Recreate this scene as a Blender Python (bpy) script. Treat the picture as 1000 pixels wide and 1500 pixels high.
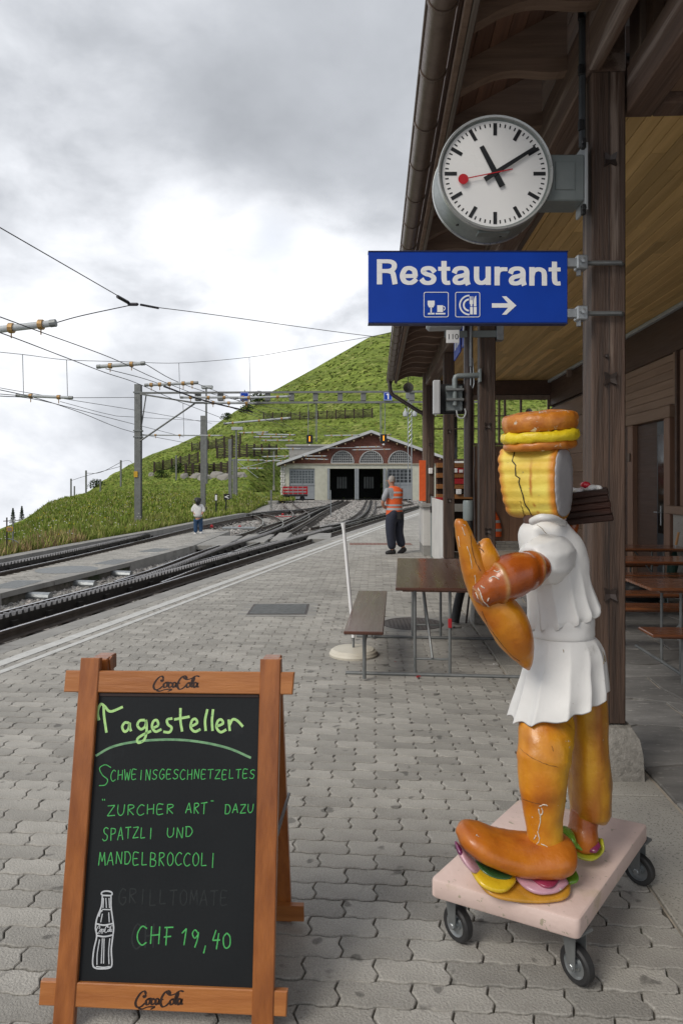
import bpy, bmesh, math, random
from mathutils import Vector, Matrix, noise
from mathutils.bvhtree import BVHTree
R = random.Random(7)
for o in list(bpy.data.objects): bpy.data.objects.remove(o)
scene = bpy.context.scene
C = scene.collection
# ------------------------------------------------------------------ camera
HC = 1.68; HY = 706.0; TH = 0.05
cam = bpy.data.objects.new('camera', bpy.data.cameras.new('camera')); C.objects.link(cam)
cam.location = (0, 0, HC); cam.rotation_euler = (math.pi/2, 0, 0)
cam.data.sensor_fit = 'HORIZONTAL'; cam.data.sensor_width = 24; cam.data.lens = 24
cam.data.shift_y = -0.044; cam.data.clip_start = 0.05; cam.data.clip_end = 3000
scene.camera = cam
scene.render.resolution_x = 682; scene.render.resolution_y = 1024
scene.render.engine = 'CYCLES'
# ------------------------------------------------------------------ world and sun
SUN_EL, SUN_AZ = math.radians(42), math.radians(226)   # azimuth clockwise from +Y: behind the camera, to the left
w = bpy.data.worlds.new('World'); scene.world = w; w.use_nodes = True
nt = w.node_tree; N = nt.nodes; L = nt.links; N.clear()
def nd(t, **k):
    n = N.new(t)
    for a, b in k.items(): setattr(n, a, b)
    return n
wo = nd('ShaderNodeOutputWorld'); bg = nd('ShaderNodeBackground'); L.new(bg.outputs[0], wo.inputs[0])
sky = nd('ShaderNodeTexSky', sky_type='NISHITA'); sky.sun_disc = False
sky.sun_elevation = SUN_EL; sky.sun_rotation = SUN_AZ
tc = nd('ShaderNodeTexCoord')
def vm(op, a, b=None):
    n = nd('ShaderNodeVectorMath', operation=op)
    for i, q in enumerate((a, b)):
        if q is None: continue
        if isinstance(q, (tuple, list)): n.inputs[i].default_value = q
        else: L.new(q, n.inputs[i])
    return n
def mt(op, a, b=None, c=None, clamp=False):
    n = nd('ShaderNodeMath', operation=op); n.use_clamp = clamp
    for i, q in enumerate((a, b, c)):
        if q is None: continue
        if isinstance(q, (int, float)): n.inputs[i].default_value = q
        else: L.new(q, n.inputs[i])
    return n.outputs[0]
D = tc.outputs['Generated']
sep = nd('ShaderNodeSeparateXYZ'); L.new(D, sep.inputs[0])
zc = mt('ADD', mt('MAXIMUM', sep.outputs[2], 0.0), 0.22)
comb = nd('ShaderNodeCombineXYZ')
L.new(mt('DIVIDE', sep.outputs[0], zc), comb.inputs[0]); L.new(mt('DIVIDE', sep.outputs[1], zc), comb.inputs[1])
def wnoise(scale, detail, rough, off, dist=0.0):
    a = vm('ADD', vm('MULTIPLY', D, (1, 1, 1.7)).outputs[0], off)
    n = nd('ShaderNodeTexNoise'); L.new(a.outputs[0], n.inputs['Vector'])
    n.inputs['Scale'].default_value = scale; n.inputs['Detail'].default_value = detail
    n.inputs['Roughness'].default_value = rough; n.inputs['Distortion'].default_value = dist
    return n.outputs['Fac']
n1 = wnoise(2.4, 7, 0.5, (3.1, 1.7, 0), 0.2)
n2 = wnoise(6.0, 9, 0.55, (8.1, 4.7, 0), 0.2)
lum = mt('ADD', mt('MULTIPLY', mt('SUBTRACT', n1, 0.5), 0.9), mt('MULTIPLY', mt('SUBTRACT', n2, 0.5), 0.55))
lum = mt('ADD', lum, 0.56)
def blob_at(px, py, size, amp):
    d = Vector(((px-500)/1000, 1, (HY-py)/1000)).normalized()
    wv = vm('MULTIPLY', D, (1, 1, 1)); dn = vm('DISTANCE', wv.outputs[0], tuple(d))
    q = mt('DIVIDE', dn.outputs['Value'], size)
    e = mt('EXPONENT', mt('MULTIPLY', mt('MULTIPLY', q, q), -1.0))
    nm = mt('ADD', mt('MULTIPLY', mt('SUBTRACT', n2, 0.35), 2.2), 0.5)      # ragged cloud edges
    return mt('MULTIPLY', mt('MULTIPLY', e, nm), amp)
for b in [(440,465,.13,.50),(235,400,.16,.26),(60,420,.2,.10),(20,690,.12,.30),(520,400,.10,.12),(300,150,.28,-.12),(520,150,.22,-.15),(300,515,.055,-.22),
          (150,600,.12,-.14),(330,350,.06,.12),(430,405,.05,.2),(0,60,.2,.08)]:
    lum = mt('ADD', lum, blob_at(*b))
ramp = nd('ShaderNodeValToRGB'); L.new(lum, ramp.inputs[0])
cr = ramp.color_ramp; cr.elements[0].position = 0.2; cr.elements[0].color = (.23, .245, .27, 1)
cr.elements[1].position = 1.0; cr.elements[1].color = (.95, .955, .97, 1)
e = cr.elements.new(.5); e.color = (.43, .45, .485, 1)
e = cr.elements.new(.72); e.color = (.67, .69, .73, 1)
# thin gap in the cloud where the blue shows
gap = mt('ADD', blob_at(400, 375, .06, 1.3), blob_at(345, 500, .045, 0.9))
gapf = mt('MULTIPLY', mt('SUBTRACT', gap, 0.4), 1.1, clamp=True)
skys = vm('MULTIPLY', sky.outputs[0], (.10, .10, .10))
mx = nd('ShaderNodeMix', data_type='RGBA')
L.new(mt('MULTIPLY', gapf, .42), mx.inputs[0]); L.new(ramp.outputs[0], mx.inputs[6]); L.new(skys.outputs[0], mx.inputs[7])
L.new(mx.outputs[2], bg.inputs[0]); bg.inputs[1].default_value = 1.0
sl = bpy.data.lights.new('sun', 'SUN'); sl.energy = 1.5; sl.angle = math.radians(25); sl.color = (1, .94, .85)
so = bpy.data.objects.new('sun', sl); C.objects.link(so)
sd = Vector((math.sin(SUN_AZ)*math.cos(SUN_EL), math.cos(SUN_AZ)*math.cos(SUN_EL), math.sin(SUN_EL)))
so.rotation_euler = sd.to_track_quat('Z', 'Y').to_euler(); so.location = (-10, -10, 20)
vs = scene.view_settings; vs.view_transform = 'Standard'; vs.look = 'None'; vs.gamma = 1; vs.exposure = 0.4; vs.use_curve_mapping = False

# ------------------------------------------------------------------ helpers
def W(px, py, Y): return Vector(((px-500)/1000*Y, Y, HC-(py-HY)/1000*Y))      # a measured point of the place at depth Y
def G(px, py, z=0.0): return W(px, py, (HC-z)*1000/(py-HY))                     # a measured point on a level z
def lerp(a, b, t): return a+(b-a)*t
def interp(x, pts):
    if x <= pts[0][0]: return pts[0][1]
    for (a, b), (c, d) in zip(pts, pts[1:]):
        if x <= c: return b+(d-b)*(x-a)/(c-a)
    return pts[-1][1]
def smooth(pts, k=6):
    P = [Vector(p) for p in pts]
    if len(P) < 3: return P
    P = [P[0]*2-P[1]]+P+[P[-1]*2-P[-2]]; out = []
    for i in range(1, len(P)-2):
        for j in range(k):
            t = j/k; a, b, c, d = P[i-1], P[i], P[i+1], P[i+2]
            out.append(0.5*((2*b)+(c-a)*t+(2*a-5*b+4*c-d)*t*t+(-a+3*b-3*c+d)*t**3))
    out.append(P[-2]); return out
def thing(name, label, cat, loc=(0,0,0), rz=0, group=None):
    o = bpy.data.objects.new(name, None); C.objects.link(o); o.location = loc; o.rotation_euler = (0,0,rz)
    o.empty_display_size = .1; tag(o, label, cat, group); return o
def tag(o, label, cat, group=None):
    o['label'] = label; o['category'] = cat
    if group: o['group'] = group
    return o
def kind(o, k): o['kind'] = k; return o
def link(name, me, parent=None, loc=(0,0,0), rot=(0,0,0)):
    o = bpy.data.objects.new(name, me); C.objects.link(o); o.location = loc; o.rotation_euler = rot
    if parent: o.parent = parent
    return o
class MB:
    def __init__(s): s.v = []; s.f = []; s.c = None
    def add(s, vs, fs):
        n = len(s.v); s.v += [tuple(p) for p in vs]; s.f += [tuple(i+n for i in f) for f in fs]; return s
    def box(s, x0, x1, y0, y1, z0, z1, M=None):
        vs = [Vector((x, y, z)) for z in (z0, z1) for y in (y0, y1) for x in (x0, x1)]
        if M: vs = [M @ p for p in vs]
        return s.add(vs, [(0,2,3,1),(4,5,7,6),(0,1,5,4),(2,6,7,3),(0,4,6,2),(1,3,7,5)])
    def bbox(s, x0, x1, y0, y1, z0, z1, b=.005, M=None):
        # a box with chamfered edges
        bm = bmesh.new(); bmesh.ops.create_cube(bm, size=1)
        for q in bm.verts: q.co = Vector(((x0+x1)/2+q.co.x*(x1-x0), (y0+y1)/2+q.co.y*(y1-y0), (z0+z1)/2+q.co.z*(z1-z0)))
        bmesh.ops.bevel(bm, geom=list(bm.edges), offset=b, segments=1, affect='EDGES')
        bm.verts.ensure_lookup_table()
        for i, q in enumerate(bm.verts): q.index = i
        vs = [(M @ q.co) if M else q.co.copy() for q in bm.verts]
        fs = [tuple(q.index for q in f.verts) for f in bm.faces]; bm.free(); return s.add(vs, fs)
    def tube(s, pts, r, n=8, cap=True):
        P = [Vector(p) for p in pts]; rings = []; up = None
        for i, p in enumerate(P):
            t = (P[min(i+1, len(P)-1)]-P[max(i-1, 0)]).normalized()
            if up is None: up = Vector((0,0,1)) if abs(t.z) < .9 else Vector((1,0,0))
            a = t.cross(up).normalized(); b = a.cross(t).normalized(); up = b
            rr = r[i] if isinstance(r, (list, tuple)) else r
            rings.append([p+a*math.cos(2*math.pi*k/n)*rr+b*math.sin(2*math.pi*k/n)*rr for k in range(n)])
        return s.loft(rings, cap)
    def loft(s, rings, cap=True):
        n = len(rings[0]); vs = [p for r in rings for p in r]; fs = []
        for i in range(len(rings)-1):
            for k in range(n):
                a = i*n+k; b = i*n+(k+1) % n; fs.append((a, b, b+n, a+n))
        if cap: fs.append(tuple(range(n-1, -1, -1))); fs.append(tuple(range((len(rings)-1)*n, len(rings)*n)))
        return s.add(vs, fs)
    def lathe(s, prof, n=24, M=None, cap=True):
        rings = [[Vector((r*math.cos(2*math.pi*k/n), r*math.sin(2*math.pi*k/n), z)) for k in range(n)] for r, z in prof]
        if M: rings = [[M @ p for p in r] for r in rings]
        return s.loft(rings, cap)
    def prism(s, poly, d, M=None):
        # polygon in XY extruded along +Z by d
        n = len(poly); vs = [Vector((p[0], p[1], 0)) for p in poly]+[Vector((p[0], p[1], d)) for p in poly]
        if M: vs = [M @ p for p in vs]
        return s.add(vs, [tuple(range(n-1, -1, -1)), tuple(range(n, 2*n))]+[(i, (i+1) % n, (i+1) % n+n, i+n) for i in range(n)])
    def mesh(s, name, m=None, origin=None, sm=False):
        me = bpy.data.meshes.new(name)
        vs = s.v if origin is None else [(a-origin[0], b-origin[1], c-origin[2]) for a, b, c in s.v]
        me.from_pydata(vs, [], s.f)
        if m: me.materials.append(m)
        if s.c:
            at = me.color_attributes.new('Col', 'FLOAT_COLOR', 'POINT'); fl = []
            for c in s.c: fl += [c[0], c[1], c[2], 1]
            at.data.foreach_set('color', fl)
        bm = bmesh.new(); bm.from_mesh(me); bmesh.ops.recalc_face_normals(bm, faces=bm.faces); bm.to_mesh(me); bm.free()
        if sm:
            for p in me.polygons: p.use_smooth = True
            if sm != 'all':
                me.set_sharp_from_angle(angle=math.radians(38))
        return me
    def build(s, name, m, parent=None, sm=False, world=True):
        """vertices are world coordinates unless parent frame is a rotated one (world=False: parent-local)"""
        if parent is None or not world: return link(name, s.mesh(name, m, None, sm), parent)
        q = parent; org = Vector((0,0,0))
        while q: org += q.location; q = q.parent
        return link(name, s.mesh(name, m, org, sm), parent)
def solo(mb, name, m, base, label, cat, group=None, sm=False):
    o = link(name, mb.mesh(name, m, base, sm), None, base); return tag(o, label, cat, group)

# ------------------------------------------------------------------ materials
MATS = {}
def mat(name, c1, c2=None, scale=5.0, rough=.7, bump=.0, bscale=None, metal=0.0, stretch=(1,1,1), rnd=0.0, col=False, detail=6, c3=None, s3=1.0, t3=.6,
        coat=0.0, coord='Object', emit=None, alpha=None, spec=.5, knots=False, chips=None):
    m = bpy.data.materials.new(name); m.use_nodes = True; nt = m.node_tree; Nn = nt.nodes; Ll = nt.links
    b = Nn['Principled BSDF']
    tcn = Nn.new('ShaderNodeTexCoord'); mp = Nn.new('ShaderNodeMapping'); mp.inputs['Scale'].default_value = stretch
    src = tcn.outputs[coord]
    oi = Nn.new('ShaderNodeObjectInfo')
    if rnd:
        ad = Nn.new('ShaderNodeVectorMath'); ad.operation = 'MULTIPLY_ADD'
        cb = Nn.new('ShaderNodeCombineXYZ')
        for i in range(3): Ll.new(oi.outputs['Random'], cb.inputs[i])
        Ll.new(cb.outputs[0], ad.inputs[0]); ad.inputs[1].default_value = (37, 53, 71); Ll.new(src, ad.inputs[2]); src = ad.outputs[0]
    Ll.new(src, mp.inputs[0])
    def noi(sc, det=detail, rg=.55):
        n = Nn.new('ShaderNodeTexNoise'); n.inputs['Scale'].default_value = sc; n.inputs['Detail'].default_value = det; n.inputs['Roughness'].default_value = rg
        Ll.new(mp.outputs[0], n.inputs['Vector']); return n
    def mixc(f, a, bb, blend='MIX'):
        x = Nn.new('ShaderNodeMix'); x.data_type = 'RGBA'; x.blend_type = blend
        for i, q in ((0, f), (6, a), (7, bb)):
            if hasattr(q, 'is_linked'): Ll.new(q, x.inputs[i])
            elif i == 0: x.inputs[0].default_value = q
            else: x.inputs[i].default_value = (*q, 1) if len(q) == 3 else q
        return x.outputs[2]
    def ramp2(v, lo, hi):
        r = Nn.new('ShaderNodeMapRange'); r.inputs['From Min'].default_value = lo; r.inputs['From Max'].default_value = hi; Ll.new(v, r.inputs[0]); return r.outputs[0]
    cm = c2 if (col and c2 and c1 == (1,1,1)) else (.78,.74,.72)
    c2 = c2 or tuple(x*.75 for x in c1)
    n0 = noi(scale)
    c = mixc(ramp2(n0.outputs['Fac'], .3, .7), c1, c2)
    if col:
        at = Nn.new('ShaderNodeVertexColor'); at.layer_name = 'Col'
        c = mixc(1.0, at.outputs['Color'], mixc(ramp2(n0.outputs['Fac'], .3, .7), (1,1,1), cm), 'MULTIPLY')
    if c3: c = mixc(ramp2(noi(s3, 8, .6).outputs['Fac'], t3, t3+.08), c, c3)
    if knots:
        vo = Nn.new('ShaderNodeTexVoronoi'); vo.inputs['Scale'].default_value = knots; Ll.new(mp.outputs[0], vo.inputs['Vector'])
        c = mixc(ramp2(vo.outputs['Distance'], .22, .10), c, tuple(x*.3 for x in c1))
    if rnd:
        hs = Nn.new('ShaderNodeHueSaturation'); mr = Nn.new('ShaderNodeMapRange')
        mr.inputs['To Min'].default_value = 1-rnd; mr.inputs['To Max'].default_value = 1+rnd
        Ll.new(oi.outputs['Random'], mr.inputs[0]); Ll.new(mr.outputs[0], hs.inputs['Value']); Ll.new(c, hs.inputs['Color']); c = hs.outputs[0]
    if chips:
        cn = Nn.new('ShaderNodeTexNoise'); cn.inputs['Scale'].default_value = chips[0]; cn.inputs['Detail'].default_value = 9; cn.inputs['Roughness'].default_value = .65
        Ll.new(tcn.outputs['Object'], cn.inputs['Vector'])
        cf = ramp2(cn.outputs['Fac'], chips[1], chips[1]+.015); c = mixc(cf, c, chips[2])
    Ll.new(c, b.inputs['Base Color']); b.inputs['Roughness'].default_value = rough; b.inputs['Metallic'].default_value = metal
    b.inputs['Specular IOR Level'].default_value = spec
    b.inputs['Coat Weight'].default_value = coat; b.inputs['Coat Roughness'].default_value = .12
    rv = ramp2(noi((bscale or scale)*1.7, 4).outputs['Fac'], .2, .8)
    mr = Nn.new('ShaderNodeMapRange'); mr.inputs['To Min'].default_value = max(.03, rough-.1); mr.inputs['To Max'].default_value = min(1, rough+.12); Ll.new(rv, mr.inputs[0]); Ll.new(mr.outputs[0], b.inputs['Roughness'])
    if bump:
        bn = noi(bscale or scale*3, 8, .6); bp = Nn.new('ShaderNodeBump'); bp.inputs['Strength'].default_value = bump; bp.inputs['Distance'].default_value = .01
        h = bn.outputs['Fac']
        if chips:
            x = Nn.new('ShaderNodeMath'); x.operation = 'MULTIPLY_ADD'; Ll.new(cf, x.inputs[0]); x.inputs[1].default_value = -.5; Ll.new(h, x.inputs[2]); h = x.outputs[0]
        Ll.new(h, bp.inputs['Height']); Ll.new(bp.outputs[0], b.inputs['Normal'])
    if emit: b.inputs['Emission Color'].default_value = (*emit[:3], 1); b.inputs['Emission Strength'].default_value = emit[3]
    if alpha is not None: b.inputs['Alpha'].default_value = alpha
    m.diffuse_color = (*c1, 1); return m
M = {}
def wood(name, c1, c2, axis, sc=14, rough=.7, bump=.5, rnd=.15, **k):
    st = [1, 1, 1]; st[axis] = .06
    return mat(name, c1, c2, scale=sc, rough=rough, bump=bump, bscale=sc*2.2, stretch=tuple(st), rnd=rnd, **k)
M['post'] = wood('weathered_post_wood', (.105,.062,.042), (.034,.021,.015), 2, 24, .6, 1.0, .1, c3=(.20,.15,.12), s3=9, t3=.58)
M['beam'] = wood('beam_wood', (.16,.10,.072), (.08,.05,.038), 1, 18, .7, .8, .1, c3=(.26,.20,.17), s3=8, t3=.55)
M['rafter'] = wood('rafter_wood', (.24,.16,.115), (.15,.095,.065), 0, 18, .7, .5, .12)
M['soffit'] = wood('soffit_board_wood', (.17,.085,.052), (.10,.05,.032), 1, 12, .6, .4, .3)
M['ceil'] = wood('ceiling_plank_wood', (.76,.53,.235), (.56,.37,.15), 1, 11, .6, .35, .24, c3=(.22,.11,.04), s3=15, t3=.68)
M['panel'] = wood('panel_wood', (.30,.20,.14), (.21,.135,.09), 1, 12, .65, .3, .1)
M['panelv'] = wood('door_wood', (.28,.165,.11), (.19,.108,.07), 2, 12, .55, .3, .12)
M['darkwood'] = wood('dark_wood', (.085,.046,.03), (.055,.03,.02), 1, 12, .6, .3, .1)
M['trim'] = wood('grey_trim_wood', (.17,.135,.11), (.11,.085,.07), 1, 14, .7, .5, .1)
M['trimz'] = wood('pale_trim_wood', (.24,.18,.14), (.16,.115,.09), 2, 14, .7, .5, .1)
M['gutter'] = mat('brown_painted_gutter', (.17,.125,.098), (.13,.092,.072), 6, .38, .15, 30, metal=.35, c3=(.11,.08,.06), s3=3, t3=.6)
M['pipe'] = mat('brown_pipe', (.055,.04,.035), (.04,.03,.026), 8, .35, .1, 20, metal=.2)
M['black'] = mat('black_plastic', (.012,.012,.013), None, 8, .5, .1)
M['rubber'] = mat('black_rubber', (.018,.018,.02), (.03,.03,.03), 15, .6, .2)
M['grey'] = mat('grey_painted_metal', (.24,.27,.27), (.19,.22,.22), 6, .42, .12, 30, metal=.15, c3=(.1,.1,.1), s3=12, t3=.68)
M['galv'] = mat('galvanised_steel', (.42,.44,.45), (.30,.32,.33), 20, .38, .15, 40, metal=.75)
M['galvd'] = mat('dull_galvanised_steel', (.24,.25,.25), (.17,.18,.18), 12, .5, .2, 30, metal=.45)
M['mast'] = mat('grey_mast_steel', (.20,.205,.20), (.14,.145,.14), 6, .6, .2, 20, metal=.25, coord='Object')
M['clockrim'] = mat('brushed_clock_rim', (.5,.51,.5), (.42,.43,.42), 10, .3, metal=.5)
M['clockbody'] = mat('clock_housing', (.27,.30,.29), (.21,.235,.225), 6, .4, .15, 25, metal=.3, c3=(.12,.12,.11), s3=14, t3=.66)
M['face'] = mat('clock_face_white', (.84,.84,.83), (.80,.80,.80), 3, .3, coat=.1)
M['mark'] = mat('clock_mark_black', (.02,.022,.025), None, 8, .4)
M['red'] = mat('signal_red', (.5,.02,.03), (.42,.02,.03), 8, .35)
M['blue'] = mat('sign_blue', (.003,.050,.40), (.002,.042,.34), 4, .45, coat=.0, spec=.25, c3=(.01,.045,.40), s3=40, t3=.74)
M['white'] = mat('sign_white', (.86,.86,.86), (.80,.80,.80), 8, .4)
M['stonep'] = mat('rough_granite', (.33,.31,.28), (.18,.17,.15), 30, .9, 1.0, 45, c3=(.34,.32,.29), s3=60, t3=.58)
M['mortar'] = mat('sand_joint', (.16,.145,.12), (.06,.055,.045), 6, .95, .5, 90, c3=(.035,.045,.02), s3=2.0, t3=.54)
M['conc'] = mat('concrete', (.33,.32,.30), (.24,.235,.22), 2.5, .85, .4, 60, c3=(.17,.16,.15), s3=1.2, t3=.6)
M['plaster'] = mat('white_plaster', (.62,.61,.58), (.52,.51,.49), 2.5, .85, .25, 50, c3=(.40,.39,.37), s3=3, t3=.66)
M['board'] = mat('blackboard_slate', (.010,.012,.014), (.015,.017,.019), 3, .6, .03, 60, c3=(.024,.027,.030), s3=4, t3=.6, spec=.25)
M['aframe'] = mat('varnished_beech', (.40,.135,.032), (.23,.068,.015), 26, .36, .3, 60, stretch=(1,1,.12), coat=.3, rnd=.1, c3=(.22,.07,.02), s3=16, t3=.68)
M['aframeh'] = mat('varnished_beech_rail', (.47,.18,.048), (.33,.11,.026), 26, .36, .3, 60, stretch=(.12,1,1), coat=.3, rnd=.1)
M['chalk'] = mat('green_chalk_pen', (.09,.50,.13), (.05,.30,.08), 90, .8)
M['chalky'] = mat('lime_chalk_pen', (.50,.76,.28), (.34,.62,.24), 70, .8, c3=(.14,.30,.14), s3=120, t3=.6)
M['chalkf'] = mat('smeared_chalk_line', (.22,.42,.22), (.12,.26,.14), 60, .8)
M['ghost'] = mat('wiped_chalk', (.022,.027,.028), (.014,.017,.019), 60, .8)
M['chalkw'] = mat('white_print', (.6,.62,.64), (.45,.47,.5), 60, .7)
M['ink'] = mat('black_print', (.03,.012,.008), None, 30, .5)
M['tabletop'] = wood('brown_table_lacquer', (.105,.042,.027), (.065,.026,.017), 1, 6, .30, .12, .08, coat=.22, c3=(.17,.11,.085), s3=7, t3=.62)
M['tableX'] = wood('orange_bench_lacquer', (.20,.075,.028), (.13,.046,.018), 0, 8, .28, .1, .12, coat=.4)
M['rail'] = mat('dark_rail_steel', (.13,.105,.09), (.07,.058,.05), 8, .55, .3, 40, metal=.4)
M['railtop'] = mat('polished_rail_head', (.42,.43,.45), (.3,.3,.32), 8, .22, metal=.9)
M['rack'] = mat('greasy_rack_steel', (.032,.031,.032), (.055,.05,.046), 12, .4, .3, 40, metal=.4)
M['sleeper'] = mat('steel_sleeper', (.05,.042,.036), (.03,.026,.024), 8, .75, .4, 30)
M['ballast'] = mat('ballast_bed', (.33,.32,.295), (.20,.195,.18), 22, .95, 1.0, 30, c3=(.44,.42,.39), s3=35, t3=.55)
M['ballastd'] = mat('oily_ballast', (.17,.155,.14), (.07,.065,.06), 30, .9, 1.0, 50)
M['stone'] = mat('ballast_stone', (.24,.235,.225), (.12,.115,.11), 6, .9, .4, 40, col=True)
M['orange'] = mat('hi_vis_orange', (.80,.13,.025), (.68,.10,.02), 12, .6, .3, 40)
M['silver'] = mat('reflective_band', (.42,.44,.45), (.34,.36,.38), 12, .35)
M['navy'] = mat('navy_trousers', (.014,.017,.032), (.022,.026,.045), 15, .8, .4, 60)
M['shirt'] = mat('grey_shirt', (.36,.37,.40), (.28,.29,.31), 15, .8, .3, 60)
M['skin'] = mat('skin', (.48,.24,.16), (.40,.19,.12), 12, .5)
M['hairg'] = mat('grey_hair', (.38,.35,.32), (.28,.26,.24), 40, .8)
M['hairb'] = mat('black_hair', (.012,.011,.012), (.02,.018,.018), 40, .5)
M['wshirt'] = mat('white_blouse', (.72,.71,.69), (.62,.61,.6), 12, .8, .3, 30)
M['jeans'] = mat('blue_jeans', (.03,.08,.17), (.02,.05,.11), 20, .8, .3, 60)
M['glass'] = mat('window_glass', (.02,.025,.028), None, 3, .08)
M['glassd'] = mat('dark_window_glass', (.012,.010,.009), None, 3, .08)
M['brick'] = mat('red_brick', (.15,.062,.045), (.10,.042,.032), 5, .85, .4, 40)
M['cream'] = mat('cream_render', (.52,.52,.44), (.43,.43,.36), 2, .9, .3, 20)
M['slate'] = mat('grey_roof_sheet', (.52,.53,.54), (.42,.43,.44), 2, .6, .3, 10)
M['depotdoor'] = mat('grey_depot_door', (.26,.28,.30), (.21,.23,.25), 3, .6, .2, 10)
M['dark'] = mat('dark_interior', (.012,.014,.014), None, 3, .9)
M['gran'] = mat('granite_kerb_slab', (.38,.36,.32), (.29,.275,.245), 4, .85, .5, 120, rnd=.12, c3=(.14,.135,.12), s3=90, t3=.56)
M['flag'] = mat('dark_flagstone', (.27,.262,.25), (.16,.156,.15), 7, .7, .7, 50, rnd=.25, c3=(.38,.37,.35), s3=30, t3=.6, stretch=(.35,1,1))
M['flagj'] = mat('flag_mortar', (.50,.44,.36), (.34,.30,.25), 9, .95, .5, 60)
M['yellow'] = mat('yellow_plate', (.65,.38,.02), None, 8, .5)
M['tube'] = mat('grey_insulated_tube', (.45,.47,.48), (.36,.38,.39), 8, .5)
M['clamp'] = mat('brass_clamp', (.42,.26,.10), (.3,.17,.06), 8, .5, metal=.3)
M['wire'] = mat('dark_wire', (.035,.033,.04), None, 8, .5, metal=.3)
M['cast'] = mat('cast_iron', (.06,.052,.05), (.09,.08,.075), 25, .6, .5, 80)
M['paint'] = mat('worn_white_line', (.60,.60,.58), (.48,.48,.46), 8, .8, .3, 80, c3=(.30,.29,.27), s3=22, t3=.60)
M['bark'] = mat('bark', (.07,.05,.04), None, 20, .9, .5)
M['needle'] = mat('spruce_needles', (.025,.05,.022), (.012,.026,.012), 3, .8, rnd=.1)
M['fencem'] = mat('rusty_fence', (.055,.035,.03), (.03,.02,.018), 4, .9)
def paver_mat():
    m = mat('concrete_paver', (.43,.412,.375), (.315,.30,.272), 3.2, .82, .8, 110, coord='Object')
    nt = m.node_tree; Nn = nt.nodes; Ll = nt.links; b = Nn['Principled BSDF']
    src = b.inputs['Base Color'].links[0].from_socket
    geo = Nn.new('ShaderNodeNewGeometry')
    at = Nn.new('ShaderNodeVertexColor'); at.layer_name = 'Col'
    oi = Nn.new('ShaderNodeObjectInfo')
    def m_(op, a, bb):
        x = Nn.new('ShaderNodeMath'); x.operation = op
        for i, q in enumerate((a, bb)):
            if isinstance(q, (int, float)): x.inputs[i].default_value = q
            else: Ll.new(q, x.inputs[i])
        return x.outputs[0]
    def nn(sc, det, rg=.6):
        n = Nn.new('ShaderNodeTexNoise'); n.inputs['Scale'].default_value = sc; n.inputs['Detail'].default_value = det; n.inputs['Roughness'].default_value = rg
        Ll.new(geo.outputs['Position'], n.inputs['Vector']); return n.outputs['Fac']
    wn = Nn.new('ShaderNodeTexWhiteNoise'); wn.noise_dimensions = '1D'
    Ll.new(m_('ADD', m_('MULTIPLY', at.outputs['Color'], 917.0), m_('MULTIPLY', oi.outputs['Random'], 311.0)), wn.inputs['W'])
    v = m_('ADD', .80, m_('MULTIPLY', wn.outputs['Value'], .34))
    v = m_('MULTIPLY', v, m_('ADD', .66, m_('MULTIPLY', nn(.8, 5), .68)))      # broad grey and dark patches
    v = m_('MULTIPLY', v, m_('ADD', .40, m_('MULTIPLY', nn(170, 3, .75), 1.2)))      # aggregate speckle
    st = Nn.new('ShaderNodeMapRange'); st.inputs['From Min'].default_value = .66; st.inputs['From Max'].default_value = .70; st.inputs['To Min'].default_value = 1; st.inputs['To Max'].default_value = .5
    Ll.new(nn(9, 2, .4), st.inputs[0]); v = m_('MULTIPLY', v, st.outputs[0])
    hs = Nn.new('ShaderNodeHueSaturation'); Ll.new(v, hs.inputs['Value']); Ll.new(src, hs.inputs['Color']); Ll.new(hs.outputs[0], b.inputs['Base Color'])
    return m
M['paver'] = paver_mat()
M['grass'] = mat('alpine_grass', (.185,.235,.045), (.115,.155,.030), .09, .95, 1.0, .9, detail=9, c3=(.23,.25,.075), s3=.22, t3=.56, coord='Object')
def grass_fix(m):
    nt = m.node_tree; Nn = nt.nodes; Ll = nt.links; b = Nn['Principled BSDF']; b.inputs['Specular IOR Level'].default_value = .1
    src = b.inputs['Base Color'].links[0].from_socket; tcn = Nn.new('ShaderNodeTexCoord')
    mp = Nn.new('ShaderNodeMapping'); mp.inputs['Scale'].default_value = (.35, .35, 1.6); Ll.new(tcn.outputs['Object'], mp.inputs[0])
    col = src
    mz = Nn.new('ShaderNodeMapping'); mz.inputs['Scale'].default_value = (.06, .03, 1.5); Ll.new(tcn.outputs['Object'], mz.inputs[0])
    for sc, a, lo in ((.9, .9, .58), (2.6, .8, .6), (11, .8, .6)):
        n = Nn.new('ShaderNodeTexNoise'); n.inputs['Scale'].default_value = sc; n.inputs['Detail'].default_value = 5; n.inputs['Roughness'].default_value = .65
        Ll.new((mz if sc == .9 else mp).outputs[0], n.inputs['Vector'])
        mr = Nn.new('ShaderNodeMapRange'); mr.inputs['From Min'].default_value = .3; mr.inputs['From Max'].default_value = .7; mr.inputs['To Min'].default_value = lo; mr.inputs['To Max'].default_value = lo+a
        Ll.new(n.outputs['Fac'], mr.inputs[0]); hs = Nn.new('ShaderNodeHueSaturation'); Ll.new(mr.outputs[0], hs.inputs['Value']); Ll.new(col, hs.inputs['Color']); col = hs.outputs[0]
    Ll.new(col, b.inputs['Base Color'])
    for n in Nn:
        if n.type == 'BUMP': n.inputs['Distance'].default_value = .5; n.inputs['Strength'].default_value = .8
grass_fix(M['grass'])
M['tuft'] = mat('grass_blades', (1,1,1), None, 3, .9, col=True, spec=.1)
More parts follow.
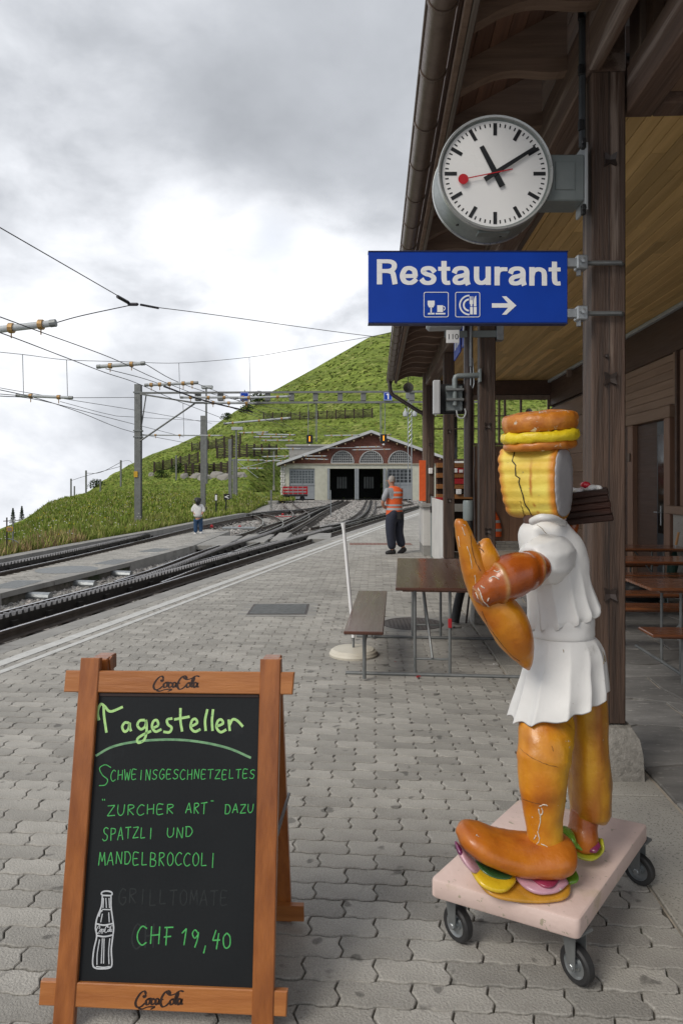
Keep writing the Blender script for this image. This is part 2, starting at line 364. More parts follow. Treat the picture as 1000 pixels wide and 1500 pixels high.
# ================================================================== GROUND, PLATFORM
def B(u, v, z=0.0): c, s = math.cos(TH), math.sin(TH); return Vector((u*c+v*s, -u*s+v*c, z))     # station frame -> world
def toB(p): c, s = math.cos(TH), math.sin(TH); return (p[0]*c-p[1]*s, p[0]*s+p[1]*c)
SL = .235                                   # the tracks and platform edge run along X = SL*Y + s
def T(s, Y, z=0.0): return Vector((SL*Y+s, Y, z))
ZB, ZR = -.32, -.12                         # ballast and rail-top levels
g = MB().prism([(-12, -12), (70, -12), (70, 79.5), (-10.5, 79.5), (-7, 40), (-5.2, 37), (-6.3, 28), (-7.3, 18), (-8.2, 10)], 1.0, Matrix.Translation((0, 0, ZB-1.0)))
kind(g.build('yard_ground', M['ballast']), 'structure')
EDGE = -5.15
# platform slab with its sand joints, then the pavers
def poly_slab(mb, pts, z0, z1): return mb.prism([(p[0], p[1]) for p in pts], z1-z0, Matrix.Translation((0, 0, z0)))
q = MB(); poly_slab(q, [T(EDGE+.02, -8), B(1.135, -8), B(1.135, 17.62), B(14, 17.62), B(14, 70), T(EDGE+.02, 70)], -.8, -.014)
platform = kind(q.build('platform', M['mortar']), 'structure')
LP, WP, GAP = .25, .112, .0072
def paver_outline(mirror=False):
    P = LP/2; a = .0042; b = .010
    top = [(-LP/2, a), (-LP/2+.36*P, a), (-LP/2+.52*P, -a), (-LP/2+.86*P, -a), (0, a), (.36*P, a), (.52*P, -a), (.86*P, -a), (LP/2, a)]
    up = [(x, WP/2+y) for x, y in top]; lo = [(x, -WP/2+y) for x, y in top]
    endR = [(LP/2-b, WP*.2), (LP/2+b, -WP*.16)]
    endL = [(-LP/2+b, -WP*.16), (-LP/2-b, WP*.2)]
    pts = up+endR+lo[::-1]+endL
    return pts
def clip_poly(P, f):
    out = []
    for i in range(len(P)):
        a, b_ = P[i-1], P[i]; fa, fb = f(a), f(b_)
        if (fa >= 0) != (fb >= 0): t = fa/(fa-fb); out.append((a[0]+(b_[0]-a[0])*t, a[1]+(b_[1]-a[1])*t))
        if fb >= 0: out.append(b_)
    return out
def paver_geo(ox=0, oy=0, tilt=(0, 0, 0), far=False, clips=()):
    o = paver_outline()
    for f in clips: o = clip_poly(o, f) if len(o) > 2 else o
    n = len(o)
    if n < 3: return [], []
    def ring(k, z): return [(ox+x*(1-k/LP*2)+0, oy+y*(1-k/WP*2), z+tilt[0]+tilt[1]*x+tilt[2]*y) for x, y in o]
    if far: return ring(GAP/2, 0)+ring(GAP/2, -.014), [tuple(range(n-1, -1, -1))]+[(i, (i+1) % n, (i+1) % n+n, i+n) for i in range(n)]
    vs = ring(GAP/2+.0035, 0)+ring(GAP/2, -.0035)+ring(GAP/2-.001, -.016)
    fs = [tuple(range(n-1, -1, -1))]
    for k in (0, n): fs += [(k+i, k+(i+1) % n, k+(i+1) % n+n, k+i+n) for i in range(n)]
    return vs, fs
variants = []
for i in range(7):
    mb = MB(); mb.add(*paver_geo(tilt=(R.uniform(-.002, .002), R.uniform(-.014, .014), R.uniform(-.02, .02)))); mb.c = [(0, 0, 0)]*len(mb.v)
    variants.append(mb.mesh('paver', M['paver']))
cells = []
for j in range(int(-1/WP), int(46/WP)):
    v = j*WP
    for i in range(-40, 26):
        u = i*LP+(LP/2 if j % 2 else 0)
        if u > 1.13+LP*.5-.02 and v < 17.7: continue
        p = B(u, v); s = p.x-SL*p.y
        if s < EDGE+.27-.14: continue
        if p.y > 17 and p.x > .14*p.y: continue
        if p.y < -.6 or p.x < -6: continue
        cl = []
        if u > 1.12-LP*.5 and v < 17.7: cl.append(lambda q, u=u: 1.128-u-q[0])
        if s < EDGE+.42: cl.append(lambda q, u=u, v=v: (lambda w_: w_.x-SL*w_.y-(EDGE+.267))(B(u+q[0], v+q[1])))
        cells.append((u, v, p, cl))
# drain cover, manhole and red strip cut into the pavement
drain = [G(370, 886), G(452, 885), G(444, 900), G(369, 900)]
dc = sum(drain, Vector())/4; mh = G(604, 913.5); MHR = .36
def blocked(p): return (abs(p.x-dc.x) < .46 and abs(p.y-dc.y) < .46) or (p-mh).length < MHR+.12
cells = [c for c in cells if not blocked(c[2])]
def pxof(p): return (500+p.x/p.y*1000, HY+(HC-p.z)/p.y*1000) if p.y > .3 else (9999, 9999)
vis = [c for c in cells if -20 < pxof(c[2])[0] < 1010 and pxof(c[2])[1] < 1530]
def hidden(p):                               # under the chalk board as the photograph sees it
    x, y = pxof(p); return 105 < x < 385 and y > 990
near = sorted([c for c in vis if not hidden(c[2])], key=lambda c: c[2].y)[:295]
ns = set((c[0], c[1]) for c in near)
for u, v, p, cl in near:
    me_ = R.choice(variants)
    if cl:
        vs_, fs_ = paver_geo(clips=cl)
        if not vs_: continue
        mb = MB(); mb.add(vs_, fs_); mb.c = [(0, 0, 0)]*len(vs_); me_ = mb.mesh('paver', M['paver'])
    o = link('paver', me_, platform, p, (0, 0, -TH+R.uniform(-.006, .006)))
mb = MB(); mb.c = []; ct, st = math.cos(TH), math.sin(TH)
for u, v, p, cl in cells:
    if (u, v) in ns: continue
    vs_, fs_ = paver_geo(tilt=(R.uniform(-.001, .001), R.uniform(-.01, .01), R.uniform(-.012, .012)), far=p.y > 9, clips=cl)
    if not vs_: continue
    vs_ = [(x*ct+y*st+p.x, -x*st+y*ct+p.y, z) for x, y, z in vs_]
    t = R.random(); mb.add(vs_, fs_)
    redd = (18.0 < p.y < 18.9 and pxof(p)[0] > 500)
    mb.c += [(t, t, t)]*len(vs_)
kind(mb.build('paver_field', M['paver'], platform), 'stuff')
# concrete edging of the platform
k = 0
y = 1.0
while y < 50:
    mb = MB(); y1 = y+1.0
    mb.add([T(EDGE, y, -.75), T(EDGE+.26, y, -.75), T(EDGE+.26, y1-.008, -.75), T(EDGE, y1-.008, -.75), T(EDGE, y, .0), T(EDGE+.26, y, .0), T(EDGE+.26, y1-.008, .0), T(EDGE, y1-.008, .0)],
           [(0,1,2,3),(4,7,6,5),(0,4,5,1),(1,5,6,2),(2,6,7,3),(3,7,4,0)])
    mb.build('edging_stone', M['conc'], platform); y = y1
# two worn white lines
def line_strip(s0, s1, z, nm, prnt, mt_):
    mb = MB(); pts = []; Y = 1.0
    while Y < 60:
        bend = 0 if Y < 24 else (Y-24)*.012
        pts.append((T(s0+bend, Y, z), T(s1+bend, Y, z))); Y += .8
    for a, b in zip(pts, pts[1:]): mb.add([a[0], a[1], b[1], b[0]], [(0,1,2,3)])
    return mb.build(nm, mt_, prnt)
line_strip(-4.70, -4.56, .004, 'white_line', platform, M['paint']); line_strip(-4.46, -4.38, .004, 'white_line', platform, M['paint'])
# drain cover and manhole
mb = MB().box(dc.x-.50, dc.x+.50, dc.y-.47, dc.y+.47, -.012, -.001); mb.build('drain_surround', M['conc'], platform)
t = thing('drain_cover', 'square dark steel drain grating let into the paving near the white lines', 'drain cover', (dc.x, dc.y, 0))
mb = MB().box(dc.x-.38, dc.x+.38, dc.y-.36, dc.y+.36, .0, .004); mb.build('plate', M['cast'], t)
for i in range(14):
    MB().box(dc.x-.35, dc.x+.35, dc.y-.33+i*.049, dc.y-.31+i*.049, .004, .009).build('bar', M['galvd'], t)
mb = MB().lathe([(MHR+.13, -.012), (MHR+.13, -.0005), (MHR+.01, .0005), (MHR+.01, -.012)], 40, Matrix.Translation(mh)); mb.build('manhole_surround', M['conc'], platform)
t = thing('manhole_cover', 'round cast iron manhole cover in a concrete ring under the beer table', 'manhole', mh)
MB().lathe([(MHR, -.01), (MHR, .004), (MHR-.03, .005), (MHR-.032, .002), (.001, .002)], 40, Matrix.Translation(mh)).build('lid', M['cast'], t, sm=True)
mb = MB()
for i in range(-7, 8):
    for j in range(-7, 8):
        if math.hypot(i*.045, j*.045) < MHR-.05: mb.box(mh.x+i*.045-.012, mh.x+i*.045+.012, mh.y+j*.045-.012, mh.y+j*.045+.012, .002, .005)
mb.build('stud', M['cast'], t)
# reddish brick strip across the platform
mb = MB()
for i in range(16):
    for j in range(3):
        a = G(512, 797.5)+Vector((i*.105, j*.21-.2, 0)); mb.box(a.x, a.x+.099, a.y, a.y+.2, .0, .0035)
kind(mb.build('red_paving_strip', mat('red_paver', (.24,.14,.11), (.19,.11,.09), 9, .9, .3, 60), platform), 'stuff')
# granite kerb slabs beside the station posts, flagstones under the roof
kerb = kind(MB().add([B(1.135,-3,-.8),B(4.6,-3,-.8),B(4.6,17.6,-.8),B(1.135,17.6,-.8),B(1.135,-3,-.016),B(4.6,-3,-.016),B(4.6,17.6,-.016),B(1.135,17.6,-.016)],
          [(0,1,2,3),(4,7,6,5),(0,4,5,1),(1,5,6,2),(2,6,7,3),(3,7,4,0)]).build('porch_pavement', M['flagj']), 'structure')
v = .9
while v < 17.5:
    ln = R.uniform(1.15, 1.5)
    mb = MB(); mb.bbox(1.143, 1.545, v, v+ln-.012, -.1, .002+R.uniform(-.002, .002), .005); v += ln
    mb.v = [B(*p) for p in mb.v]; mb.build('kerb_slab', M['gran'], kerb)
cs = .62; rows = []
for j in range(0, 26):
    v = .6+j*cs*.95; off = R.uniform(-.3, .3); us = [1.562]; u = 1.562
    while u < 4.3: u += R.uniform(.42, .98); us.append(u)
    rows.append((v, us))
def wob(u, v): return Vector((noise.noise(Vector((u*1.3, v*1.3, 3)))*.22, noise.noise(Vector((u*1.3, v*1.3, 9)))*.26))
for (v, us) in rows:
    for a, b in zip(us, us[1:]):
        cor = [(a, v), ((a+b)/2, v), (b, v), (b, v+cs*.475), (b, v+cs*.95), ((a+b)/2, v+cs*.95), (a, v+cs*.95), (a, v+cs*.475)]
        pts = []
        cx, cy = (a+b)/2, v+cs*.475
        for (x, yy) in cor:
            wv = wob(x, yy); x2 = x+(wv[0] if x > 1.6 else 0); y2 = yy+wv[1]
            dx, dy = cx-x, cy-yy; l = math.hypot(dx, dy); pts.append((x2+dx/l*.014, y2+dy/l*.014))
        z = .001+R.uniform(-.003, .003); n = len(pts)
        mb = MB(); mb.add([B(x, y_, -.08) for x, y_ in pts]+[B(x, y_, z-.004) for x, y_ in pts]+[B(x+(cx-x)*.02, y_+(cy-y_)*.02, z) for x, y_ in pts],
            [tuple(range(2*n, 3*n))]+[(i, (i+1) % n, (i+1) % n+n, i+n) for i in range(n)]+[(n+i, n+(i+1) % n, n+(i+1) % n+n, n+i+n) for i in range(n)])
        mb.build('flagstone', M['flag'], kerb)

# ================================================================== TRACKS
def offset_line(P, d):
    out = []
    for i, p in enumerate(P):
        t = (P[min(i+1, len(P)-1)]-P[max(i-1, 0)]); t.z = 0; t.normalize(); out.append(p+Vector((t.y, -t.x, 0))*d)
    return out
def profile_sweep(mb, P, prof):
    rings = []
    for i, p in enumerate(P):
        t = (P[min(i+1, len(P)-1)]-P[max(i-1, 0)]); t.z = 0; t.normalize(); a = Vector((t.y, -t.x, 0))
        rings.append([p+a*x+Vector((0, 0, z)) for x, z in prof])
    return mb.loft(rings)
RAILP = [(-.028,0),(.028,0),(.03,-.03),(.008,-.04),(.008,-.10),(.055,-.12),(.055,-.13),(-.055,-.13),(-.055,-.12),(-.008,-.10),(-.008,-.04),(-.03,-.03)]
def along(P, step, start=0.0, end=1e9):
    d = -start; out = []; tot = 0
    nxt = start
    for a, b in zip(P, P[1:]):
        l = (b-a).length
        while nxt <= tot+l:
            if nxt <= end: out.append((a.lerp(b, (nxt-tot)/l), (b-a).normalized()))
            nxt += step
        tot += l
    return out
sleeper_me = MB().box(-.85, .85, -.09, .09, -.06, 0).mesh('sleeper', M['sleeper'])
chair_me = MB().bbox(-.07, .07, -.06, .06, 0, .05, .012).mesh('rail_chair', M['rail'])
def track(name, P, label, teeth_to=18, slp=.72, gauge=.88, rack=True, sleepers=True, group='rack railway tracks of the station'):
    base = P[0].copy(); t = thing(name, label, 'railway track', base, group=group)
    for sd_ in (-1, 1):
        Q = offset_line(P, sd_*gauge/2); r = profile_sweep(MB(), Q, RAILP).build('rail', M['rail'], t)
        top = profile_sweep(MB(), Q, [(-.02,.002),(.02,.002),(.02,.0),(-.02,.0)])
        o = link('rail_head', top.mesh('rail_head', M['railtop'], base), r)
    if rack:
        rk = profile_sweep(MB(), P, [(-.055,.035),(.055,.035),(.055,-.10),(-.055,-.10)]).build('rack', M['rack'], t)
        tb = MB(); cap_ = MB()
        for p, d in along(P, .12, .02, teeth_to):
            Mx = Matrix.Translation(p+Vector((0, 0, .035))) @ Matrix.Rotation(math.atan2(d.y, d.x)-math.pi/2, 4, 'Z')
            vs_ = [Mx @ Vector(v_) for v_ in ((-.05,-.032,-.005),(.05,-.032,-.005),(.05,.032,-.005),(-.05,.032,-.005),(-.05,-.017,.05),(.05,-.017,.05),(.05,.017,.05),(-.05,.017,.05))]
            tb.add(vs_, [(0,1,5,4),(1,2,6,5),(2,3,7,6),(3,0,4,7),(4,5,6,7)])
        if tb.v: kind(link('teeth', tb.mesh('teeth', M['railtop_t'], base), rk), 'stuff')
        bm_ = MB()
        for p, d in along(P, .72, .3, 40):
            Mx = Matrix.Translation(p) @ Matrix.Rotation(math.atan2(d.y, d.x)-math.pi/2, 4, 'Z')
            for sx in (-.08, .08): bm_.box(sx-.025, sx+.025, -.05, .05, -.11, -.02, Mx)
        link('rack_clamp', bm_.mesh('rack_clamp', M['rack'], base), rk)
    if sleepers:
        for p, d in along(P, slp, .2, 60):
            a = math.atan2(d.y, d.x)-math.pi/2
            link('sleeper', sleeper_me, t, p+Vector((0, 0, -.13))-base, (0, 0, a))
    return t
M['railtop_t'] = mat('worn_tooth_steel', (.20,.20,.21), (.12,.12,.125), 20, .35, .2, 60, metal=.6)
def gp(pts, z=ZR, k=6): return [Vector((p.x, p.y, z)) for p in smooth([G(a, b, z) for a, b in pts], k)]
P1 = [T(-6.49, y, ZR) for y in [4.5+i*1.0 for i in range(20)]]+[T(-6.49+(y-24)**2*.0006, y, ZR) for y in range(25, 70, 2)]
track('rack_railway_track', P1, 'near railway track with toothed rack running along the platform edge', 22)
PB = gp([(202, 852), (258, 832), (330, 803), (395, 782), (432, 765), (465, 748), (490, 738), (503, 732.5)])
track('rack_railway_track', PB, 'track branching off the near track towards the left open depot door', 14)
P2 = gp([(-420, 893), (-160, 861), (0, 831.5), (140, 802), (281, 769.5), (340, 758), (385, 751), (425, 748), (455, 745), (480, 741)])
track('rack_railway_track', P2, 'far railway track with rack between the island platform and the grass bank', 34)
PC = gp([(470, 773), (508, 766), (528, 757), (539, 745), (543.5, 731.5)])
track('rack_railway_track', PC, 'track curving through the points into the right open depot door', 4, sleepers=False)
PX = gp([(345, 790), (388, 776), (400, 766), (391, 757), (372, 752.5)])
track('rack_railway_track', PX, 'tightly curved crossover rails between the far track and the depot branch', 3, rack=False, sleepers=False)
PD = gp([(400, 772), (440, 757), (436, 748), (425, 741), (421, 735), (424, 732)])
track('rack_railway_track', PD, 'curved siding in the gravel leading to the red goods trolley', 2, rack=False, sleepers=False)
PE = gp([(560, 742), (596, 737), (590, 733), (578, 731.3)])
track('rack_railway_track', PE, 'short siding ending at the closed right depot door', 2, rack=False, sleepers=False)
# oily bed between the near rails, island platform
mb = MB(); profile_sweep(mb, [T(-6.49, y, ZB) for y in range(3, 26, 2)], [(-.75,.008),(.75,.008),(.75,-.02),(-.75,-.02)])
kind(mb.build('oily_track_bed', M['ballastd']), 'structure')
ZI = -.10
NE = [G(-500, 1010, ZI), G(0, 868.7, ZI), G(189, 823.5, ZI), G(281, 799.5, ZI), G(336, 778, ZI)]
FE = [G(-500, 920, ZI), G(0, 844, ZI), G(140, 811.5, ZI), G(281, 778.5, ZI), G(305, 774.5, ZI)]
isl = MB(); n = len(NE)
top = NE+FE[::-1]; poly_slab(isl, top, -.9, ZI-.012)
island = kind(isl.build('island_platform', M['mortar']), 'structure')
def xat(line, y):
    for a, b in zip(line, line[1:]):
        if a.y <= y <= b.y: return a.x+(b.x-a.x)*(y-a.y)/(b.y-a.y)
    return None
mb = MB(); mb.c = []
j = 0; y = 9.0
while y < 28:
    a, b = xat(FE, y), xat(NE, y)
    if b is None and y > 20: b = xat([NE[-1], FE[-1]], y)
    if a is not None and b is not None:
        x = a+.05+(LP/2 if j % 2 else 0)
        while x < b-.32:
            vs_, fs_ = paver_geo(x+LP/2, y, (R.uniform(-.001, .001), 0, 0), True); t_ = R.random()
            mb.add([(p[0], p[1], p[2]+ZI) for p in vs_], fs_); mb.c += [(t_, t_, t_)]*len(vs_); x += LP
    y += WP; j += 1
kind(mb.build('island_pavers', M['paver'], island), 'stuff')
# its concrete edge blocks, with two dark openings
edge = [p.copy() for p in NE]
E = []
for a, b in zip(edge, edge[1:]):
    l = (b-a).length; m_ = max(1, round(l/1.6))
    for i in range(m_): E.append((a.lerp(b, i/m_), a.lerp(b, (i+1)/m_)))
ndk = -1
opens = [G(92, 850, ZI), G(193, 826, ZI)]
for a, b in E:
    d = (b-a).normalized(); nrm = Vector((d.y, -d.x, 0)); 
    hit_open = any(((a+b)/2-o).length < .9 for o in opens)
    z0 = -.9 if not hit_open else ZI-.09
    a2 = a+d*.006; b2 = b-d*.006
    mb = MB(); mb.add([Vector((p.x, p.y, z)) for z in (z0, ZI) for p in (a2+nrm*.03, b2+nrm*.03, b2-nrm*.30, a2-nrm*.30)], [(0,1,2,3),(4,7,6,5),(0,4,5,1),(1,5,6,2),(2,6,7,3),(3,7,4,0)])
    mb.build('edge_block', M['conc'], island)
    if hit_open:
        ndk += 1; c_ = (a+b)/2; mb = MB(); mb.tube([c_-nrm*.2+Vector((0,0,-.16)), c_+nrm*.42+Vector((0,0,-.17))], .075, 10)
        solo(mb, 'cable_duct', M['galv'], c_-Vector((0,0,.2)), 'short galvanised duct sticking out of the island platform edge'+[', leftmost',', second from the left',', third from the left',', farthest one'][min(3, ndk)], 'duct', 'ducts under the island platform')
for (px, py, rx, ry, rnd_) in ((52, 856, .45, .28, 0), (98, 834.5, .62, .62, 1), (172, 823.0, .35, .25, 0), (228, 806, .4, .3, 0)):
    c_ = G(px, py, ZI)
    if rnd_: mb = MB().lathe([(.6, -.01), (.6, .004), (.56, .005), (.55, .003), (.001, .003)], 36, Matrix.Translation(c_))
    else:
        xe_ = xat(NE, c_.y); dd = (NE[2]-NE[1]).normalized() if c_.y > 12 else (NE[1]-NE[0]).normalized(); nn_ = Vector((dd.y, -dd.x, 0)); cc_ = Vector((min(c_.x, xe_-.36), c_.y, 0)); mb = MB()
        for k_ in range(11): o_ = cc_+dd*((k_-5)*.085); mb.add([o_+dd*e_+nn_*f_+Vector((0,0,z_)) for z_ in (ZI-.01, ZI+.004) for e_, f_ in ((-.033,-.26),(.033,-.26),(.033,.26),(-.033,.26))], [(0,3,2,1),(4,5,6,7),(0,1,5,4),(1,2,6,5),(2,3,7,6),(3,0,4,7)])
    mb.build('access_cover', M['galvd'], island)
# kerb wall behind the far track
CU = [G(-520, 908), G(0, 815), G(110, 795), G(220, 776.3), G(318, 757), G(352, 751.5)]
cw = kind(MB().box(0,0,0,0,0,0).build('far_kerb', M['conc']), 'structure'); bpy.data.objects.remove(cw)
mb = MB(); profile_sweep(mb, CU, [(0,0),(.34,0),(.34,-.6),(0,-.6)]); kind(mb.build('far_kerb', M['conc']), 'structure')
# crossing slabs
for (x0, x1, y0, y1) in ((-4.55,-3.3,19.4,22.8), (-3.2,-2.3,20.4,23.4), (-2.2,-1.75,21.0,24.2), (-1.1,-.35,21.6,24.0)):
    mb = MB().bbox(x0, x1, y0, y1, ZR-.13, ZR+.004, .012, Matrix.Translation((0,0,0)))
    nm = {-4.55: 'leftmost, beside the island platform end', -3.2: 'second from the island platform', -2.2: 'narrow, between the rails', -1.1: 'nearest the main platform'}[x0]
    solo(mb, 'crossing_slab', M['conc'], Vector(((x0+x1)/2, (y0+y1)/2, ZR-.13)), 'concrete level crossing slab, '+nm, 'crossing slab', 'crossing slabs laid across the tracks')
# stones
def stones(nm, spots, size, mtl, parent=None):
    mb = MB(); mb.c = []
    O = [Vector(v_) for v_ in ((1,0,0),(-1,0,0),(0,1,0),(0,-1,0),(0,0,1),(0,0,-1))]
    F = [(0,2,4),(2,1,4),(1,3,4),(3,0,4),(2,0,5),(1,2,5),(3,1,5),(0,3,5)]
    for p in spots:
        s = size*R.uniform(.5, 1.3); a = R.uniform(0, 6.28); rt = Matrix.Rotation(a, 3, 'Z') @ Matrix.Rotation(R.uniform(-.6, .6), 3, 'X')
        mb.add([p+rt @ Vector((o.x*s*R.uniform(.7,1.3), o.y*s*R.uniform(.7,1.3), o.z*s*R.uniform(.5,.9))) for o in O], F)
        t_ = R.uniform(.14, .50); wm = R.uniform(.93, 1.0); mb.c += [(t_, t_*wm, t_*wm*.95)]*6
    return kind(mb.build(nm, mtl, parent), 'stuff')
sp = []
for i in range(15000):
    y = 5+R.random()**1.4*27; s = R.uniform(-8.6, -5.15)
    if abs(s+6.49) < .42 and R.random() < .75: continue
    p = T(s, y, ZB+.005)
    xe = xat(NE, y)
    if xe is not None and p.x < xe: continue
    sp.append(p)
for i in range(4500):
    y = R.uniform(10, 34); xf = xat(FE, min(y, 26)); xc = xat(CU, y)
    if xf is None or xc is None: continue
    sp.append(Vector((R.uniform(xc+.35, max(xf, xc+2.4)), y, ZB)))
stones('track_ballast', sp, .042, M['stone'])
sp = []
for i in range(17000):
    y = 24+R.random()**.8*50; px = R.uniform(395, 700) if y > 34 else R.uniform(300, 620); p = Vector(((px-500)/1000*y, y, ZB+.01))
    if p.x-SL*p.y > EDGE-.1 and y < 52: continue
    sp.append(p)
stones('yard_gravel', sp, .07, M['stone'])

# ================================================================== HILLS
SKYL = [(-700,900),(30,800),(60,765),(80,745),(95,736),(123,727),(141,712),(187,682),(220,666),(260,652),(303,631),(330,612),(356,596),(378,581),(403,571),(458,541),(505,514),(541,493),(575,485),(680,478),(800,500),(1000,560),(1400,640)]
CREST = [(-700,850),(-100,800),(0,785),(37,767),(72,739),(95,732),(123,727),(200,722),(300,724),(410,722),(470,714),(560,706),(700,700),(1400,700)]
cols = list(range(-700, 1400, 7)); ys = []
hv = []; hf = []
NT = 46
def cu_y(px):
    best = None
    for a, b in zip(CU, CU[1:]):
        pa = 500+a.x/a.y*1000; pb = 500+b.x/b.y*1000
        if pa <= px <= pb: t_ = (px-pa)/(pb-pa); best = a.y+(b.y-a.y)*t_
    return best
nrow = None
for px in cols:
    k = (px-500)/1000
    if px < 352: yc = cu_y(px) or 9; za = -.12
    elif px < 420: yc = lerp(37, 79, (px-352)/68.0); za = -.3
    else: yc = 79.0; za = -.34
    yb = max(58, yc+14); zb = HC-(interp(px, CREST)-HY)/1000*yb
    zs = HC-(interp(px, SKYL)-HY)/1000*260
    prof = []
    for i in range(18):
        t = i/17; y_ = lerp(yc, yb, t); e_ = t*t*(3-2*t) if px > 72 else t
        prof.append((y_, lerp(za, zb, .45*e_+.55*t), .16*math.sin(math.pi*min(1, t))*(2.2 if px < 352 else 1)))
    prof.append((yb+2.5, zb+.05, .05)); prof.append((yb+10, zb-.1, .1))
    y0_, z0_ = yb+10, zb-.1
    for i in range(1, 53):
        t = i/52; y_ = y0_+(260-y0_)*(t**1.35)
        prof.append((y_, lerp(z0_, zs, (y_-y0_)/(260-y0_)), .10+min(1, t*2.5)*(1.6 if t < 1 else .35)*(1 if t < .93 else .4)))
    prof.append((290, zs-6, .3)); prof.append((420, zs-60, 0))
    nrow = len(prof)
    for y_, z_, am in prof:
        x_ = k*y_; n_ = noise.fractal(Vector((x_*.09, y_*.05, z_*.10)), 1.0, 2.2, 4)
        n2_ = noise.noise(Vector((x_*.45, y_*.3, 0)))
        terr = math.sin(z_*2.1+noise.noise(Vector((x_*.03, y_*.03, 2)))*5)*.16 if am > .5 else 0     # cattle terraces across the slope
        hv.append((x_, y_, z_+am*.8*n_+am*.16*n2_+terr*1.3))
for c_ in range(len(cols)-1):
    for r_ in range(nrow-1):
        a = c_*nrow+r_; hf.append((a, a+nrow, a+nrow+1, a+1))
hb = MB(); hb.v = hv; hb.f = hf
hill = kind(hb.build('hillside', M['grass'], None, 'all'), 'structure')
bvh = BVHTree.FromPolygons([Vector(v_) for v_ in hv], hf)
def hit(px, py):
    d = Vector(((px-500)/1000, 1, -(py-HY)/1000)).normalized(); r = bvh.ray_cast(Vector((0,0,HC)), d)
    return r[0]
def ground(x, y):
    r = bvh.ray_cast(Vector((x, y, 200)), Vector((0, 0, -1))); return r[0].z if r[0] else 0
kind(MB().box(-900, 900, 60, 900, -70, -60).build('valley_floor', M['grass']), 'structure')
# grass tufts, herbs and flowers
GC = [(.20,.255,.05),(.165,.235,.042),(.235,.27,.065),(.12,.17,.032),(.29,.285,.11),(.18,.25,.046)]
mb = MB(); mb.c = []
def tuft(p, h, wd, nb, colr):
    for i in range(nb):
        a = R.uniform(0, 6.28); l = Vector((math.cos(a), math.sin(a), 0)); b0 = p+l*R.uniform(0, wd); tip = b0+l*h*R.uniform(.1, .6)+Vector((0, 0, h*R.uniform(.6, 1.1)))
        sd_ = Vector((-l.y, l.x, 0))*wd*.35
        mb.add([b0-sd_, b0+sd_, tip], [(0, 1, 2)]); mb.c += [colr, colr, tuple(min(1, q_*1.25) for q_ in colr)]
cnt = 0
while cnt < 24000:
    px = R.uniform(-60, 430); yc = (cu_y(px) if px < 352 else lerp(37, 79, (px-352)/68.0)) or 12
    y_ = yc+.15+R.random()**1.5*(62-yc if px > -100 else 40); x_ = (px-500)/1000*y_
    z_ = ground(x_, y_)
    c_ = R.choice(GC); f_ = R.uniform(.75, 1.3)
    edge_ = y_ < yc+5
    if px < 125 and y_ < 22 and R.random() < .45: c_ = (.30,.22,.12); 
    elif edge_ and R.random() < .2: c_ = (.26,.27,.09)
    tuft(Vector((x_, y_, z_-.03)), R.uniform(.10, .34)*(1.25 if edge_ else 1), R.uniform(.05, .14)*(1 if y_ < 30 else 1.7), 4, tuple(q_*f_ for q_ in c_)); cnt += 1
for i in range(600):
    px = R.uniform(-30, 420); yc = (cu_y(px) if px < 352 else 40) or 12; y_ = yc+R.random()*25; x_ = (px-500)/1000*y_
    p = Vector((x_, y_, ground(x_, y_)+R.uniform(.25, .5))); c_ = R.choice([(.7,.7,.62),(.65,.5,.03),(.6,.6,.55)]); s_ = R.uniform(.015, .035)
    mb.add([p+Vector((s_,0,0)), p+Vector((-s_,0,0)), p+Vector((0,0,s_)), p+Vector((0,s_,0))], [(0,1,2),(0,1,3),(1,2,3)]); mb.c += [c_]*4
o = mb.build('meadow_grass', M['tuft']); kind(o, 'stuff')
mb = MB(); mb.c = []
for i in range(17000):
    px = R.uniform(90, 900); lo = interp(px, SKYL)+1; py = R.uniform(lo, 735); p = hit(px, py)
    if p is None or p.y < 60: continue
    s_ = R.uniform(.2, .55)*(.5+p.y/200); c_ = R.choice(GC[:4]+[(.11,.16,.026)]); f_ = R.uniform(.6, 1.05); c_ = tuple(q_*f_ for q_ in c_); n = 5
    vs_ = [p+Vector((math.cos(k*1.2566)*s_*R.uniform(.7, 1.3), math.sin(k*1.2566)*s_*R.uniform(.7, 1.3), -.15)) for k in range(5)]+[p+Vector((R.uniform(-.2, .2)*s_, 0, s_*R.uniform(.25, .55)))]
    mb.add(vs_, [(k, (k+1) % 5, 5) for k in range(5)]); mb.c += [c_]*6
kind(mb.build('hill_herbs', M['tuft']), 'stuff')
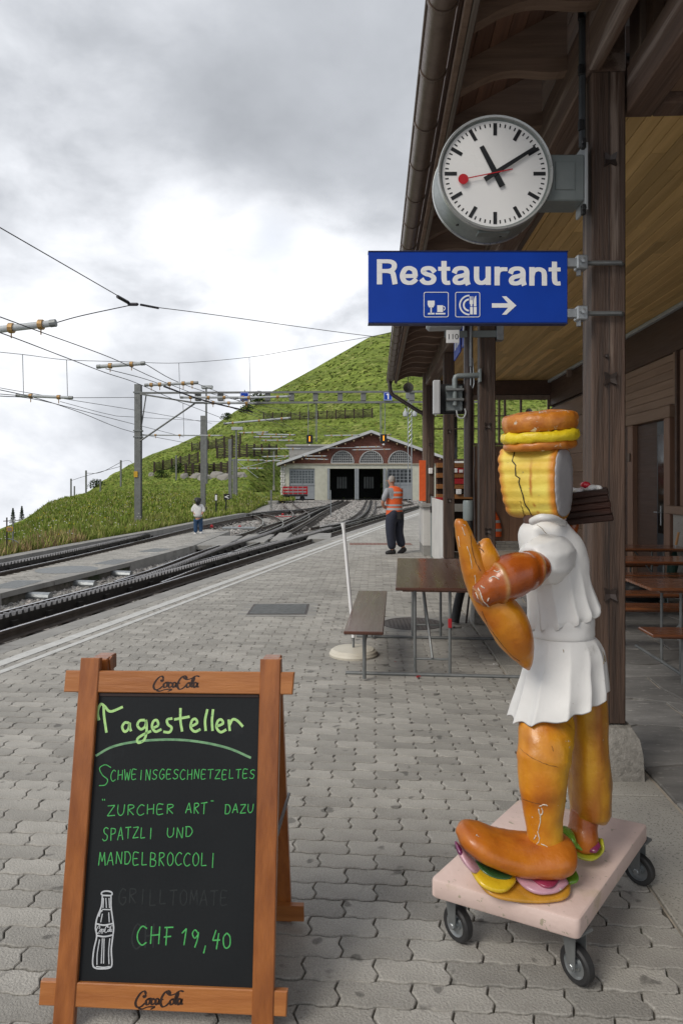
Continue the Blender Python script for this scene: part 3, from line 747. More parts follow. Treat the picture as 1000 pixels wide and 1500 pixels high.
# shrubs
def bush(p, r, lab, h=1.0):
    mb = MB(); mb.c = []
    for i in range(420):
        a, b_, d = R.uniform(0, 6.28), R.uniform(0, 1.5), R.random()**.4
        q_ = p+Vector((math.cos(a)*math.cos(b_)*r*d, math.sin(a)*math.cos(b_)*r*d, math.sin(b_)*r*d*h)); s_ = r*.13
        v_ = [q_+Vector((R.uniform(-s_, s_), R.uniform(-s_, s_), R.uniform(-s_, s_))) for _ in range(3)]; f_ = R.uniform(.5, 1.2)
        mb.add(v_, [(0,1,2)]); mb.c += [(.045*f_,.075*f_,.022*f_)]*3
    st_ = MB().tube([p-Vector((0,0,.2)), p+Vector((0,0,r*.5))], r*.05, 6)
    t = thing('shrub', lab, 'shrub', p, group='shrubs on the hill'); mb.build('foliage', M['tuft'], t); st_.build('stem', M['bark'], t)
for px, py, r, lab in ((237,697,1.6,'dark green shrub low on the slope behind the tall left mast'),(262,690,1.9,'larger dark shrub beside the lower snow fence'),(190,676,1.5,'small bush on the skyline left of the mast'),
                       (141,712,1.8,'bush on the skyline beside the hilltop wire poles'),(378,590,2.6,'bushes on the skyline above the gantry beam'),(60,764,.8,'little bush low on the left grass ridge'),
                       (362,601,1.6,'small bush on the skyline just left of the blue gantry plate'),(333,612,1.4,'low bush on the skyline above the second mast')):
    p = hit(px, py+3)
    if p: bush(p, r*p.y/130, lab)
for px, py, s_ in ((270,701,.6),(288,700,.8),(300,702,.9),(318,699,1.1),(331,701,1.0),(352,699,.8),(222,697,.6)):
    p = hit(px, py)
    if p:
        mb = MB(); mb.lathe([(.01,-.4),(s_*.8,-.2),(s_,.1),(s_*.6,.5),(.02,.62)], 7, Matrix.Translation(p) @ Matrix.Rotation(.3, 4, 'X'))
        mb.v = [tuple(Vector(q_)+Vector((R.uniform(-.12,.12),R.uniform(-.12,.12),R.uniform(-.12,.12)))) for q_ in mb.v]
        solo(mb, 'boulder', M['stonep'], p, 'pale boulder below the lower snow fence, '+{270:'first of the row from the left',288:'second from the left',300:'third from the left',318:'the largest one',331:'just right of the largest',352:'right end, under the lamp post',222:'alone near the tall mast'}[px], 'boulder', 'boulders on the slope')
# spruces
def spruce(px, py0, py1, Y, lab):
    x = (px-500)/1000*Y; zb_ = ground(x, Y); zt = HC-(py0-HY)/1000*Y; h = zt-zb_; base = Vector((x, Y, zb_))
    t = thing('spruce_tree', lab, 'spruce', base, group='spruces on the left ridge')
    MB().tube([base, base+Vector((0,0,h*.5)), base+Vector((0,0,h))], [h*.03, h*.02, h*.004], 7).build('trunk', M['bark'], t)
    mb = MB()
    for i in range(1500):
        f_ = R.random()**.8; z_ = .10+.9*f_; whorl = math.sin(z_*46)*.5+.5
        r_ = (1-z_)*.27*h*(.55+.45*whorl)*R.random()**.45+.01; a = R.uniform(0, 6.28)
        q_ = base+Vector((math.cos(a)*r_, math.sin(a)*r_, z_*h-r_*.35)); s_ = h*.022
        mb.add([q_+Vector((math.cos(a)*s_*2.2, math.sin(a)*s_*2.2, -s_)), q_+Vector((-math.sin(a)*s_, math.cos(a)*s_, 0)), q_+Vector((math.sin(a)*s_, -math.cos(a)*s_, s_*.5))], [(0,1,2)])
    mb.build('crown', M['needle'], t)
spruce(19, 744, 785, 70, 'left dark spruce standing alone on the grassy ridge'); spruce(32, 741, 785, 71, 'right dark spruce of the pair on the grassy ridge')
# snow fences on the hill
def snow_fence(x0, y0, x1, y1, n, h, lab):
    pts = [hit(lerp(x0, x1, i/(n-1)), lerp(y0, y1, i/(n-1))) for i in range(n)]; pts = [p for p in pts if p]
    t = thing('snow_fence', lab, 'fence', pts[0], group='snow fences on the hillside')
    for p in pts: MB().box(p.x-.13, p.x+.13, p.y-.13, p.y+.13, p.z-.4, p.z+h).build('post', M['fencem'], t)
    for a, b in zip(pts, pts[1:]):
        for f_ in (.12, .24, .36, .48, .60, .72, .84):
            MB().tube([a+Vector((0,0,h*f_)), b+Vector((0,0,h*f_))], .07, 4).build('rail', M['fencem'], t)
snow_fence(386, 617, 545, 612, 13, 2.1, 'long dark snow fence high above the depot roof')
snow_fence(281, 662, 352, 652, 7, 2.0, 'dark snow fence upper left, behind the second mast')
snow_fence(226, 692, 290, 679, 6, 1.9, 'dark snow fence low on the slope right of the tall mast')
snow_fence(318, 672, 405, 668, 9, 2.0, 'dark snow fence across the slope behind the lamp post')
snow_fence(272, 699, 334, 694, 7, 1.6, 'lowest dark snow fence above the row of boulders')
# ================================================================== STATION BUILDING (local frame: u right, v along the platform, z up)
st = thing('station_building', 'brown timber station building with deep porch roof along the right side of the platform', 'building', (0,0,0), -TH)
def sb(mb, name, m, parent=None, sm=False): return mb.build(name, m, parent or st, sm, False)
UC = 1.33; PW = .19
PV = [3.97, 8.2, 12.45, 16.7]
def bolt(u, v, z, par, s=.034):
    # four-cornered forged washer with a sunk centre
    mb = MB(); c_ = Vector((u, v, z)); o = [c_+Vector((s*a, -.012-.012*(abs(a)+abs(b) > 1.5), s*b)) for a, b in ((-1,-1.1),(0,-.62),(1,-1.1),(.85,0),(1,1.1),(0,.62),(-1,1.1),(-.85,0))]
    bk = [Vector((p.x, v+.004, p.z)) for p in o]; n = 8
    mb.add(o+bk+[c_+Vector((0,-.006,0))], [(i, (i+1) % n, 16) for i in range(n)]+[(i, (i+1) % n, (i+1) % n+n, i+n) for i in range(n)])
    return sb(mb, 'bolt_plate', M['pipe'], par)
for i, v in enumerate(PV):
    z0 = .295 if i < 3 else 1.15
    hw = PW/2; gr = .0025
    mb = MB(); mb.bbox(UC-hw, UC+hw, v, v+.185, z0, 4.03, .008)
    mb.bbox(UC-hw-.004, UC+hw+.004, v+.07, v+.078, z0, 4.03, .001) if False else None
    p = sb(mb, 'post', M['post'])
    sb(MB().box(UC-.002, UC+.0015, v-.0012, v+.01, z0, 4.028), 'drying_crack', M['black'], p)
    for z_ in ((3.52, 2.27, 1.04) if i == 0 else (2.35, 1.1) if i == 1 else (2.6, 1.35)): bolt(UC-.002 if i else UC+.005, v, z_, p)
    if i == 0:
        for z_ in (2.475, 2.52+.0): sb(MB().lathe([(.013, 0), (.011, .016), (.001, .018)], 8, Matrix.Translation((UC-.015, v, 2.40)) @ Matrix.Rotation(math.pi/2, 4, 'X')), 'screw', M['pipe'], p); break
        for z_ in (3.42, 1.72, .80, .58): sb(MB().box(UC+hw, UC+hw+.014, v+.06, v+.12, z_-.03, z_+.03), 'side_bolt', M['black'], p)
    if i < 3:
        mb = MB(); prof = [(.175, 0), (.17, .15), (.155, .23), (.125, .285), (.02, .293)]
        rings = []
        for r_, z_ in prof:
            ring = []
            for k in range(24):
                a = 2*math.pi*k/24+math.pi/4; cx_, cy_ = math.cos(a), math.sin(a); m_ = max(abs(cx_), abs(cy_)); f_ = .90+.10*m_
                q_ = Vector((UC+cx_/m_*r_*f_, v+.09+cy_/m_*r_*f_, z_)); nz = noise.noise(q_*14)*.009 if z_ > 0 else 0
                ring.append(q_+Vector((cx_*nz, cy_*nz, 0)))
            rings.append(ring)
        mb.loft(rings); sb(mb, 'plinth', M['stonep'], p, True)
# purlin on the posts, with its upper moulding, and the soffit
vN, vF = .6, 17.15
sb(MB().bbox(1.215, 1.43, 3.975, vF, 4.03, 4.40, .01), 'purlin', M['beam']); sb(MB().bbox(1.217, 1.285, vN, 3.97, 4.032, 4.40, .008), 'purlin', M['beam'])
sb(MB().bbox(1.45, 1.52, 4.2, vF, 4.10, 4.175, .006), 'ceiling_trim', M['trim'])
sb(MB().box(1.432, 1.52, 4.15, vF, 4.18, 4.4), 'beam_infill', M['darkwood'])
# curved rafter tails
def rafter(v):
    top = []; bot = []
    for i in range(13):
        t = i/12; u = .545+(1.215-.545)*t; zt = lerp(4.36, 4.70, t)
        zb = 4.20+.14*t+.045*math.sin(t*math.pi*1.6-.3)
        top.append((u, zt)); bot.append((u, zb))
    poly = bot+top[::-1]; Mx = Matrix(((1,0,0,0),(0,0,1,v),(0,1,0,0),(0,0,0,1)))
    mb = MB(); mb.prism(poly, .085, Mx); return mb
rme = rafter(0).mesh('rafter', M['rafter'])
rv = [1.1, 1.78, 2.45, 3.12, 3.76, 4.40]+[4.40+.66*k for k in range(1, 20)]
for v in rv:
    if v < vF: link('rafter', rme, st, (0, v, 0))
# soffit boards above the rafters
bw = .112; bme = {}
def soff(u0, z0):
    mb = MB(); mb.box(u0, u0+bw-.004, vN, vF+.1, 0, .02)
    mb.v = [(a, b, c+lerp(4.36, 4.70, (a-.545)/(.67))) for a, b, c in mb.v]; return mb
for i in range(8): sb(soff(.50+i*bw, 0), 'soffit_board', M['soffit'])
# eaves: fascia boards and gutter
def bar(u0, u1, z0, z1, name, m, v0=vN, v1=vF+.12): return sb(MB().bbox(u0, u1, v0, v1, z0, z1, .004), name, m)
bar(.505, .535, 4.145, 4.40, 'fascia_board', M['trim']); bar(.468, .503, 4.17, 4.42, 'fascia_board', M['rafter']); bar(.44, .466, 4.24, 4.46, 'fascia_board', M['darkwood'])
GU, GZ, GR = .355, 4.235, .078
mb = MB(); rings = []
half = [(GU+GR*math.cos(a), GZ+GR*math.sin(a)) for a in [math.pi+math.pi*k/14 for k in range(15)]]
inner = [(GU+(GR-.004)*math.cos(a), GZ+(GR-.004)*math.sin(a)) for a in [2*math.pi-math.pi*k/14 for k in range(15)]]
sec = [(half[0][0]-.010, GZ+.004), ]+half+inner+[(half[0][0]-.004, GZ+.012)]
for v in (vN, vF+.15): rings.append([Vector((a, v, b)) for a, b in sec])
mb.loft(rings); gut = sb(mb, 'gutter', M['gutter'], None, True)
sb(MB().prism(half, .003, Matrix(((1,0,0,0),(0,0,1,vF+.147),(0,1,0,0),(0,0,0,1)))), 'end_cap', M['gutter'], gut)
sb(MB().tube([(GU-GR-.004, vN, GZ+.008), (GU-GR-.004, vF+.15, GZ+.008)], .010, 8), 'bead', M['gutter'], gut, True)
brk = MB(); s_ = [(GU+(GR+.006)*math.cos(a), GZ+(GR+.006)*math.sin(a)) for a in [math.pi*.97+math.pi*1.0*k/14 for k in range(15)]]
i_ = [(GU+(GR+.001)*math.cos(a), GZ+(GR+.001)*math.sin(a)) for a in [math.pi*1.97-math.pi*k/14 for k in range(15)]]
brk.prism(s_+i_, .03, Matrix(((1,0,0,0),(0,0,1,0),(0,1,0,0),(0,0,0,1)))); brm = brk.mesh('gutter_bracket', M['gutter'])
for k in range(27):
    v = 1.15+.615*k
    if v < vF+.1: link('gutter_bracket', brm, gut, (0, v, 0))
# downpipe elbow at the far end, running in to the last post
pts = smooth([(GU, 16.95, GZ-.05), (GU, 16.95, 4.02), (GU+.05, 16.95, 3.86), (GU+.22, 16.93, 3.74), (1.02, 16.85, 3.44), (1.17, 16.83, 3.34), (1.19, 16.83, 3.1), (1.19, 16.83, 1.2)], 6)
sb(MB().tube(pts, .05, 12), 'downpipe', M['pipe'], None, True)
sb(MB().bbox(1.15, 1.235, 16.72, 16.9, 1.18, 4.4, .004), 'corner_board', M['trimz'])
# upper roof covering so that no sky shows from the side
mb = MB(); mb.add([(.42,vN,4.45),(5.2,vN,6.6),(5.2,vF+.2,6.6),(.42,vF+.2,4.45),(.42,vN,4.52),(5.2,vN,6.7),(5.2,vF+.2,6.7),(.42,vF+.2,4.52)], [(0,1,2,3),(4,7,6,5),(0,4,5,1),(1,5,6,2),(2,6,7,3),(3,7,4,0)])
sb(mb, 'roof_deck', mat('roof_sheet', (.12,.09,.08), None, 4, .7))
for k in range(9):
    pass
# porch ceiling planks
UW = 4.27; ZC = 4.18; pw = .118; u = 1.50
while u < UW:
    v = 4.14 if u > 1.46 else vN; v = 4.16
    first = True
    while v < vF:
        ln = R.uniform(2.2, 4.4) if not first else R.uniform(.8, 3.6); first = False; v1 = min(vF, v+ln)
        mb = MB(); mb.bbox(u, min(u+pw, UW+.05)-.006, v, v1-.004, ZC+R.uniform(0, .002), ZC+.02, .004); sb(mb, 'ceiling_plank', M['ceil']); v = v1
    u += pw
sb(MB().box(1.43, UW+.3, 4.12, vF, ZC+.022, ZC+.04), 'ceiling_backing', M['black'])
# nearer bay: lower framed box beside the first post
zb = 3.80
sb(MB().bbox(1.435, 1.60, -1.5, 4.05, zb, zb+.26, .008), 'bay_beam', M['beam'])
sb(MB().bbox(1.602, 4.4, 3.90, 4.05, zb+.002, zb+.26, .006), 'bay_beam', M['beam'])
sb(MB().bbox(1.44, 1.545, 3.80, 3.96, zb+.262, 5.4, .006), 'bay_stud', M['trimz'])
sb(MB().bbox(1.47, 1.53, 3.70, 3.80, zb+.262, 5.4, .004), 'bay_stud', M['rafter'])
for k in range(9): sb(MB().bbox(1.53, 1.55, -1.5, 3.72, zb+.262+k*.14, zb+.398+k*.14, .003), 'bay_board', M['beam'])
for k in range(16): sb(MB().bbox(1.61+k*.17, 1.775+k*.17, -1.5, 3.895, zb+.06, zb+.08, .003), 'bay_soffit_board', M['soffit'] if k % 2 else M['panel'])
# house wall under the porch
wz = [(.0, 3.62)]
sb(MB().bbox(4.27, 4.45, .5, vF, 3.55, 4.17, .006), 'wall_beam', M['darkwood'])
sb(MB().bbox(4.19, 4.265, 4.2, vF, 4.11, 4.17, .01), 'ceiling_trim', M['tube'])
sb(MB().box(4.36, 4.6, .5, vF, 0, 3.56), 'wall', M['darkwood'])
# granite dado and the window beside the door
for k in range(5): sb(MB().bbox(4.29, 4.352, 10.10-(k+1)*.62, 10.10-k*.62-.006, .0, 1.22, .004), 'granite_dado_slab', M['gran'])
sb(MB().bbox(4.22, 4.36, 6.2, 10.22, 1.22, 1.34, .012), 'window_sill', M['panel'])
w_ = sb(MB().bbox(4.30, 4.35, 9.78, 9.90, 1.34, 3.55, .006), 'window_frame', M['panelv'])
sb(MB().bbox(4.28, 4.34, 9.60, 9.70, 1.34, 3.55, .006), 'window_frame', M['panelv'])
sb(MB().bbox(4.29, 4.35, 6.2, 9.6, 3.35, 3.55, .006), 'window_frame', M['panelv'])
sb(MB().box(4.335, 4.345, 6.2, 9.6, 1.36, 3.34), 'window_pane', M['glassd'])
# door: frame, lintel, leaves
dr = sb(MB().bbox(4.25, 4.36, 10.12, 10.32, .0, 2.62, .006), 'door_frame', M['panelv'])
sb(MB().bbox(4.25, 4.36, 11.55, 11.78, .0, 2.62, .006), 'door_frame', M['panelv'])
sb(MB().bbox(4.25, 4.36, 10.12, 12.6, 2.625, 2.80, .006), 'door_lintel', M['panel'])
d_ = sb(MB().bbox(4.315, 4.355, 10.33, 10.72, .02, 2.6, .004), 'door', mat('blue_grey_door', (.018,.026,.034), (.014,.02,.028), 6, .35), None)
sb(MB().bbox(4.305, 4.315, 10.37, 10.66, .9, 2.4, .003), 'door_pane', M['glassd'], d_)
sb(MB().bbox(4.30, 4.315, 10.54, 10.575, 1.02, 1.32, .004).tube([(4.30, 10.56, 1.22), (4.26, 10.56, 1.22), (4.255, 10.68, 1.22)], .009, 8), 'handle', M['galv'], d_)
d2 = sb(MB().bbox(4.325, 4.355, 10.73, 11.54, .02, 2.6, .004), 'door', M['darkwood'], None)
sb(MB().bbox(4.22, 4.25, 11.62, 11.70, 2.02, 2.16, .006), 'door_bell_box', M['yellow'] if False else M['trimz'])
sb(MB().bbox(4.25, 4.36, 11.79, 12.25, .0, 2.62, .006), 'door_reveal', M['darkwood'])
# boarded wall panels above the door
for k in range(6): sb(MB().bbox(4.32, 4.35, 9.98, 13.2, 2.82+k*.125, 2.82+k*.125+.121, .003), 'wall_board', M['panel'])
sb(MB().bbox(4.26, 4.355, 9.91, 9.975, 1.34, 3.55, .006), 'pilaster', M['darkwood'])
sb(MB().bbox(4.28, 4.352, 10.0, 10.07, 2.80, 3.56, .004), 'panel_frame', M['panel'])
for k in range(8): sb(MB().bbox(4.30, 4.34, 13.3, vF, .3+k*.4, .3+k*.4+.394, .004), 'wall_board', M['panel'])
# far end of the porch: beam, glazing, board doors, brick base
ve = 17.0
sb(MB().bbox(1.43, 4.35, ve-.1, ve+.15, 3.83, 4.17, .006), 'end_beam', M['darkwood'])
ew = sb(MB().bbox(1.43, 4.3, ve, ve+.08, 3.71, 3.825, .004), 'end_window_frame', M['trimz'])
for u0, z0, z1 in ((2.38, 2.62, 3.71), (3.02, 2.62, 3.71), (3.16, 2.62, 3.71), (3.55, 2.62, 3.71), (4.22, 2.62, 3.71), (1.72, 2.2, 3.71), (2.28, 1.8, 3.71)):
    sb(MB().bbox(u0, u0+.05, ve+.003, ve+.07, z0, z1, .003), 'window_mullion', M['trimz'], ew)
for z_ in (3.3, 2.98): sb(MB().bbox(1.45, 4.22, ve+.01, ve+.055, z_, z_+.03, .003), 'window_bar', M['trimz'], ew)
sb(MB().bbox(2.36, 4.3, ve, ve+.08, 2.58, 2.64, .004), 'window_rail', M['trimz'], ew)
sb(MB().bbox(1.72, 2.3, ve+.01, ve+.06, 2.2, 2.25, .004), 'window_rail', M['trimz'], ew)
sb(MB().box(1.77, 2.02, ve+.03, ve+.036, 2.25, 3.7), 'window_pane', M['glassd'], ew)
for k in range(6):
    u0 = 2.30+k*.33
    sb(MB().bbox(u0, u0+.325, ve-.01, ve+.03, .22, 2.57, .004), 'door_board', M['panelv'])
sb(MB().tube([(2.93, ve-.02, 1.42), (2.93, ve-.06, 1.38), (2.95, ve-.06, 1.30)], .014, 6), 'latch', M['galvd'])
for r_ in range(3):
    for k in range(9): sb(MB().bbox(2.3+k*.22+(r_ % 2)*.1, 2.3+k*.22+.212+(r_ % 2)*.1, ve-.02, ve+.05, .0+r_*.072, .066+r_*.072, .004), 'base_block', M['conc'])
# white rendered pillar under the last post, and the white boarded screen beside it
sb(MB().bbox(1.075, 1.56, 15.62, 16.95, .22, 1.10, .01), 'corner_pillar', M['plaster'])
sb(MB().bbox(1.085, 1.55, 15.63, 16.94, .0, .218, .006), 'pillar_base', M['conc'])
sb(MB().bbox(1.02, 1.60, 15.55, 17.0, 1.102, 1.16, .012), 'pillar_cap', M['conc'])
sc = thing('white_screen', 'white boarded screen with a grey edge post between the timber posts', 'screen', B(1.24, 12.75), -TH)
for k in range(3): MB().bbox(0, .035, .0+k*.82, .815+k*.82, .04, 1.33, .004).build('board', M['plaster'], sc, False, False)
MB().bbox(-.02, .05, 2.47, 2.55, 0, 1.36, .004).build('edge_post', M['grey'], sc, False, False)
MB().bbox(-.03, -.002, 2.42, 2.50, 1.0, 1.15, .004).build('lock', M['black'], sc, False, False)
# shelf cart with red boxes at the far end
sh = thing('kiosk_shelf', 'orange brown plank shelf with red packs at the far end of the porch', 'shelf', B(1.5, 16.2), -TH)
org = wood('orange_shelf_plank', (.28,.12,.035), (.2,.08,.02), 0, 10, .6, .2, .2)
for z_ in (1.28, 1.52, 1.78, 2.02): MB().bbox(-.05, .78, .0, .35, z_, z_+.11, .006).build('plank', org, sh, False, False)
for u0 in (-.05, .72): MB().bbox(u0, u0+.05, .355, .40, 0, 2.13, .004).build('upright', M['darkwood'], sh, False, False)
MB().box(-.05, .78, .40, .42, 0, 2.1).build('back', M['darkwood'], sh, False, False)
MB().bbox(-.05, .8, -.02, .35, .98, 1.16, .004).build('counter', M['conc'], sh, False, False)
rp = mat('red_packaging', (.42,.015,.02), (.34,.012,.02), 9, .45)
for i, (u0, u1, z0, h_, m_) in enumerate(((.30,.78,1.89,.12,rp),(.28,.74,1.63,.13,rp),(.33,.42,1.90,.10,M['white']),(.46,.55,1.90,.07,M['white']))):
    b_ = MB().bbox(0, u1-u0, -.02 if m_ is rp else -.035, .2, 0, h_, .006)
    o = link('pack', b_.mesh('pack', m_), None, B(1.5+u0, 16.2, z0+.0), (0,0,-TH)); lb = ['red pack lying on the top kiosk shelf','red pack lying on the lower kiosk shelf','small white carton left on the top kiosk shelf','smaller white carton right on the top kiosk shelf'][i]
    tag(o, lb, 'pack', 'packs on the kiosk shelf')
o = MB().lathe([(.11,0),(.13,.16),(.12,.16),(.1,.01)], 18, Matrix.Translation(B(1.42,15.1,1.18))); solo(o, 'red_bucket', rp, B(1.42,15.1,1.18), 'red bucket standing behind the white screen', 'bucket', None, True)
solo(MB().bbox(-.06,.06,-.05,.05,0,.12,.01,Matrix.Translation(B(1.95,16.18,1.39))), 'switch_box', M['white'], B(1.95,16.18,1.39), 'small white box on the lowest kiosk shelf', 'box')
solo(MB().bbox(-.05,.05,-.06,.0,0,.14,.01,Matrix.Translation(B(1.33,16.695,1.88))), 'junction_box', M['white'], B(1.33,16.69,1.88), 'small white box fixed to the farthest timber post', 'box')
solo(MB().bbox(-.15,.0,-.02,.0,0,.92,.004,Matrix.Translation(B(1.13,15.5,1.25))), 'orange_board', M['orange'], B(1.13,15.5,1.25), 'bright orange board hanging edge on beside the farthest post', 'board')
# porch bits: stickers
for z_, tx in ((3.50, 0),): pass
# downpipe on post two
dp = smooth([(1.105, 8.22, 4.3), (1.105, 8.22, 3.0), (1.105, 8.22, 1.5), (1.105, 8.22, .75), (1.08, 8.22, .58), (.99, 8.16, .30), (.93, 8.12, .02)], 5)
d3 = sb(MB().tube([p for p in dp if p.z > 1.42], .055, 14), 'rain_pipe', M['pipe'], None, True)
sb(MB().tube([p for p in dp if p.z <= 1.30]+[], .052, 14), 'pipe_foot', M['rubber'], d3, True)
sb(MB().lathe([(.058,1.22),(.064,1.24),(.064,1.44),(.058,1.46)], 16, Matrix.Translation((1.105, 8.22, 0))), 'pipe_collar', M['grey'], d3, True)
sb(MB().tube(smooth([(1.165, 8.16, 2.1), (1.17, 8.15, 1.9), (1.16, 8.15, 1.75), (1.17, 8.15, .9), (1.10, 8.1, .35), (1.06, 8.08, .02)]), .012, 8), 'cable', M['pipe'], d3, True)
# ------------------------------------------------------------------ things hung on the building
v2 = 8.2
def T3(x, y, z): return Matrix.Translation((x, y, z))
# lamp box with plate 110 under the sign
b0 = B(1.24, v2, 3.45); bx = thing('camera_bracket', 'flat grey bracket arm on the second post carrying the number 110 plate', 'bracket', b0, -TH)
MB().bbox(-.42, .26, -.03, -.005, -.05, .03, .004).build('arm', M['grey'], bx, False, False)
MB().bbox(.19, .27, -.06, .06, -.09, .30, .004).build('side_plate', M['galv'], bx, False, False)
MB().bbox(-.13, -.10, -.05, -.01, -.40, .32, .004).tube([(-.115,-.03,-.4),(-.115,-.03,-.62),(-.09,-.03,-.66),(-.075,-.03,-.6),(-.09,-.03,-.3)], .008, 6).build('wire_loop', M['galv'], bx, False, False)
mb = MB(); mb.bbox(-.64, -.22, -.28, .02, .03, .22, .03); mb.build('housing', M['tube'], bx, False, False)
MB().bbox(-.58, -.26, -.30, -.281, .10, .17, .01).build('lens_strip', M['black'], bx, False, False)
pl = MB().bbox(-.43, -.28, -.30, -.29, -.17, -.02, .003).build('number_plate', M['white'], bx, False, False)
def text(s, size, m, parent, loc, rot, ext=.0006, off=0.0, sx=1.0, name='lettering', space=1.0, align='LEFT'):
    cu = bpy.data.curves.new(name, 'FONT'); cu.body = s; cu.size = size; cu.extrude = ext; cu.offset = off; cu.space_character = space; cu.align_x = align
    tmp = bpy.data.objects.new('tmp', cu); C.objects.link(tmp); dg = bpy.context.evaluated_depsgraph_get(); dg.update()
    me = bpy.data.meshes.new_from_object(tmp.evaluated_get(dg)); bpy.data.objects.remove(tmp); me.name = name
    me.transform(Matrix.Scale(sx, 4, Vector((1,0,0)))); me.materials.clear(); me.materials.append(m)
    return link(name, me, parent, loc, rot)
UPR = (math.pi/2, 0, 0)
text('110', .088, M['mark'], pl, (-.422, -.302, -.128), UPR, .0005, .0)
for i, (u0, v0) in enumerate(((1.19, 8.6), (1.195, 9.6))):
    o = link('platform_sign', MB().bbox(-.02, .0, 0, .75, -.35, .22, .004).mesh('platform_sign', M['blue']), None, B(u0, v0, 3.95-.1), (0,0,-TH))
    tag(o, ['nearer narrow blue sign on the purlin seen almost edge on','farther narrow blue sign on the purlin seen almost edge on'][i], 'sign', 'blue signs under the eaves')
    for k in range(3): MB().bbox(-.023, -.0205, .1+k*.2, .22+k*.2, -.22, .1, .001).build('white_mark', M['white'], o, False, False)
# monitor on a pipe arm
b1 = B(1.235, v2, 2.95); mn = thing('display_monitor', 'grey platform display seen from behind, hung on a bent pipe arm at the second post', 'display', b1, -TH)
MB().tube(smooth([(.0,-.03,.0),(-.12,-.03,-.005),(-.26,-.03,-.01)],3)+[Vector((-.285,-.03,-.02)),Vector((-.295,-.03,-.05))]+[Vector((-.295,-.03,-.36))], .032, 12).build('pipe_arm', M['grey'], mn, True, False)
MB().bbox(-.015, .012, -.09, .03, -.09, .07, .006).build('wall_plate', M['grey'], mn, False, False)
for z_ in (-.17, -.29): MB().bbox(-.40, -.19, -.075, .0, z_-.018, z_+.012, .006).build('clamp', M['galvd'], mn, False, False)
MB().bbox(-.40, -.20, -.0, .06, -.42, -.12, .008).build('mount_plate', M['grey'], mn, False, False)
MB().bbox(-.49, -.17, .061, .14, -.45, -.09, .01).build('screen_case', M['black'], mn, False, False)
mb = MB(); mb.bbox(-.505, -.495, -.14, .25, -.46, -.08, .004); mb.v = [tuple(Matrix.Rotation(.0, 3, 'Z') @ Vector(p)) for p in mb.v]; mb.build('side_cover', M['slate'], mn, False, False)
MB().bbox(-.56, -.475, -.135, -.05, -.47, -.07, .008).build('screen_edge', M['slate'], mn, False, False)
MB().tube(smooth([(-.28,-.05,-.42),(-.26,-.06,-.50),(-.2,-.06,-.51),(-.17,-.05,-.45),(-.18,-.04,-.40)]), .009, 6).build('cable', M['tube'], mn, True, False)
# horn loudspeaker
b2 = B(.80, 16.9, 4.0); hs_ = thing('horn_loudspeaker', 'grey horn loudspeaker under the far end of the eaves', 'loudspeaker', b2, -TH)
Mh = Matrix.Rotation(math.pi/2, 4, 'X')
MB().lathe([(.02,-.2),(.03,-.12),(.05,-.05),(.085,.02),(.125,.07),(.128,.075),(.12,.07),(.08,.02),(.03,-.04),(.012,-.05),(.028,-.02),(.001,.0)], 24, Mh, False).build('horn', mat('beige_horn', (.30,.29,.26), None, 6, .5), hs_, True, False)
MB().tube([(0,.1,.02),(0,.12,.3)], .012, 6).build('hanger', M['grey'], hs_, False, False)
o = MB().lathe([(.02,-.15),(.03,-.1),(.06,.0),(.09,.05),(.085,.045),(.03,-.03),(.001,.0)], 20, Matrix.Translation(B(3.72,ve-.14,3.38)) @ Mh, False)
solo(o, 'horn_loudspeaker', M['tube'], B(3.72,ve-.14,3.38), 'smaller grey horn loudspeaker in front of the far porch window', 'loudspeaker', None, True)
solo(MB().bbox(-.05,.05,-.04,.04,-.06,.1,.01,Matrix.Translation(B(4.15,14.9,4.0))), 'wall_lamp', M['trimz'], B(4.15,14.9,4.0), 'small pale lamp box under the porch ceiling at the wall', 'lamp')
# broom-like poles leaning at the far wall
for i, u0 in enumerate((3.72, 3.84, 3.95)):
    b_ = B(u0, 15.2, 0); solo(MB().tube([b_, B(u0+.02, 15.6, 3.2)], .02, 6), 'leaning_pole', M['ceil'], b_, ['left','middle','right'][i]+' of three thin wooden poles leaning at the back of the porch', 'pole', 'poles leaning in the porch')
# hi-vis jacket
b_ = B(2.90, 16.55, .34); t = thing('hi_vis_jacket', 'orange reflective jacket hanging beside the brown board doors', 'jacket', b_, -TH)
mb = MB(); rings = []
for z_, hw_ in ((.0,.17),(.02,.175),(.2,.165),(.38,.14),(.5,.10),(.6,.05),(.66,.02)):
    rings.append([Vector((hw_*math.cos(a)*(1+.08*math.sin(3*a+z_*9)), .07*math.sin(a)+.35, z_)) for a in [2*math.pi*k/20 for k in range(20)]])
mb.loft(rings).build('cloth', M['orange'], t, True, False)
for z0 in (.13, .34):
    rr = []
    for dz in (0, .065):
        hw_ = interp(z0+dz, [(0,.17),(.2,.165),(.38,.14),(.5,.10)])+.006
        rr.append([Vector((hw_*math.cos(a)*(1+.08*math.sin(3*a+(z0+dz)*9)), .076*math.sin(a)+.35, z0+dz)) for a in [2*math.pi*k/20 for k in range(20)]])
    MB().loft(rr).build('reflective_band', M['silver'], t, True, False)
MB().tube([(0,.35,.64),(0,.42,.80),(0,.47,.81)], .01, 6).build('hook', M['galvd'], t, False, False)

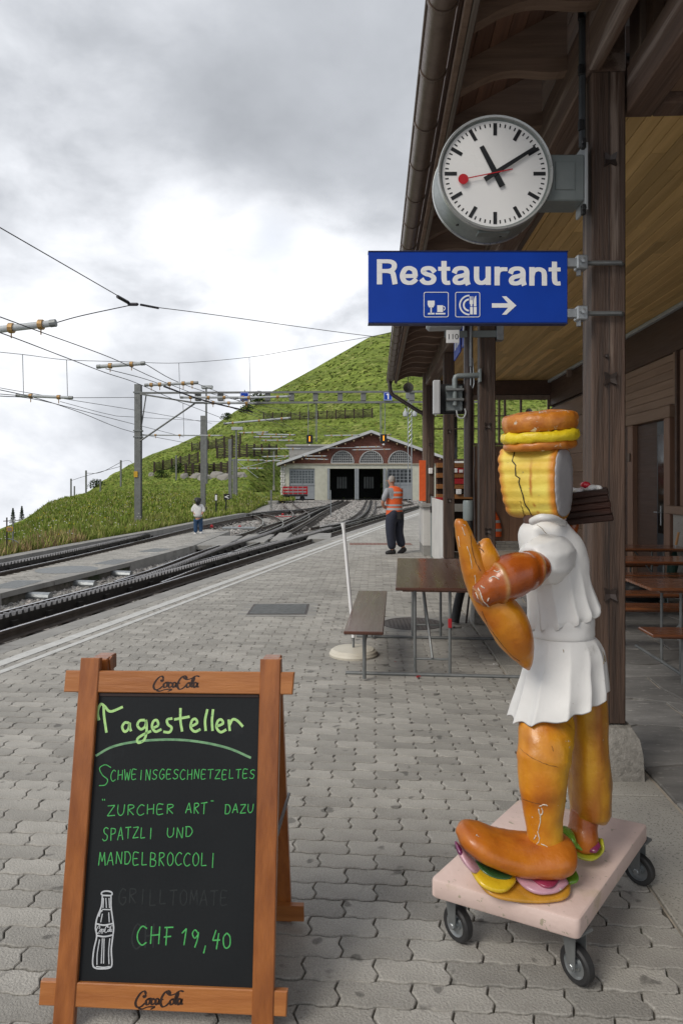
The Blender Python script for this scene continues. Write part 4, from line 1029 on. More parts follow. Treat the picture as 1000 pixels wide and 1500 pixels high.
# ================================================================== CLOCK
cc = W(725, 253.5, 3.86); ck = thing('station_clock', 'round white faced station clock with black bars and red second hand on the timber post', 'clock', cc)
Rc = 84.5*.00386; Mf = Matrix.Rotation(math.pi/2, 4, 'X')         # lathe axis z -> -y (towards the viewer)
mb = MB().lathe([(Rc*.97,-.225),(Rc*.99,-.215),(Rc*.985,-.03),(Rc*.985,-.005)], 72, Mf); mb.build('drum', M['clockbody'], ck, True, False)
MB().lathe([(Rc*.98,-.012),(Rc*1.0,-.006),(Rc,.012),(Rc*.985,.019),(Rc*.955,.016),(Rc*.95,-.01),(Rc*.9,-.011)], 72, Mf, False).build('rim', M['clockrim'], ck, True, False)
MB().lathe([(Rc*.955,-.235),(Rc*1.0,-.232),(Rc,-.21),(Rc*.98,-.205)], 72, Mf, False).build('rim', M['clockrim'], ck, True, False)
MB().lathe([(Rc*.955,-.006),(Rc*.9,-.0045),(.001,-.0045)], 72, Mf, False).build('face', M['face'], ck, False, False)
def facebox(r0, r1, wd, ang, z0, z1, name, m, wd2=None, cx=0, cz=0):
    # angle clockwise from twelve
    a = math.radians(ang); d = Vector((math.sin(a), 0, math.cos(a))); s = Vector((math.cos(a), 0, -math.sin(a))); w2 = wd2 or wd
    vs_ = [Vector((cx, -y_, cz))+d*r+s*w_ for y_ in (z0, z1) for r, w_ in ((r0,-wd/2),(r0,wd/2),(r1,w2/2),(r1,-w2/2))]
    return MB().add(vs_, [(0,1,2,3),(4,7,6,5),(0,4,5,1),(1,5,6,2),(2,6,7,3),(3,7,4,0)]).build(name, m, ck, False, False)
for k in range(60):
    if k % 5 == 0: facebox(Rc*.665, Rc*.875, Rc*.062, k*6, -.0044, -.002, 'hour_mark', M['mark'])
    else: facebox(Rc*.81, Rc*.87, Rc*.022, k*6, -.0044, -.003, 'minute_mark', M['mark'])
facebox(-Rc*.26, Rc*.52, Rc*.105, -27.5, .0045, .007, 'hour_hand', M['mark'], Rc*.08)
facebox(-Rc*.22, Rc*.82, Rc*.085, 57.6, .008, .0105, 'minute_hand', M['mark'], Rc*.055)
sh_ = facebox(-Rc*.30, Rc*.55, Rc*.018, 258.5, .0115, .013, 'second_hand', M['red'])
a = math.radians(258.5); MB().lathe([(Rc*.088,.0112),(Rc*.088,.0138),(.001,.0138)], 28, Matrix.Translation((math.sin(a)*Rc*.57, 0, math.cos(a)*Rc*.57)) @ Mf).build('second_hand_disc', M['red'], ck, False, False)
mb = MB(); mb.bbox(Rc*.9, Rc+.185, .02, .20, -.145, .118, .006); mb.build('bracket_arm', M['grey'], ck, False, False)
MB().bbox(Rc+.02, Rc+.13, .014, .021, -.085, .075, .002).build('cover_plate', M['grey'], ck, False, False)
wp = MB(); wp.bbox(Rc+.186, Rc+.204, .01, .17, -.20, .185, .004).build('wall_plate', M['tube'], ck, False, False)
for z_ in (-.2, .175): MB().bbox(Rc+.165, Rc+.19, .0, .03, z_-.03, z_+.03, .005).lathe([(.012,0),(.012,.02),(.001,.021)], 8, T3(Rc+.172, .0, z_) @ Mf).build('bolt', M['black'], ck, False, False)
MB().bbox(-.09, .09, .03, .10, -Rc*.985-.004, -Rc*.95, .003).build('service_hatch', M['clockbody'], ck, False, False)
for x_ in (-.20, .05): MB().lathe([(.008,0),(.008,.006),(.001,.006)], 8, T3(x_, .09, -math.sqrt(Rc*Rc*.97-x_*x_)-.004) @ Matrix.Rotation(math.pi, 4, 'X')).build('screw', M['black'], ck, False, False)
# conduit up the post
cd = W(853, 230, 3.98); mb = MB(); mb.bbox(-.018, .012, -.02, .02, .06, 1.3, .004, Matrix.Translation(cd)); cdt = solo(mb, 'conduit', mat('conduit_grey', (.05,.055,.06), None, 6, .5), cd, 'dark cable conduit running up the first post above the clock arm', 'conduit')
for z_ in (.18, .50, .82): link('clip', MB().bbox(-.03, .0, -.03, .0, z_-.03, z_+.03, .004).mesh('clip', M['black']), cdt)

# ================================================================== RESTAURANT SIGN
YS = 3.84; sgo = W(685, 421, YS); sg = thing('restaurant_sign', 'blue Restaurant sign with white lettering and arrow clamped to the first timber post', 'sign', sgo)
def sp_(px, py): p = W(px, py, YS); return (p.x-sgo.x, p.z-sgo.z)
x0, z1 = sp_(539.5, 368.5); x1, z0 = sp_(831, 472.5)
MB().bbox(x0, x1, 0, .052, z0, z1, .003).build('panel', M['blue'], sg, False, False)
for zz, nm in ((z1, 'edge_trim'), (z0-.006, 'edge_trim')): MB().bbox(x0-.002, x1+.002, -.003, .055, zz, zz+.006, .001).build(nm, mat('dark_blue_edge', (.01,.02,.10), None, 5, .5), sg, False, False)

def SGP(x, y): return sp_(530+x/3.125, 350+y/3.125)
LT = {'R':[[(80,92),(80,207)],[(70,102),(122,102),(142,109),(148,122),(142,137),(122,145.5),(70,145.5)],[(118,146),(138,153),(145,172),(151,207)]],
 'e':[[(186,169),(252,169)],[(243.5,172),(240,146),(228,136),(213,132.5),(196,140),(184.5,167),(193,192),(213,200.5),(232,197),(249,182)]],
 's':[[(333,152),(320,137),(303,132.5),(284,138),(281,150),(295,160),(315,166),(328,178),(323,194),(305,201),(284,197),(271,182)]],
 't':[[(375,100),(375,160),(376,184),(380,196),(390,200.5),(403,199)],[(348,136),(403,136)]],
 'a':[[(421,156),(430,139),(450,132.5),(471,136),(479,150),(479,178),(481,196),(486,210)],[(479,160),(460,167),(436,173),(425.5,186),(431,198),(448,201),(468,194),(479,178)]],
 'u':[[(524,126),(524,178),(530,194),(544,200.5),(562,196),(577,180)],[(577,126),(577,210)]],
 'r':[[(618,125),(618,211)],[(618,168),(622,149),(636,138),(665,137)]],
 'n':[[(777,127),(777,212)],[(777,168),(784,147),(802,137.5),(822,141),(833,157),(834,212)]]}
def letter(ch, dx, dy):
    mb = MB()
    for i_, P_ in enumerate(LT[ch]):
        Q_ = smooth([Vector((p[0]+dx, p[1]+dy, 0)) for p in P_], 5) if len(P_) > 2 else [Vector((p[0]+dx, p[1]+dy, 0)) for p in P_]
        n_ = len(Q_); A_ = []; B_ = []
        for k_, p in enumerate(Q_):
            t_ = (Q_[min(k_+1, n_-1)]-Q_[max(k_-1, 0)]).normalized(); nn_ = Vector((-t_.y, t_.x, 0)); w_ = lerp(9.0, 12.0, abs(t_.y)**1.0)
            A_.append(p+nn_*w_); B_.append(p-nn_*w_)
        vs_ = [Vector((SGP(p.x, p.y)[0], -.0012-.0006*i_, SGP(p.x, p.y)[1])) for p in A_+B_]
        mb.add(vs_, [(k_, k_+1, n_+k_+1, n_+k_) for k_ in range(n_-1)])
    return mb.build('letter', M['white'], sg, False, False)
for ch, dx, dy in (('R',0,0),('e',0,0),('s',0,0),('t',0,0),('a',0,0),('u',0,0),('r',0,1),('a',257,2),('n',0,1),('t',505,3)): letter(ch, dx, dy)
Mxz = Matrix(((1,0,0,0),(0,0,-1,-.0005),(0,1,0,0),(0,0,0,1)))
def icon(polys, name):
    mb = MB()
    for P_ in polys:
        if isinstance(P_, tuple) and P_[0] == 'ring':
            _, o_, i_ = P_; o2 = [SGP(*p) for p in o_]; i2 = [SGP(*p) for p in i_]; n = len(o2)
            mb.add([Vector((p[0], -.002, p[1])) for p in o2+i2], [(k, (k+1) % n, n+(k+1) % n, n+k) for k in range(n)])
        else: mb.prism([SGP(*p) for p in P_], .0015, Mxz)
    return mb.build(name, M['white'], sg, False, False)
def rr(x0, y0, x1, y1, r, n=4):
    out = []
    for cx_, cy_, a0 in ((x1-r, y0+r, -90), (x1-r, y1-r, 0), (x0+r, y1-r, 90), (x0+r, y0+r, 180)):
        for k in range(n+1): a = math.radians(a0+90*k/n); out.append((cx_+r*math.cos(a), cy_+r*math.sin(a)))
    return out
def arc(cx_, cy_, r, a0, a1, n=16): return [(cx_+r*math.cos(math.radians(lerp(a0, a1, k/n))), cy_+r*math.sin(math.radians(lerp(a0, a1, k/n)))) for k in range(n+1)]
icon([('ring', rr(282,242,396,358,9), rr(285,245,393,355,7)), [(300,282),(332,282),(332,300),(326,313),(306,313),(300,300)], [(313,312),(319,312),(319,340),(313,340)], [(303,338),(331,338),(331,345),(300,345)],
      [(344,303),(370,303),(370,334),(344,334)], ('ring', arc(371,317,11,-80,80,8)+[(371,306.5)], arc(371,317,7,-80,80,8)+[(371,310)]), [(336,338),(382,338),(380,345),(336,345)]], 'drinks_symbol')
icon([('ring', rr(426,242,540,358,9), rr(429,245,537,355,7)), arc(491,302,47,90,270,20)+arc(491,302,40,270,90,20), arc(491,302,30,95,265,16)+arc(491,302,22,265,95,16),
      [(492,262),(496,262),(496,280),(499,280),(499,262),(502,262),(502,280),(505,280),(505,262),(508,262),(508,296),(504,300),(504,308),(496,308),(496,300),(492,296)], [(494,311),(507,311),(507,345),(494,345)],
      [(511,308),(511,280),(515,264),(522,259),(523,308)], [(511,311),(524,311),(524,345),(511,345)]], 'dining_symbol')
icon([[(594,294),(668,294),(640,262),(660,262),(706,304),(660,346),(640,346),(668,314),(594,314)]], 'arrow')
for zc_, nm in ((382.5, 0), (457, 1)):
    xa, za = sp_(831, zc_); xb, _ = sp_(857, zc_); xc, _ = sp_(912, zc_)
    MB().bbox(xa-.01, xb-.03, .005, .045, za-.028, za+.022, .003).build('clamp_plate', M['galv'], sg, False, False)
    MB().bbox(xb-.05, xb+.012, -.015, .05, za-.045, za+.035, .006).lathe([(.016,0),(.016,.02),(.001,.022)], 6, T3(xb-.02,-.015,za) @ Mf).build('clamp', M['galv'], sg, False, False)
    MB().tube([(xb-.01, .032, za), (xc, .028, za), (xc+.012, .04, za), (xc+.014, .30, za)], .0135, 10).build('clamp_rod', M['galvd'], sg, True, False)
    MB().lathe([(.014,0),(.014,.03),(.001,.032)], 6, T3(xb-.03, .02, za-.045) @ Matrix.Rotation(math.pi, 4, 'X')).build('nut', M['galv'], sg, False, False)
# ================================================================== DEPOT
YD = 75.0
def dp_(px, py, Y=YD): return W(px, py, Y)
zg = dp_(500, 731).z; z_mid = dp_(500, 679.5).z; xl = dp_(411, 700).x; xr = dp_(690, 700).x
dep = thing('railway_depot', 'engine shed with red brick gable, three arched windows and two open black doors', 'building', (dp_(543, 731).x, YD, zg))
def db(mb, name, m, parent=None, sm=False): return mb.build(name, m, parent or dep, sm)
def face_rect(x0, x1, y0, y1, d0=0.0, d1=.25):     # a rectangle on the facade given by its measured corners
    a = dp_(x0, y1); b = dp_(x1, y0); return (a.x, b.x, YD+d0, YD+d1, a.z, b.z)
# masonry between the openings
openings = [(423.5, 461, 687, 731), (483, 519.5, 686, 731), (525, 561, 686, 731), (567, 604, 686, 731)]
xs = 411
for (a, b, t_, bt) in openings+[(690, 690, 0, 0)]:
    x0, x1, y0, y1, z0, z1 = face_rect(xs, a, 679.5, 731, 0, .5)
    if x1 > x0+.01: db(MB().box(x0, x1, y0, y1, z0-.5, z1), 'wall', M['cream'])
    if b > a: db(MB().box(*face_rect(a, b, 679.5, 686.3, .002, .5)), 'lintel', M['cream'])
    xs = b
for i in range(13):
    for j in range(2):
        x0, x1, y0, y1, z0, z1 = face_rect(410.5+j*3.2+(i % 2)*.9, 413.3+j*3.2+(i % 2)*.9, 681+i*3.75, 684.3+i*3.75, -.12, .01)
        db(MB().bbox(x0, x1, y0, y1, z0, z1, .03), 'quoin_stone', M['plaster'])
# brick gable with arched windows cut as grid: brick courses behind, frames in front
apx, apy = 543, 632.5
def roof_py(px): return 634.5+(abs(px-543))*(682-634.5)/134.0 if px < 543 else 634.5+(px-543)*(672-634.5)/104.0
def arch(px): return 655.5
gb = MB(); wins = [(501.5, 16.5), (543.6, 17), (585.6, 17)]
def arch_top(px):
    for c_, r_ in wins:
        if abs(px-c_) < r_: return 678.3-17.8*math.sqrt(max(0, 1-((px-c_)/r_)**2))
    return None
px = 412.0
while px < 690:
    nx = px+1.0; t_ = arch_top(px+.5); low = 679.4 if t_ is None else t_
    top = roof_py(px+.5)
    if low > top:
        a = dp_(px, low); b = dp_(nx, top); gb.box(a.x, b.x, YD, YD+.4, a.z, b.z)
    px = nx
db(gb, 'brick_gable', M['brick'])
bm_ = MB()
for r_ in range(24):
    yy = 638+r_*1.75
    for k in range(150):
        xx = 412+k*1.75+(r_ % 2)*.87
        if roof_py(xx)+1.5 < yy < 678.5 and not any(abs(xx-c_) < r2+1.6 and yy > 658.5-0*r2 for c_, r2 in wins): 
            a = dp_(xx, yy+1.5); b = dp_(xx+1.5, yy); bm_.box(a.x, b.x, YD-.02, YD+.01, a.z, b.z)
kind(db(bm_, 'bricks', mat('lighter_brick', (.22,.085,.06), (.13,.05,.036), 3, .9)), 'stuff')
white_f = mat('white_window_frame', (.42,.43,.43), None, 3, .6)
for c_, r_ in wins:
    wf = db(MB().box(*face_rect(c_-r_, c_+r_, 677.6, 679.2, -.08, .1)), 'window_frame', white_f)
    mb = MB(); n = 16; pts = [(c_+r_*math.cos(math.pi-math.pi*k/n), 678.3-17.8*math.sin(math.pi*k/n)) for k in range(n+1)]
    P_ = [dp_(*p) for p in pts]; mb.tube([p+Vector((0,-.02,0)) for p in P_], .07, 6); db(mb, 'arch_rim', white_f, wf)
    pane = MB().prism([(p.x, p.z) for p in P_], .02, Matrix(((1,0,0,0),(0,0,1,YD+.15),(0,1,0,0),(0,0,0,1)))); db(pane, 'pane', M['glass'], wf)
    for k in range(1, 12):
        x_ = c_-r_+2*r_*k/12; h_ = 17.8*math.sqrt(max(0, 1-((x_-c_)/r_)**2)); db(MB().box(*face_rect(x_-.35, x_+.35, 678.3-h_, 677.7, .02, .1)), 'bar', white_f, wf)
    for k in range(1, 5):
        yy = 678.3-k*3.6; hw = r_*math.sqrt(max(0, 1-((678.3-yy)/17.8)**2)); db(MB().box(*face_rect(c_-hw, c_+hw, yy-.3, yy+.3, .03, .09)), 'bar', white_f, wf)
db(MB().box(*face_rect(411, 690, 678.9, 680.4, -.15, .3)), 'string_course', mat('sandstone_band', (.40,.35,.27), None, 4, .9))
# barn roof
rf = MB()
def roof_slab(xa, ya, xb, yb, th, nm, m_, y0, y1):
    a, b = dp_(xa, ya), dp_(xb, yb)
    mb = MB(); mb.add([(a.x,y0,a.z),(b.x,y0,b.z),(b.x,y1,b.z),(a.x,y1,a.z),(a.x,y0,a.z+th),(b.x,y0,b.z+th),(b.x,y1,b.z+th),(a.x,y1,a.z+th)], [(0,1,2,3),(4,7,6,5),(0,4,5,1),(1,5,6,2),(2,6,7,3),(3,7,4,0)]); return db(mb, nm, m_)
roof_slab(406, 682.5, 543, 634.5, .30, 'roof', M['slate'], YD-.9, YD+18); roof_slab(543, 634.5, 690, 687.5-0, .30, 'roof', M['slate'], YD-.9, YD+18)
roof_slab(407, 684.5, 543, 636.5, .12, 'verge_board', M['darkwood'], YD-.6, YD-.45); roof_slab(543, 636.5, 690, 689, .12, 'verge_board', M['darkwood'], YD-.6, YD-.45)
for k in range(-10, 11):
    x_ = 543+k*12.5; y_ = 636+abs(k)*12.5*.353
    if x_ < 680: db(MB().box(*face_rect(x_-.8, x_+.8, y_, y_+2.2, -.8, .0)), 'purlin_end', mat('pale_purlin_end', (.36,.27,.16), None, 4, .8))
# doors
for i, (a, b, t_, bt) in enumerate(openings):
    if i in (1, 2):
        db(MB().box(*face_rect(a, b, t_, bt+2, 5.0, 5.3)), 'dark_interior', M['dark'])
        for s_ in (a-.2, b-3.6):
            dd = db(MB().box(*face_rect(s_-3.2 if s_ == a-.2 else b-.3, s_ if s_ == a-.2 else b+2.6, t_+.5, bt, -1.1, -.02)), 'open_door_leaf', M['depotdoor'])
        for k in range(4): db(MB().box(*face_rect(a+10+k*4, a+13+k*4, 698, 716, 4.8, 4.9)), 'faint_light_pane', mat('dim_light_tone', (.30,.33,.33), None, 3, .4))  # pale panes added to stand for faint light in the shed
    else:
        d0 = db(MB().box(*face_rect(a, b, t_, bt, .12, .2)), 'door', M['depotdoor'])
        lowp = 709 if i == 0 else 708
        nx_, ny_ = (8, 5) if i == 0 else (6, 4)
        for kx in range(nx_):
            for ky in range(ny_):
                w_ = (b-a-3)/nx_; h_ = (lowp-t_-3)/ny_; x_ = a+1.5+kx*w_; y_ = t_+2+ky*h_
                if i == 3 and kx in (2, 3) and ky == 0: pass
                db(MB().box(*face_rect(x_+.45, x_+w_-.45, y_+.45, y_+h_-.45, .10, .121)), 'pane', M['glass'] if i else mat('pale_pane', (.10,.12,.13), None, 3, .25) if kx+ky == 0 else bpy.data.materials['pale_pane'] if not i else M['glass'], d0)
        db(MB().box(*face_rect((a+b)/2-.4, (a+b)/2+.4, t_, bt, .06, .13)), 'middle_stile', M['depotdoor'], d0)
        db(MB().box(*face_rect(a+1, b-1, lowp+1, lowp+2, .06, .13)), 'rail', M['depotdoor'], d0)
for px in (521, 563.5, 481): db(MB().box(*face_rect(px-.8, px+.8, 686, 731, -.25, .0)), 'door_post', M['depotdoor'])
db(MB().box(xl, xr, YD+17.5, YD+18, zg-1, z_mid), 'rear_wall', M['cream']); db(MB().box(xl, xl+.3, YD+.5, YD+17.5, zg-1, z_mid+.1), 'side_wall', M['cream']); db(MB().box(xr-.3, xr, YD+.5, YD+17.5, zg-1, z_mid+.5), 'side_wall', M['cream'])
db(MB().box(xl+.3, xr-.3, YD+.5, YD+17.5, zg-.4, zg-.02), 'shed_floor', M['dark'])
# low platform at the left corner
a = G(404, 741, ZB); solo(MB().bbox(a.x-1.7, a.x-.25, 60.5, 73.5, ZB-.1, -.02, .03), 'loading_ramp', M['conc'], Vector((a.x, 66, ZB)), 'low concrete loading ramp in front of the left depot corner', 'ramp')
hb_ = W(452, 657, 86); solo(MB().bbox(-2.4, 3, -1, 1.5, -2.2, .2, .05, Matrix.Translation(hb_)).bbox(-2.8, 3.4, -1.4, 1.9, .205, .45, .04, Matrix.Translation(hb_)), 'concrete_hut', M['conc'], hb_-Vector((0,0,3)), 'flat roofed concrete hut behind the left depot roof', 'hut')
# red goods trolley
tp = G(432, 733.5, ZR); tr = thing('goods_trolley', 'small red railed goods trolley parked before the left depot window', 'trolley', tp, .12)
trl = lambda mb, n_, m_, p_=None: mb.build(n_, m_, p_ or tr, False, False)
trl(MB().bbox(-1.15, 1.15, -.8, .8, .42, .58, .02), 'chassis', M['black'])
for k in range(3): trl(MB().bbox(-1.15, 1.15, -.83, -.79, .66+k*.30, .78+k*.30, .01), 'side_rail', rp)
for k in range(3): trl(MB().bbox(-1.15, 1.15, .79, .83, .62+k*.28, .80+k*.28, .01), 'side_rail', rp)
for k in range(6): trl(MB().bbox(-1.15+k*.45, -1.10+k*.45, -.86, -.832, .58, 1.42, .01), 'stanchion', rp if k in (0, 5) else M['galv'])
for x_ in (-1.16, 1.12): trl(MB().bbox(x_, x_+.04, -.78, .78, .6, 1.3, .01), 'end_panel', rp)
for x_ in (-.7, .7):
    for y_ in (-.5, .5): trl(MB().lathe([(.22,-.05),(.22,.05),(.18,.06),(.03,.06)], 16, T3(x_, y_, .22) @ Mf), 'wheel', M['black'])
trl(MB().bbox(-1.0, 1.0, -.7, .7, .585, .86, .02), 'load_box', mat('pale_grey_box', (.34,.33,.32), None, 5, .7))

# ================================================================== MASTS, GANTRY, LAMPS
def hmast(px, py0, py1, Y, wpx, lab, base_z=None, cap=None, parts=None):
    w_ = wpx*Y/1000; b_ = W(px, py1, Y); 
    if base_z is not None: b_.z = base_z
    h_ = W(px, py0, Y).z-b_.z; t = thing('steel_mast', lab, 'mast', b_, group='overhead line masts')
    f_ = w_*.12
    MB().box(-w_/2, w_/2, -w_*.5, -w_*.5+f_, 0, h_).build('flange', M['mast'], t, False, False)
    MB().box(-w_/2, w_/2, w_*.5-f_, w_*.5, 0, h_).build('flange', M['mast'], t, False, False)
    MB().box(-w_*.3, w_*.36, -w_*.5+f_+.002, w_*.5-f_-.002, 0, h_-.01).build('web', M['mast'], t, False, False)
    MB().bbox(-w_*.8, w_*.8, -w_*.8, w_*.8, -.5, .05, .02).build('footing', M['conc'], t, False, False)
    return t
YG = 27.0
gm = hmast(202.5, 563, 768, YG, 9, 'tall grey steel mast carrying the gantry beam at the left')
bz = gm.location.z
MB().bbox(-.13, .02, -.16, -.145, W(0, 699, YG).z-bz, W(0, 690.5, YG).z-bz, .003).build('yellow_plate', M['yellow'], gm, False, False)
for py in (576, 632, 641): MB().box(-.16, .16, -.15, .15, W(0, py, YG).z-bz, W(0, py-2, YG).z-bz).build('band', M['galvd'], gm, False, False)
ga = thing('signal_gantry', 'long horizontal steel gantry beam from the tall mast to behind the roof', 'gantry', W(210, 580, YG))
def gt(pts, r, n_, m_=None, nn=8): return MB().tube([W(*p) for p in pts], r, nn).build(n_, m_ or M['mast'], ga)
def gbox(xa, ya, xb, yb, h_, dpt, n_, dy=0):
    a, b = W(xa, ya, YG+dy), W(xb, yb, YG+dy); mb = MB(); mb.add([(a.x,a.y-dpt,a.z-h_/2),(b.x,b.y-dpt,b.z-h_/2),(b.x,b.y+dpt,b.z-h_/2),(a.x,a.y+dpt,a.z-h_/2),(a.x,a.y-dpt,a.z+h_/2),(b.x,b.y-dpt,b.z+h_/2),(b.x,b.y+dpt,b.z+h_/2),(a.x,a.y+dpt,a.z+h_/2)], [(0,1,2,3),(4,7,6,5),(0,4,5,1),(1,5,6,2),(2,6,7,3),(3,7,4,0)]); return mb.build(n_, M['mast'], ga)
for dy in (-.16, .16):
    gbox(205, 575.5, 700, 573, .075, .035, 'upper_chord', dy); gbox(205, 577, 285, 590, .06, .03, 'lower_chord', dy); gbox(285, 590, 700, 588.5, .075, .035, 'lower_chord', dy)
for px in (290, 323, 357, 392, 427, 462, 498, 532, 603, 640, 675): gbox(px-3.6, 581.5, px+3.6, 581.3, .30, .14, 'batten_plate')
for dy in (-.1, .1): gt([(205, 646, YG+dy), (285, 591, YG+dy)], .035, 'brace')
gt([(214, 579, YG), (207, 625, YG)], .025, 'brace')
# platform number and signals
def sig_label(px, lab, back=False):
    a = W(px, 580.5, YG-.25); t = thing('track_number_sign', lab, 'sign', a, group='signs on the gantry')
    MB().bbox(-.17, .17, -.01, .01, -.165, .165, .004).build('plate', M['blue'], t, False, False)
    mb = MB().box(-.15,.15,-.012,-.0105,.138,.148).box(-.15,.15,-.012,-.0105,-.148,-.138).box(-.15,-.14,-.012,-.0105,-.137,.137).box(.14,.15,-.012,-.0105,-.137,.137); mb.build('white_border', M['white'], t, False, False)
    MB().box(-.01, .01, .011, .1, .0, .26).build('bracket', M['galvd'], t, False, False)
    if not back: MB().prism([(-.065,.05),(-.065,.085),(-.02,.11),(.035,.11),(.035,-.11),(-.015,-.11),(-.015,.06)], .0015, Matrix(((1,0,0,0),(0,0,-1,-.0105),(0,1,0,0),(0,0,0,1)))).build('digit', M['white'], t, False, False)
    return t
sig_label(568, 'small blue platform number 1 sign on the gantry beam'); sig_label(358, 'small blue sign at the left part of the gantry beam', True)
em = mat('lit_signal_bar', (.8,.35,.02), None, 3, .5, emit=(1,.36,.02,.9))
for px, x2, py, lab in ((453.5, 462, 643, 'black dwarf signal with lit orange bar hanging left of the depot gable'), (561.5, 557, 642, 'black dwarf signal with lit orange bar hanging right of the depot gable peak')):
    a = W(px, py, YG-.1); t = thing('hanging_signal', lab, 'signal', a, group='signals hanging from the gantry')
    MB().bbox(-.125, .125, -.08, .12, -.18, .16, .02).build('housing', M['black'], t, False, False)
    MB().bbox(-.022, .022, -.09, -.0805, -.10, .10, .008).build('light_bar', em, t, False, False)
    MB().bbox(-.09, .09, -.10, -.0805, .125, .15, .004).build('hood', M['black'], t, False, False)
    MB().lathe([(.001,-.05),(.045,-.02),(.05,.02),(.001,.05)], 12, T3(0, 0, -.24)).build('lower_lamp', M['white'], t, True, False)
    MB().tube([(-.06*(1 if px < 500 else -1), 0, .15), (-.06*(1 if px < 500 else -1), .1, 1.48)], .017, 6).build('hanger', M['galvd'], t, False, False)
    dx = (x2-px)*.027
    for q_ in (0, .05): MB().tube([(dx+q_, .12, -.1), (dx+q_, .12, 1.48)], .016, 6).build('hanger', M['galvd'], t, False, False)
hmast(297.5, 609, 757, 39, 6.6, 'second grey steel mast, behind the walking woman')
hmast(337, 643, 752, 48, 4.6, 'third grey steel mast, in front of the lamp post'); hmast(342.5, 672, 751, 55, 3.2, 'short grey post touching the third mast')
for px, py0, py1, Y, wp_, lab in ((104,701,731,95,1.8,'far thin line pole, leftmost on the ridge'),(109,712,730,97,1.6,'short far pole just right of the leftmost ridge pole'),(126,689,727,90,2,'tallest line pole on the left ridge'),(147,702,725,88,2,'short post with a small box on the ridge'),(177,674,724,84,2.2,'grey line pole on the ridge just left of the tall mast'),
    (258,667,713,80,2,'thin pale pole standing in the slope left of the second mast'),(401,661,712,78,2,'thin pole left of the depot corner'),(102.5,776,790,22,2.2,'stubby grey post in the grass behind the far kerb'),(46,778,790,30,2,'second stubby grey post in the dry grass'),(397,718,745,45,2.4,'short post with yellow tag beside the loading ramp')):
    hmast(px, py0, py1, Y, wp_, lab)
def lamp_post(px, py0, py1, Y, lab):
    b_ = W(px, py1, Y); h_ = W(px, py0, Y).z-b_.z; t = thing('lamp_post', lab, 'street lamp', b_, group='lamp posts by the tracks'); k = Y/1000
    MB().tube([(0,0,-.3),(0,0,h_*.5),(0,0,h_)], [k*2.2,k*1.8,k*1.1], 10).build('pole', M['mast'], t, False, False)
    MB().bbox(-k*7, k*9.5, -.12, .12, h_, h_+k*4.6, .02).build('lantern', M['tube'], t, False, False)
    MB().bbox(-k*6, k*-1, -.125, .125, h_-.02, h_+.01, .004).build('lens', M['galvd'], t, False, False)
lamp_post(302, 569, 700, 36, 'lamp post with flat white lantern above the gantry beam'); lamp_post(346, 630, 750, 52, 'lamp post with flat white lantern in front of the green slope')
# lattice radio mast by the eaves
b_ = W(600, 655, 62); t = thing('radio_mast', 'slender galvanised mast with small boxes seen beside the roof end', 'mast', b_)
h_ = W(600, 574, 62).z-b_.z
for x_ in (-.16, .16): MB().tube([(x_,0,-5),(x_,0,h_)], .05, 6).build('leg', M['galv'], t, False, False)
for k in range(12): MB().tube([(-.16,0,k*h_/12),(.16,0,(k+1)*h_/12)], .03, 5).build('lacing', M['galv'], t, False, False)
MB().bbox(-.35,.35,-.2,.2,h_-.6,h_,.02).build('box', M['galvd'], t, False, False)
for x_ in (-.42,.42): MB().lathe([(.001,-.3),(.2,-.2),(.22,.1),(.08,.3),(.05,.5)], 12, T3(x_,-.1,h_-2.0)).build('floodlight', M['tube'], t, True, False)
# overhead wires: measured runs
def wire(pts, lab, r=.011, nm='overhead_wire', sm_=True):
    P_ = [W(*p) for p in pts]; P_ = smooth(P_, 5) if sm_ and len(P_) > 2 else P_
    return solo(MB().tube(P_, r, 5), nm, M['wire'], P_[0], lab, 'wire', 'overhead wires above the tracks')
wire([(-60,297,13),(0,333,14),(190,443,20)], 'thick bare wire dropping from the upper left corner of the sky to the wire joint', .013, sm_=False)
wire([(205,447,20),(300,459,21.5),(442,479,24),(533,491,27),(640,503,30)], 'long wire running right from the joint to behind the roof', .012)
wire([(80,473,17),(120,462,18),(190,447,20)], 'short sagging stay between the left insulator tube and the wire joint', .014)
wire([(-60,443,12),(0,464,13),(62,487,15),(165,525,19),(232,556,23),(330,594,30),(420,625,42)], 'upper contact wire sweeping from the left edge down towards the depot', .012)
wire([(-60,470,12),(0,487,13),(100,525,17),(155,546,20),(200,561,23),(262,588,27),(340,618,38)], 'second contact wire just below the upper one', .012)
wire([(155,540,20),(222,558,24),(300,586,30),(400,612,42)], 'third converging wire in the bundle above the gantry mast', .012)
wire([(-60,510,20),(33,519,22),(98,527,23.5),(180,529.5,25),(262,531.5,27),(365,523,27),(442,510,27),(575,487,27),(660,470,27)], 'thin sagging span wire crossing the whole sky', .010)
wire([(0,577,21),(25,579,21.5)], 'short wire left of the hanging insulator tube', .012)
wire([(105,582.5,22.5),(150,582.3,24),(198,582,27)], 'short wire between the insulator tube and the tall mast', .010)
wire([(-60,560,17),(0,571,18),(60,585,20),(120,605,24),(195,633,30),(290,652,40)], 'lower left wire curving down behind the tall mast', .012)
wire([(-60,575,17),(0,580,18),(58,586,20),(160,612,27),(270,640,40)], 'lowest left wire crossing behind the tall mast', .012)
wire([(-60,555,24),(0,568,26),(100,585,30),(200,601,34),(310,620,42)], 'faint thin wire passing behind the tall mast towards the slope', .012)
wire([(88,588,25),(160,607,28),(200,611,30),(330,618,42)], 'faint second thin wire towards the slope', .010)
wire([(-20,532,24),(0,537,24),(60,569,27)], 'very short thin wire at the left picture edge', .008) if False else None
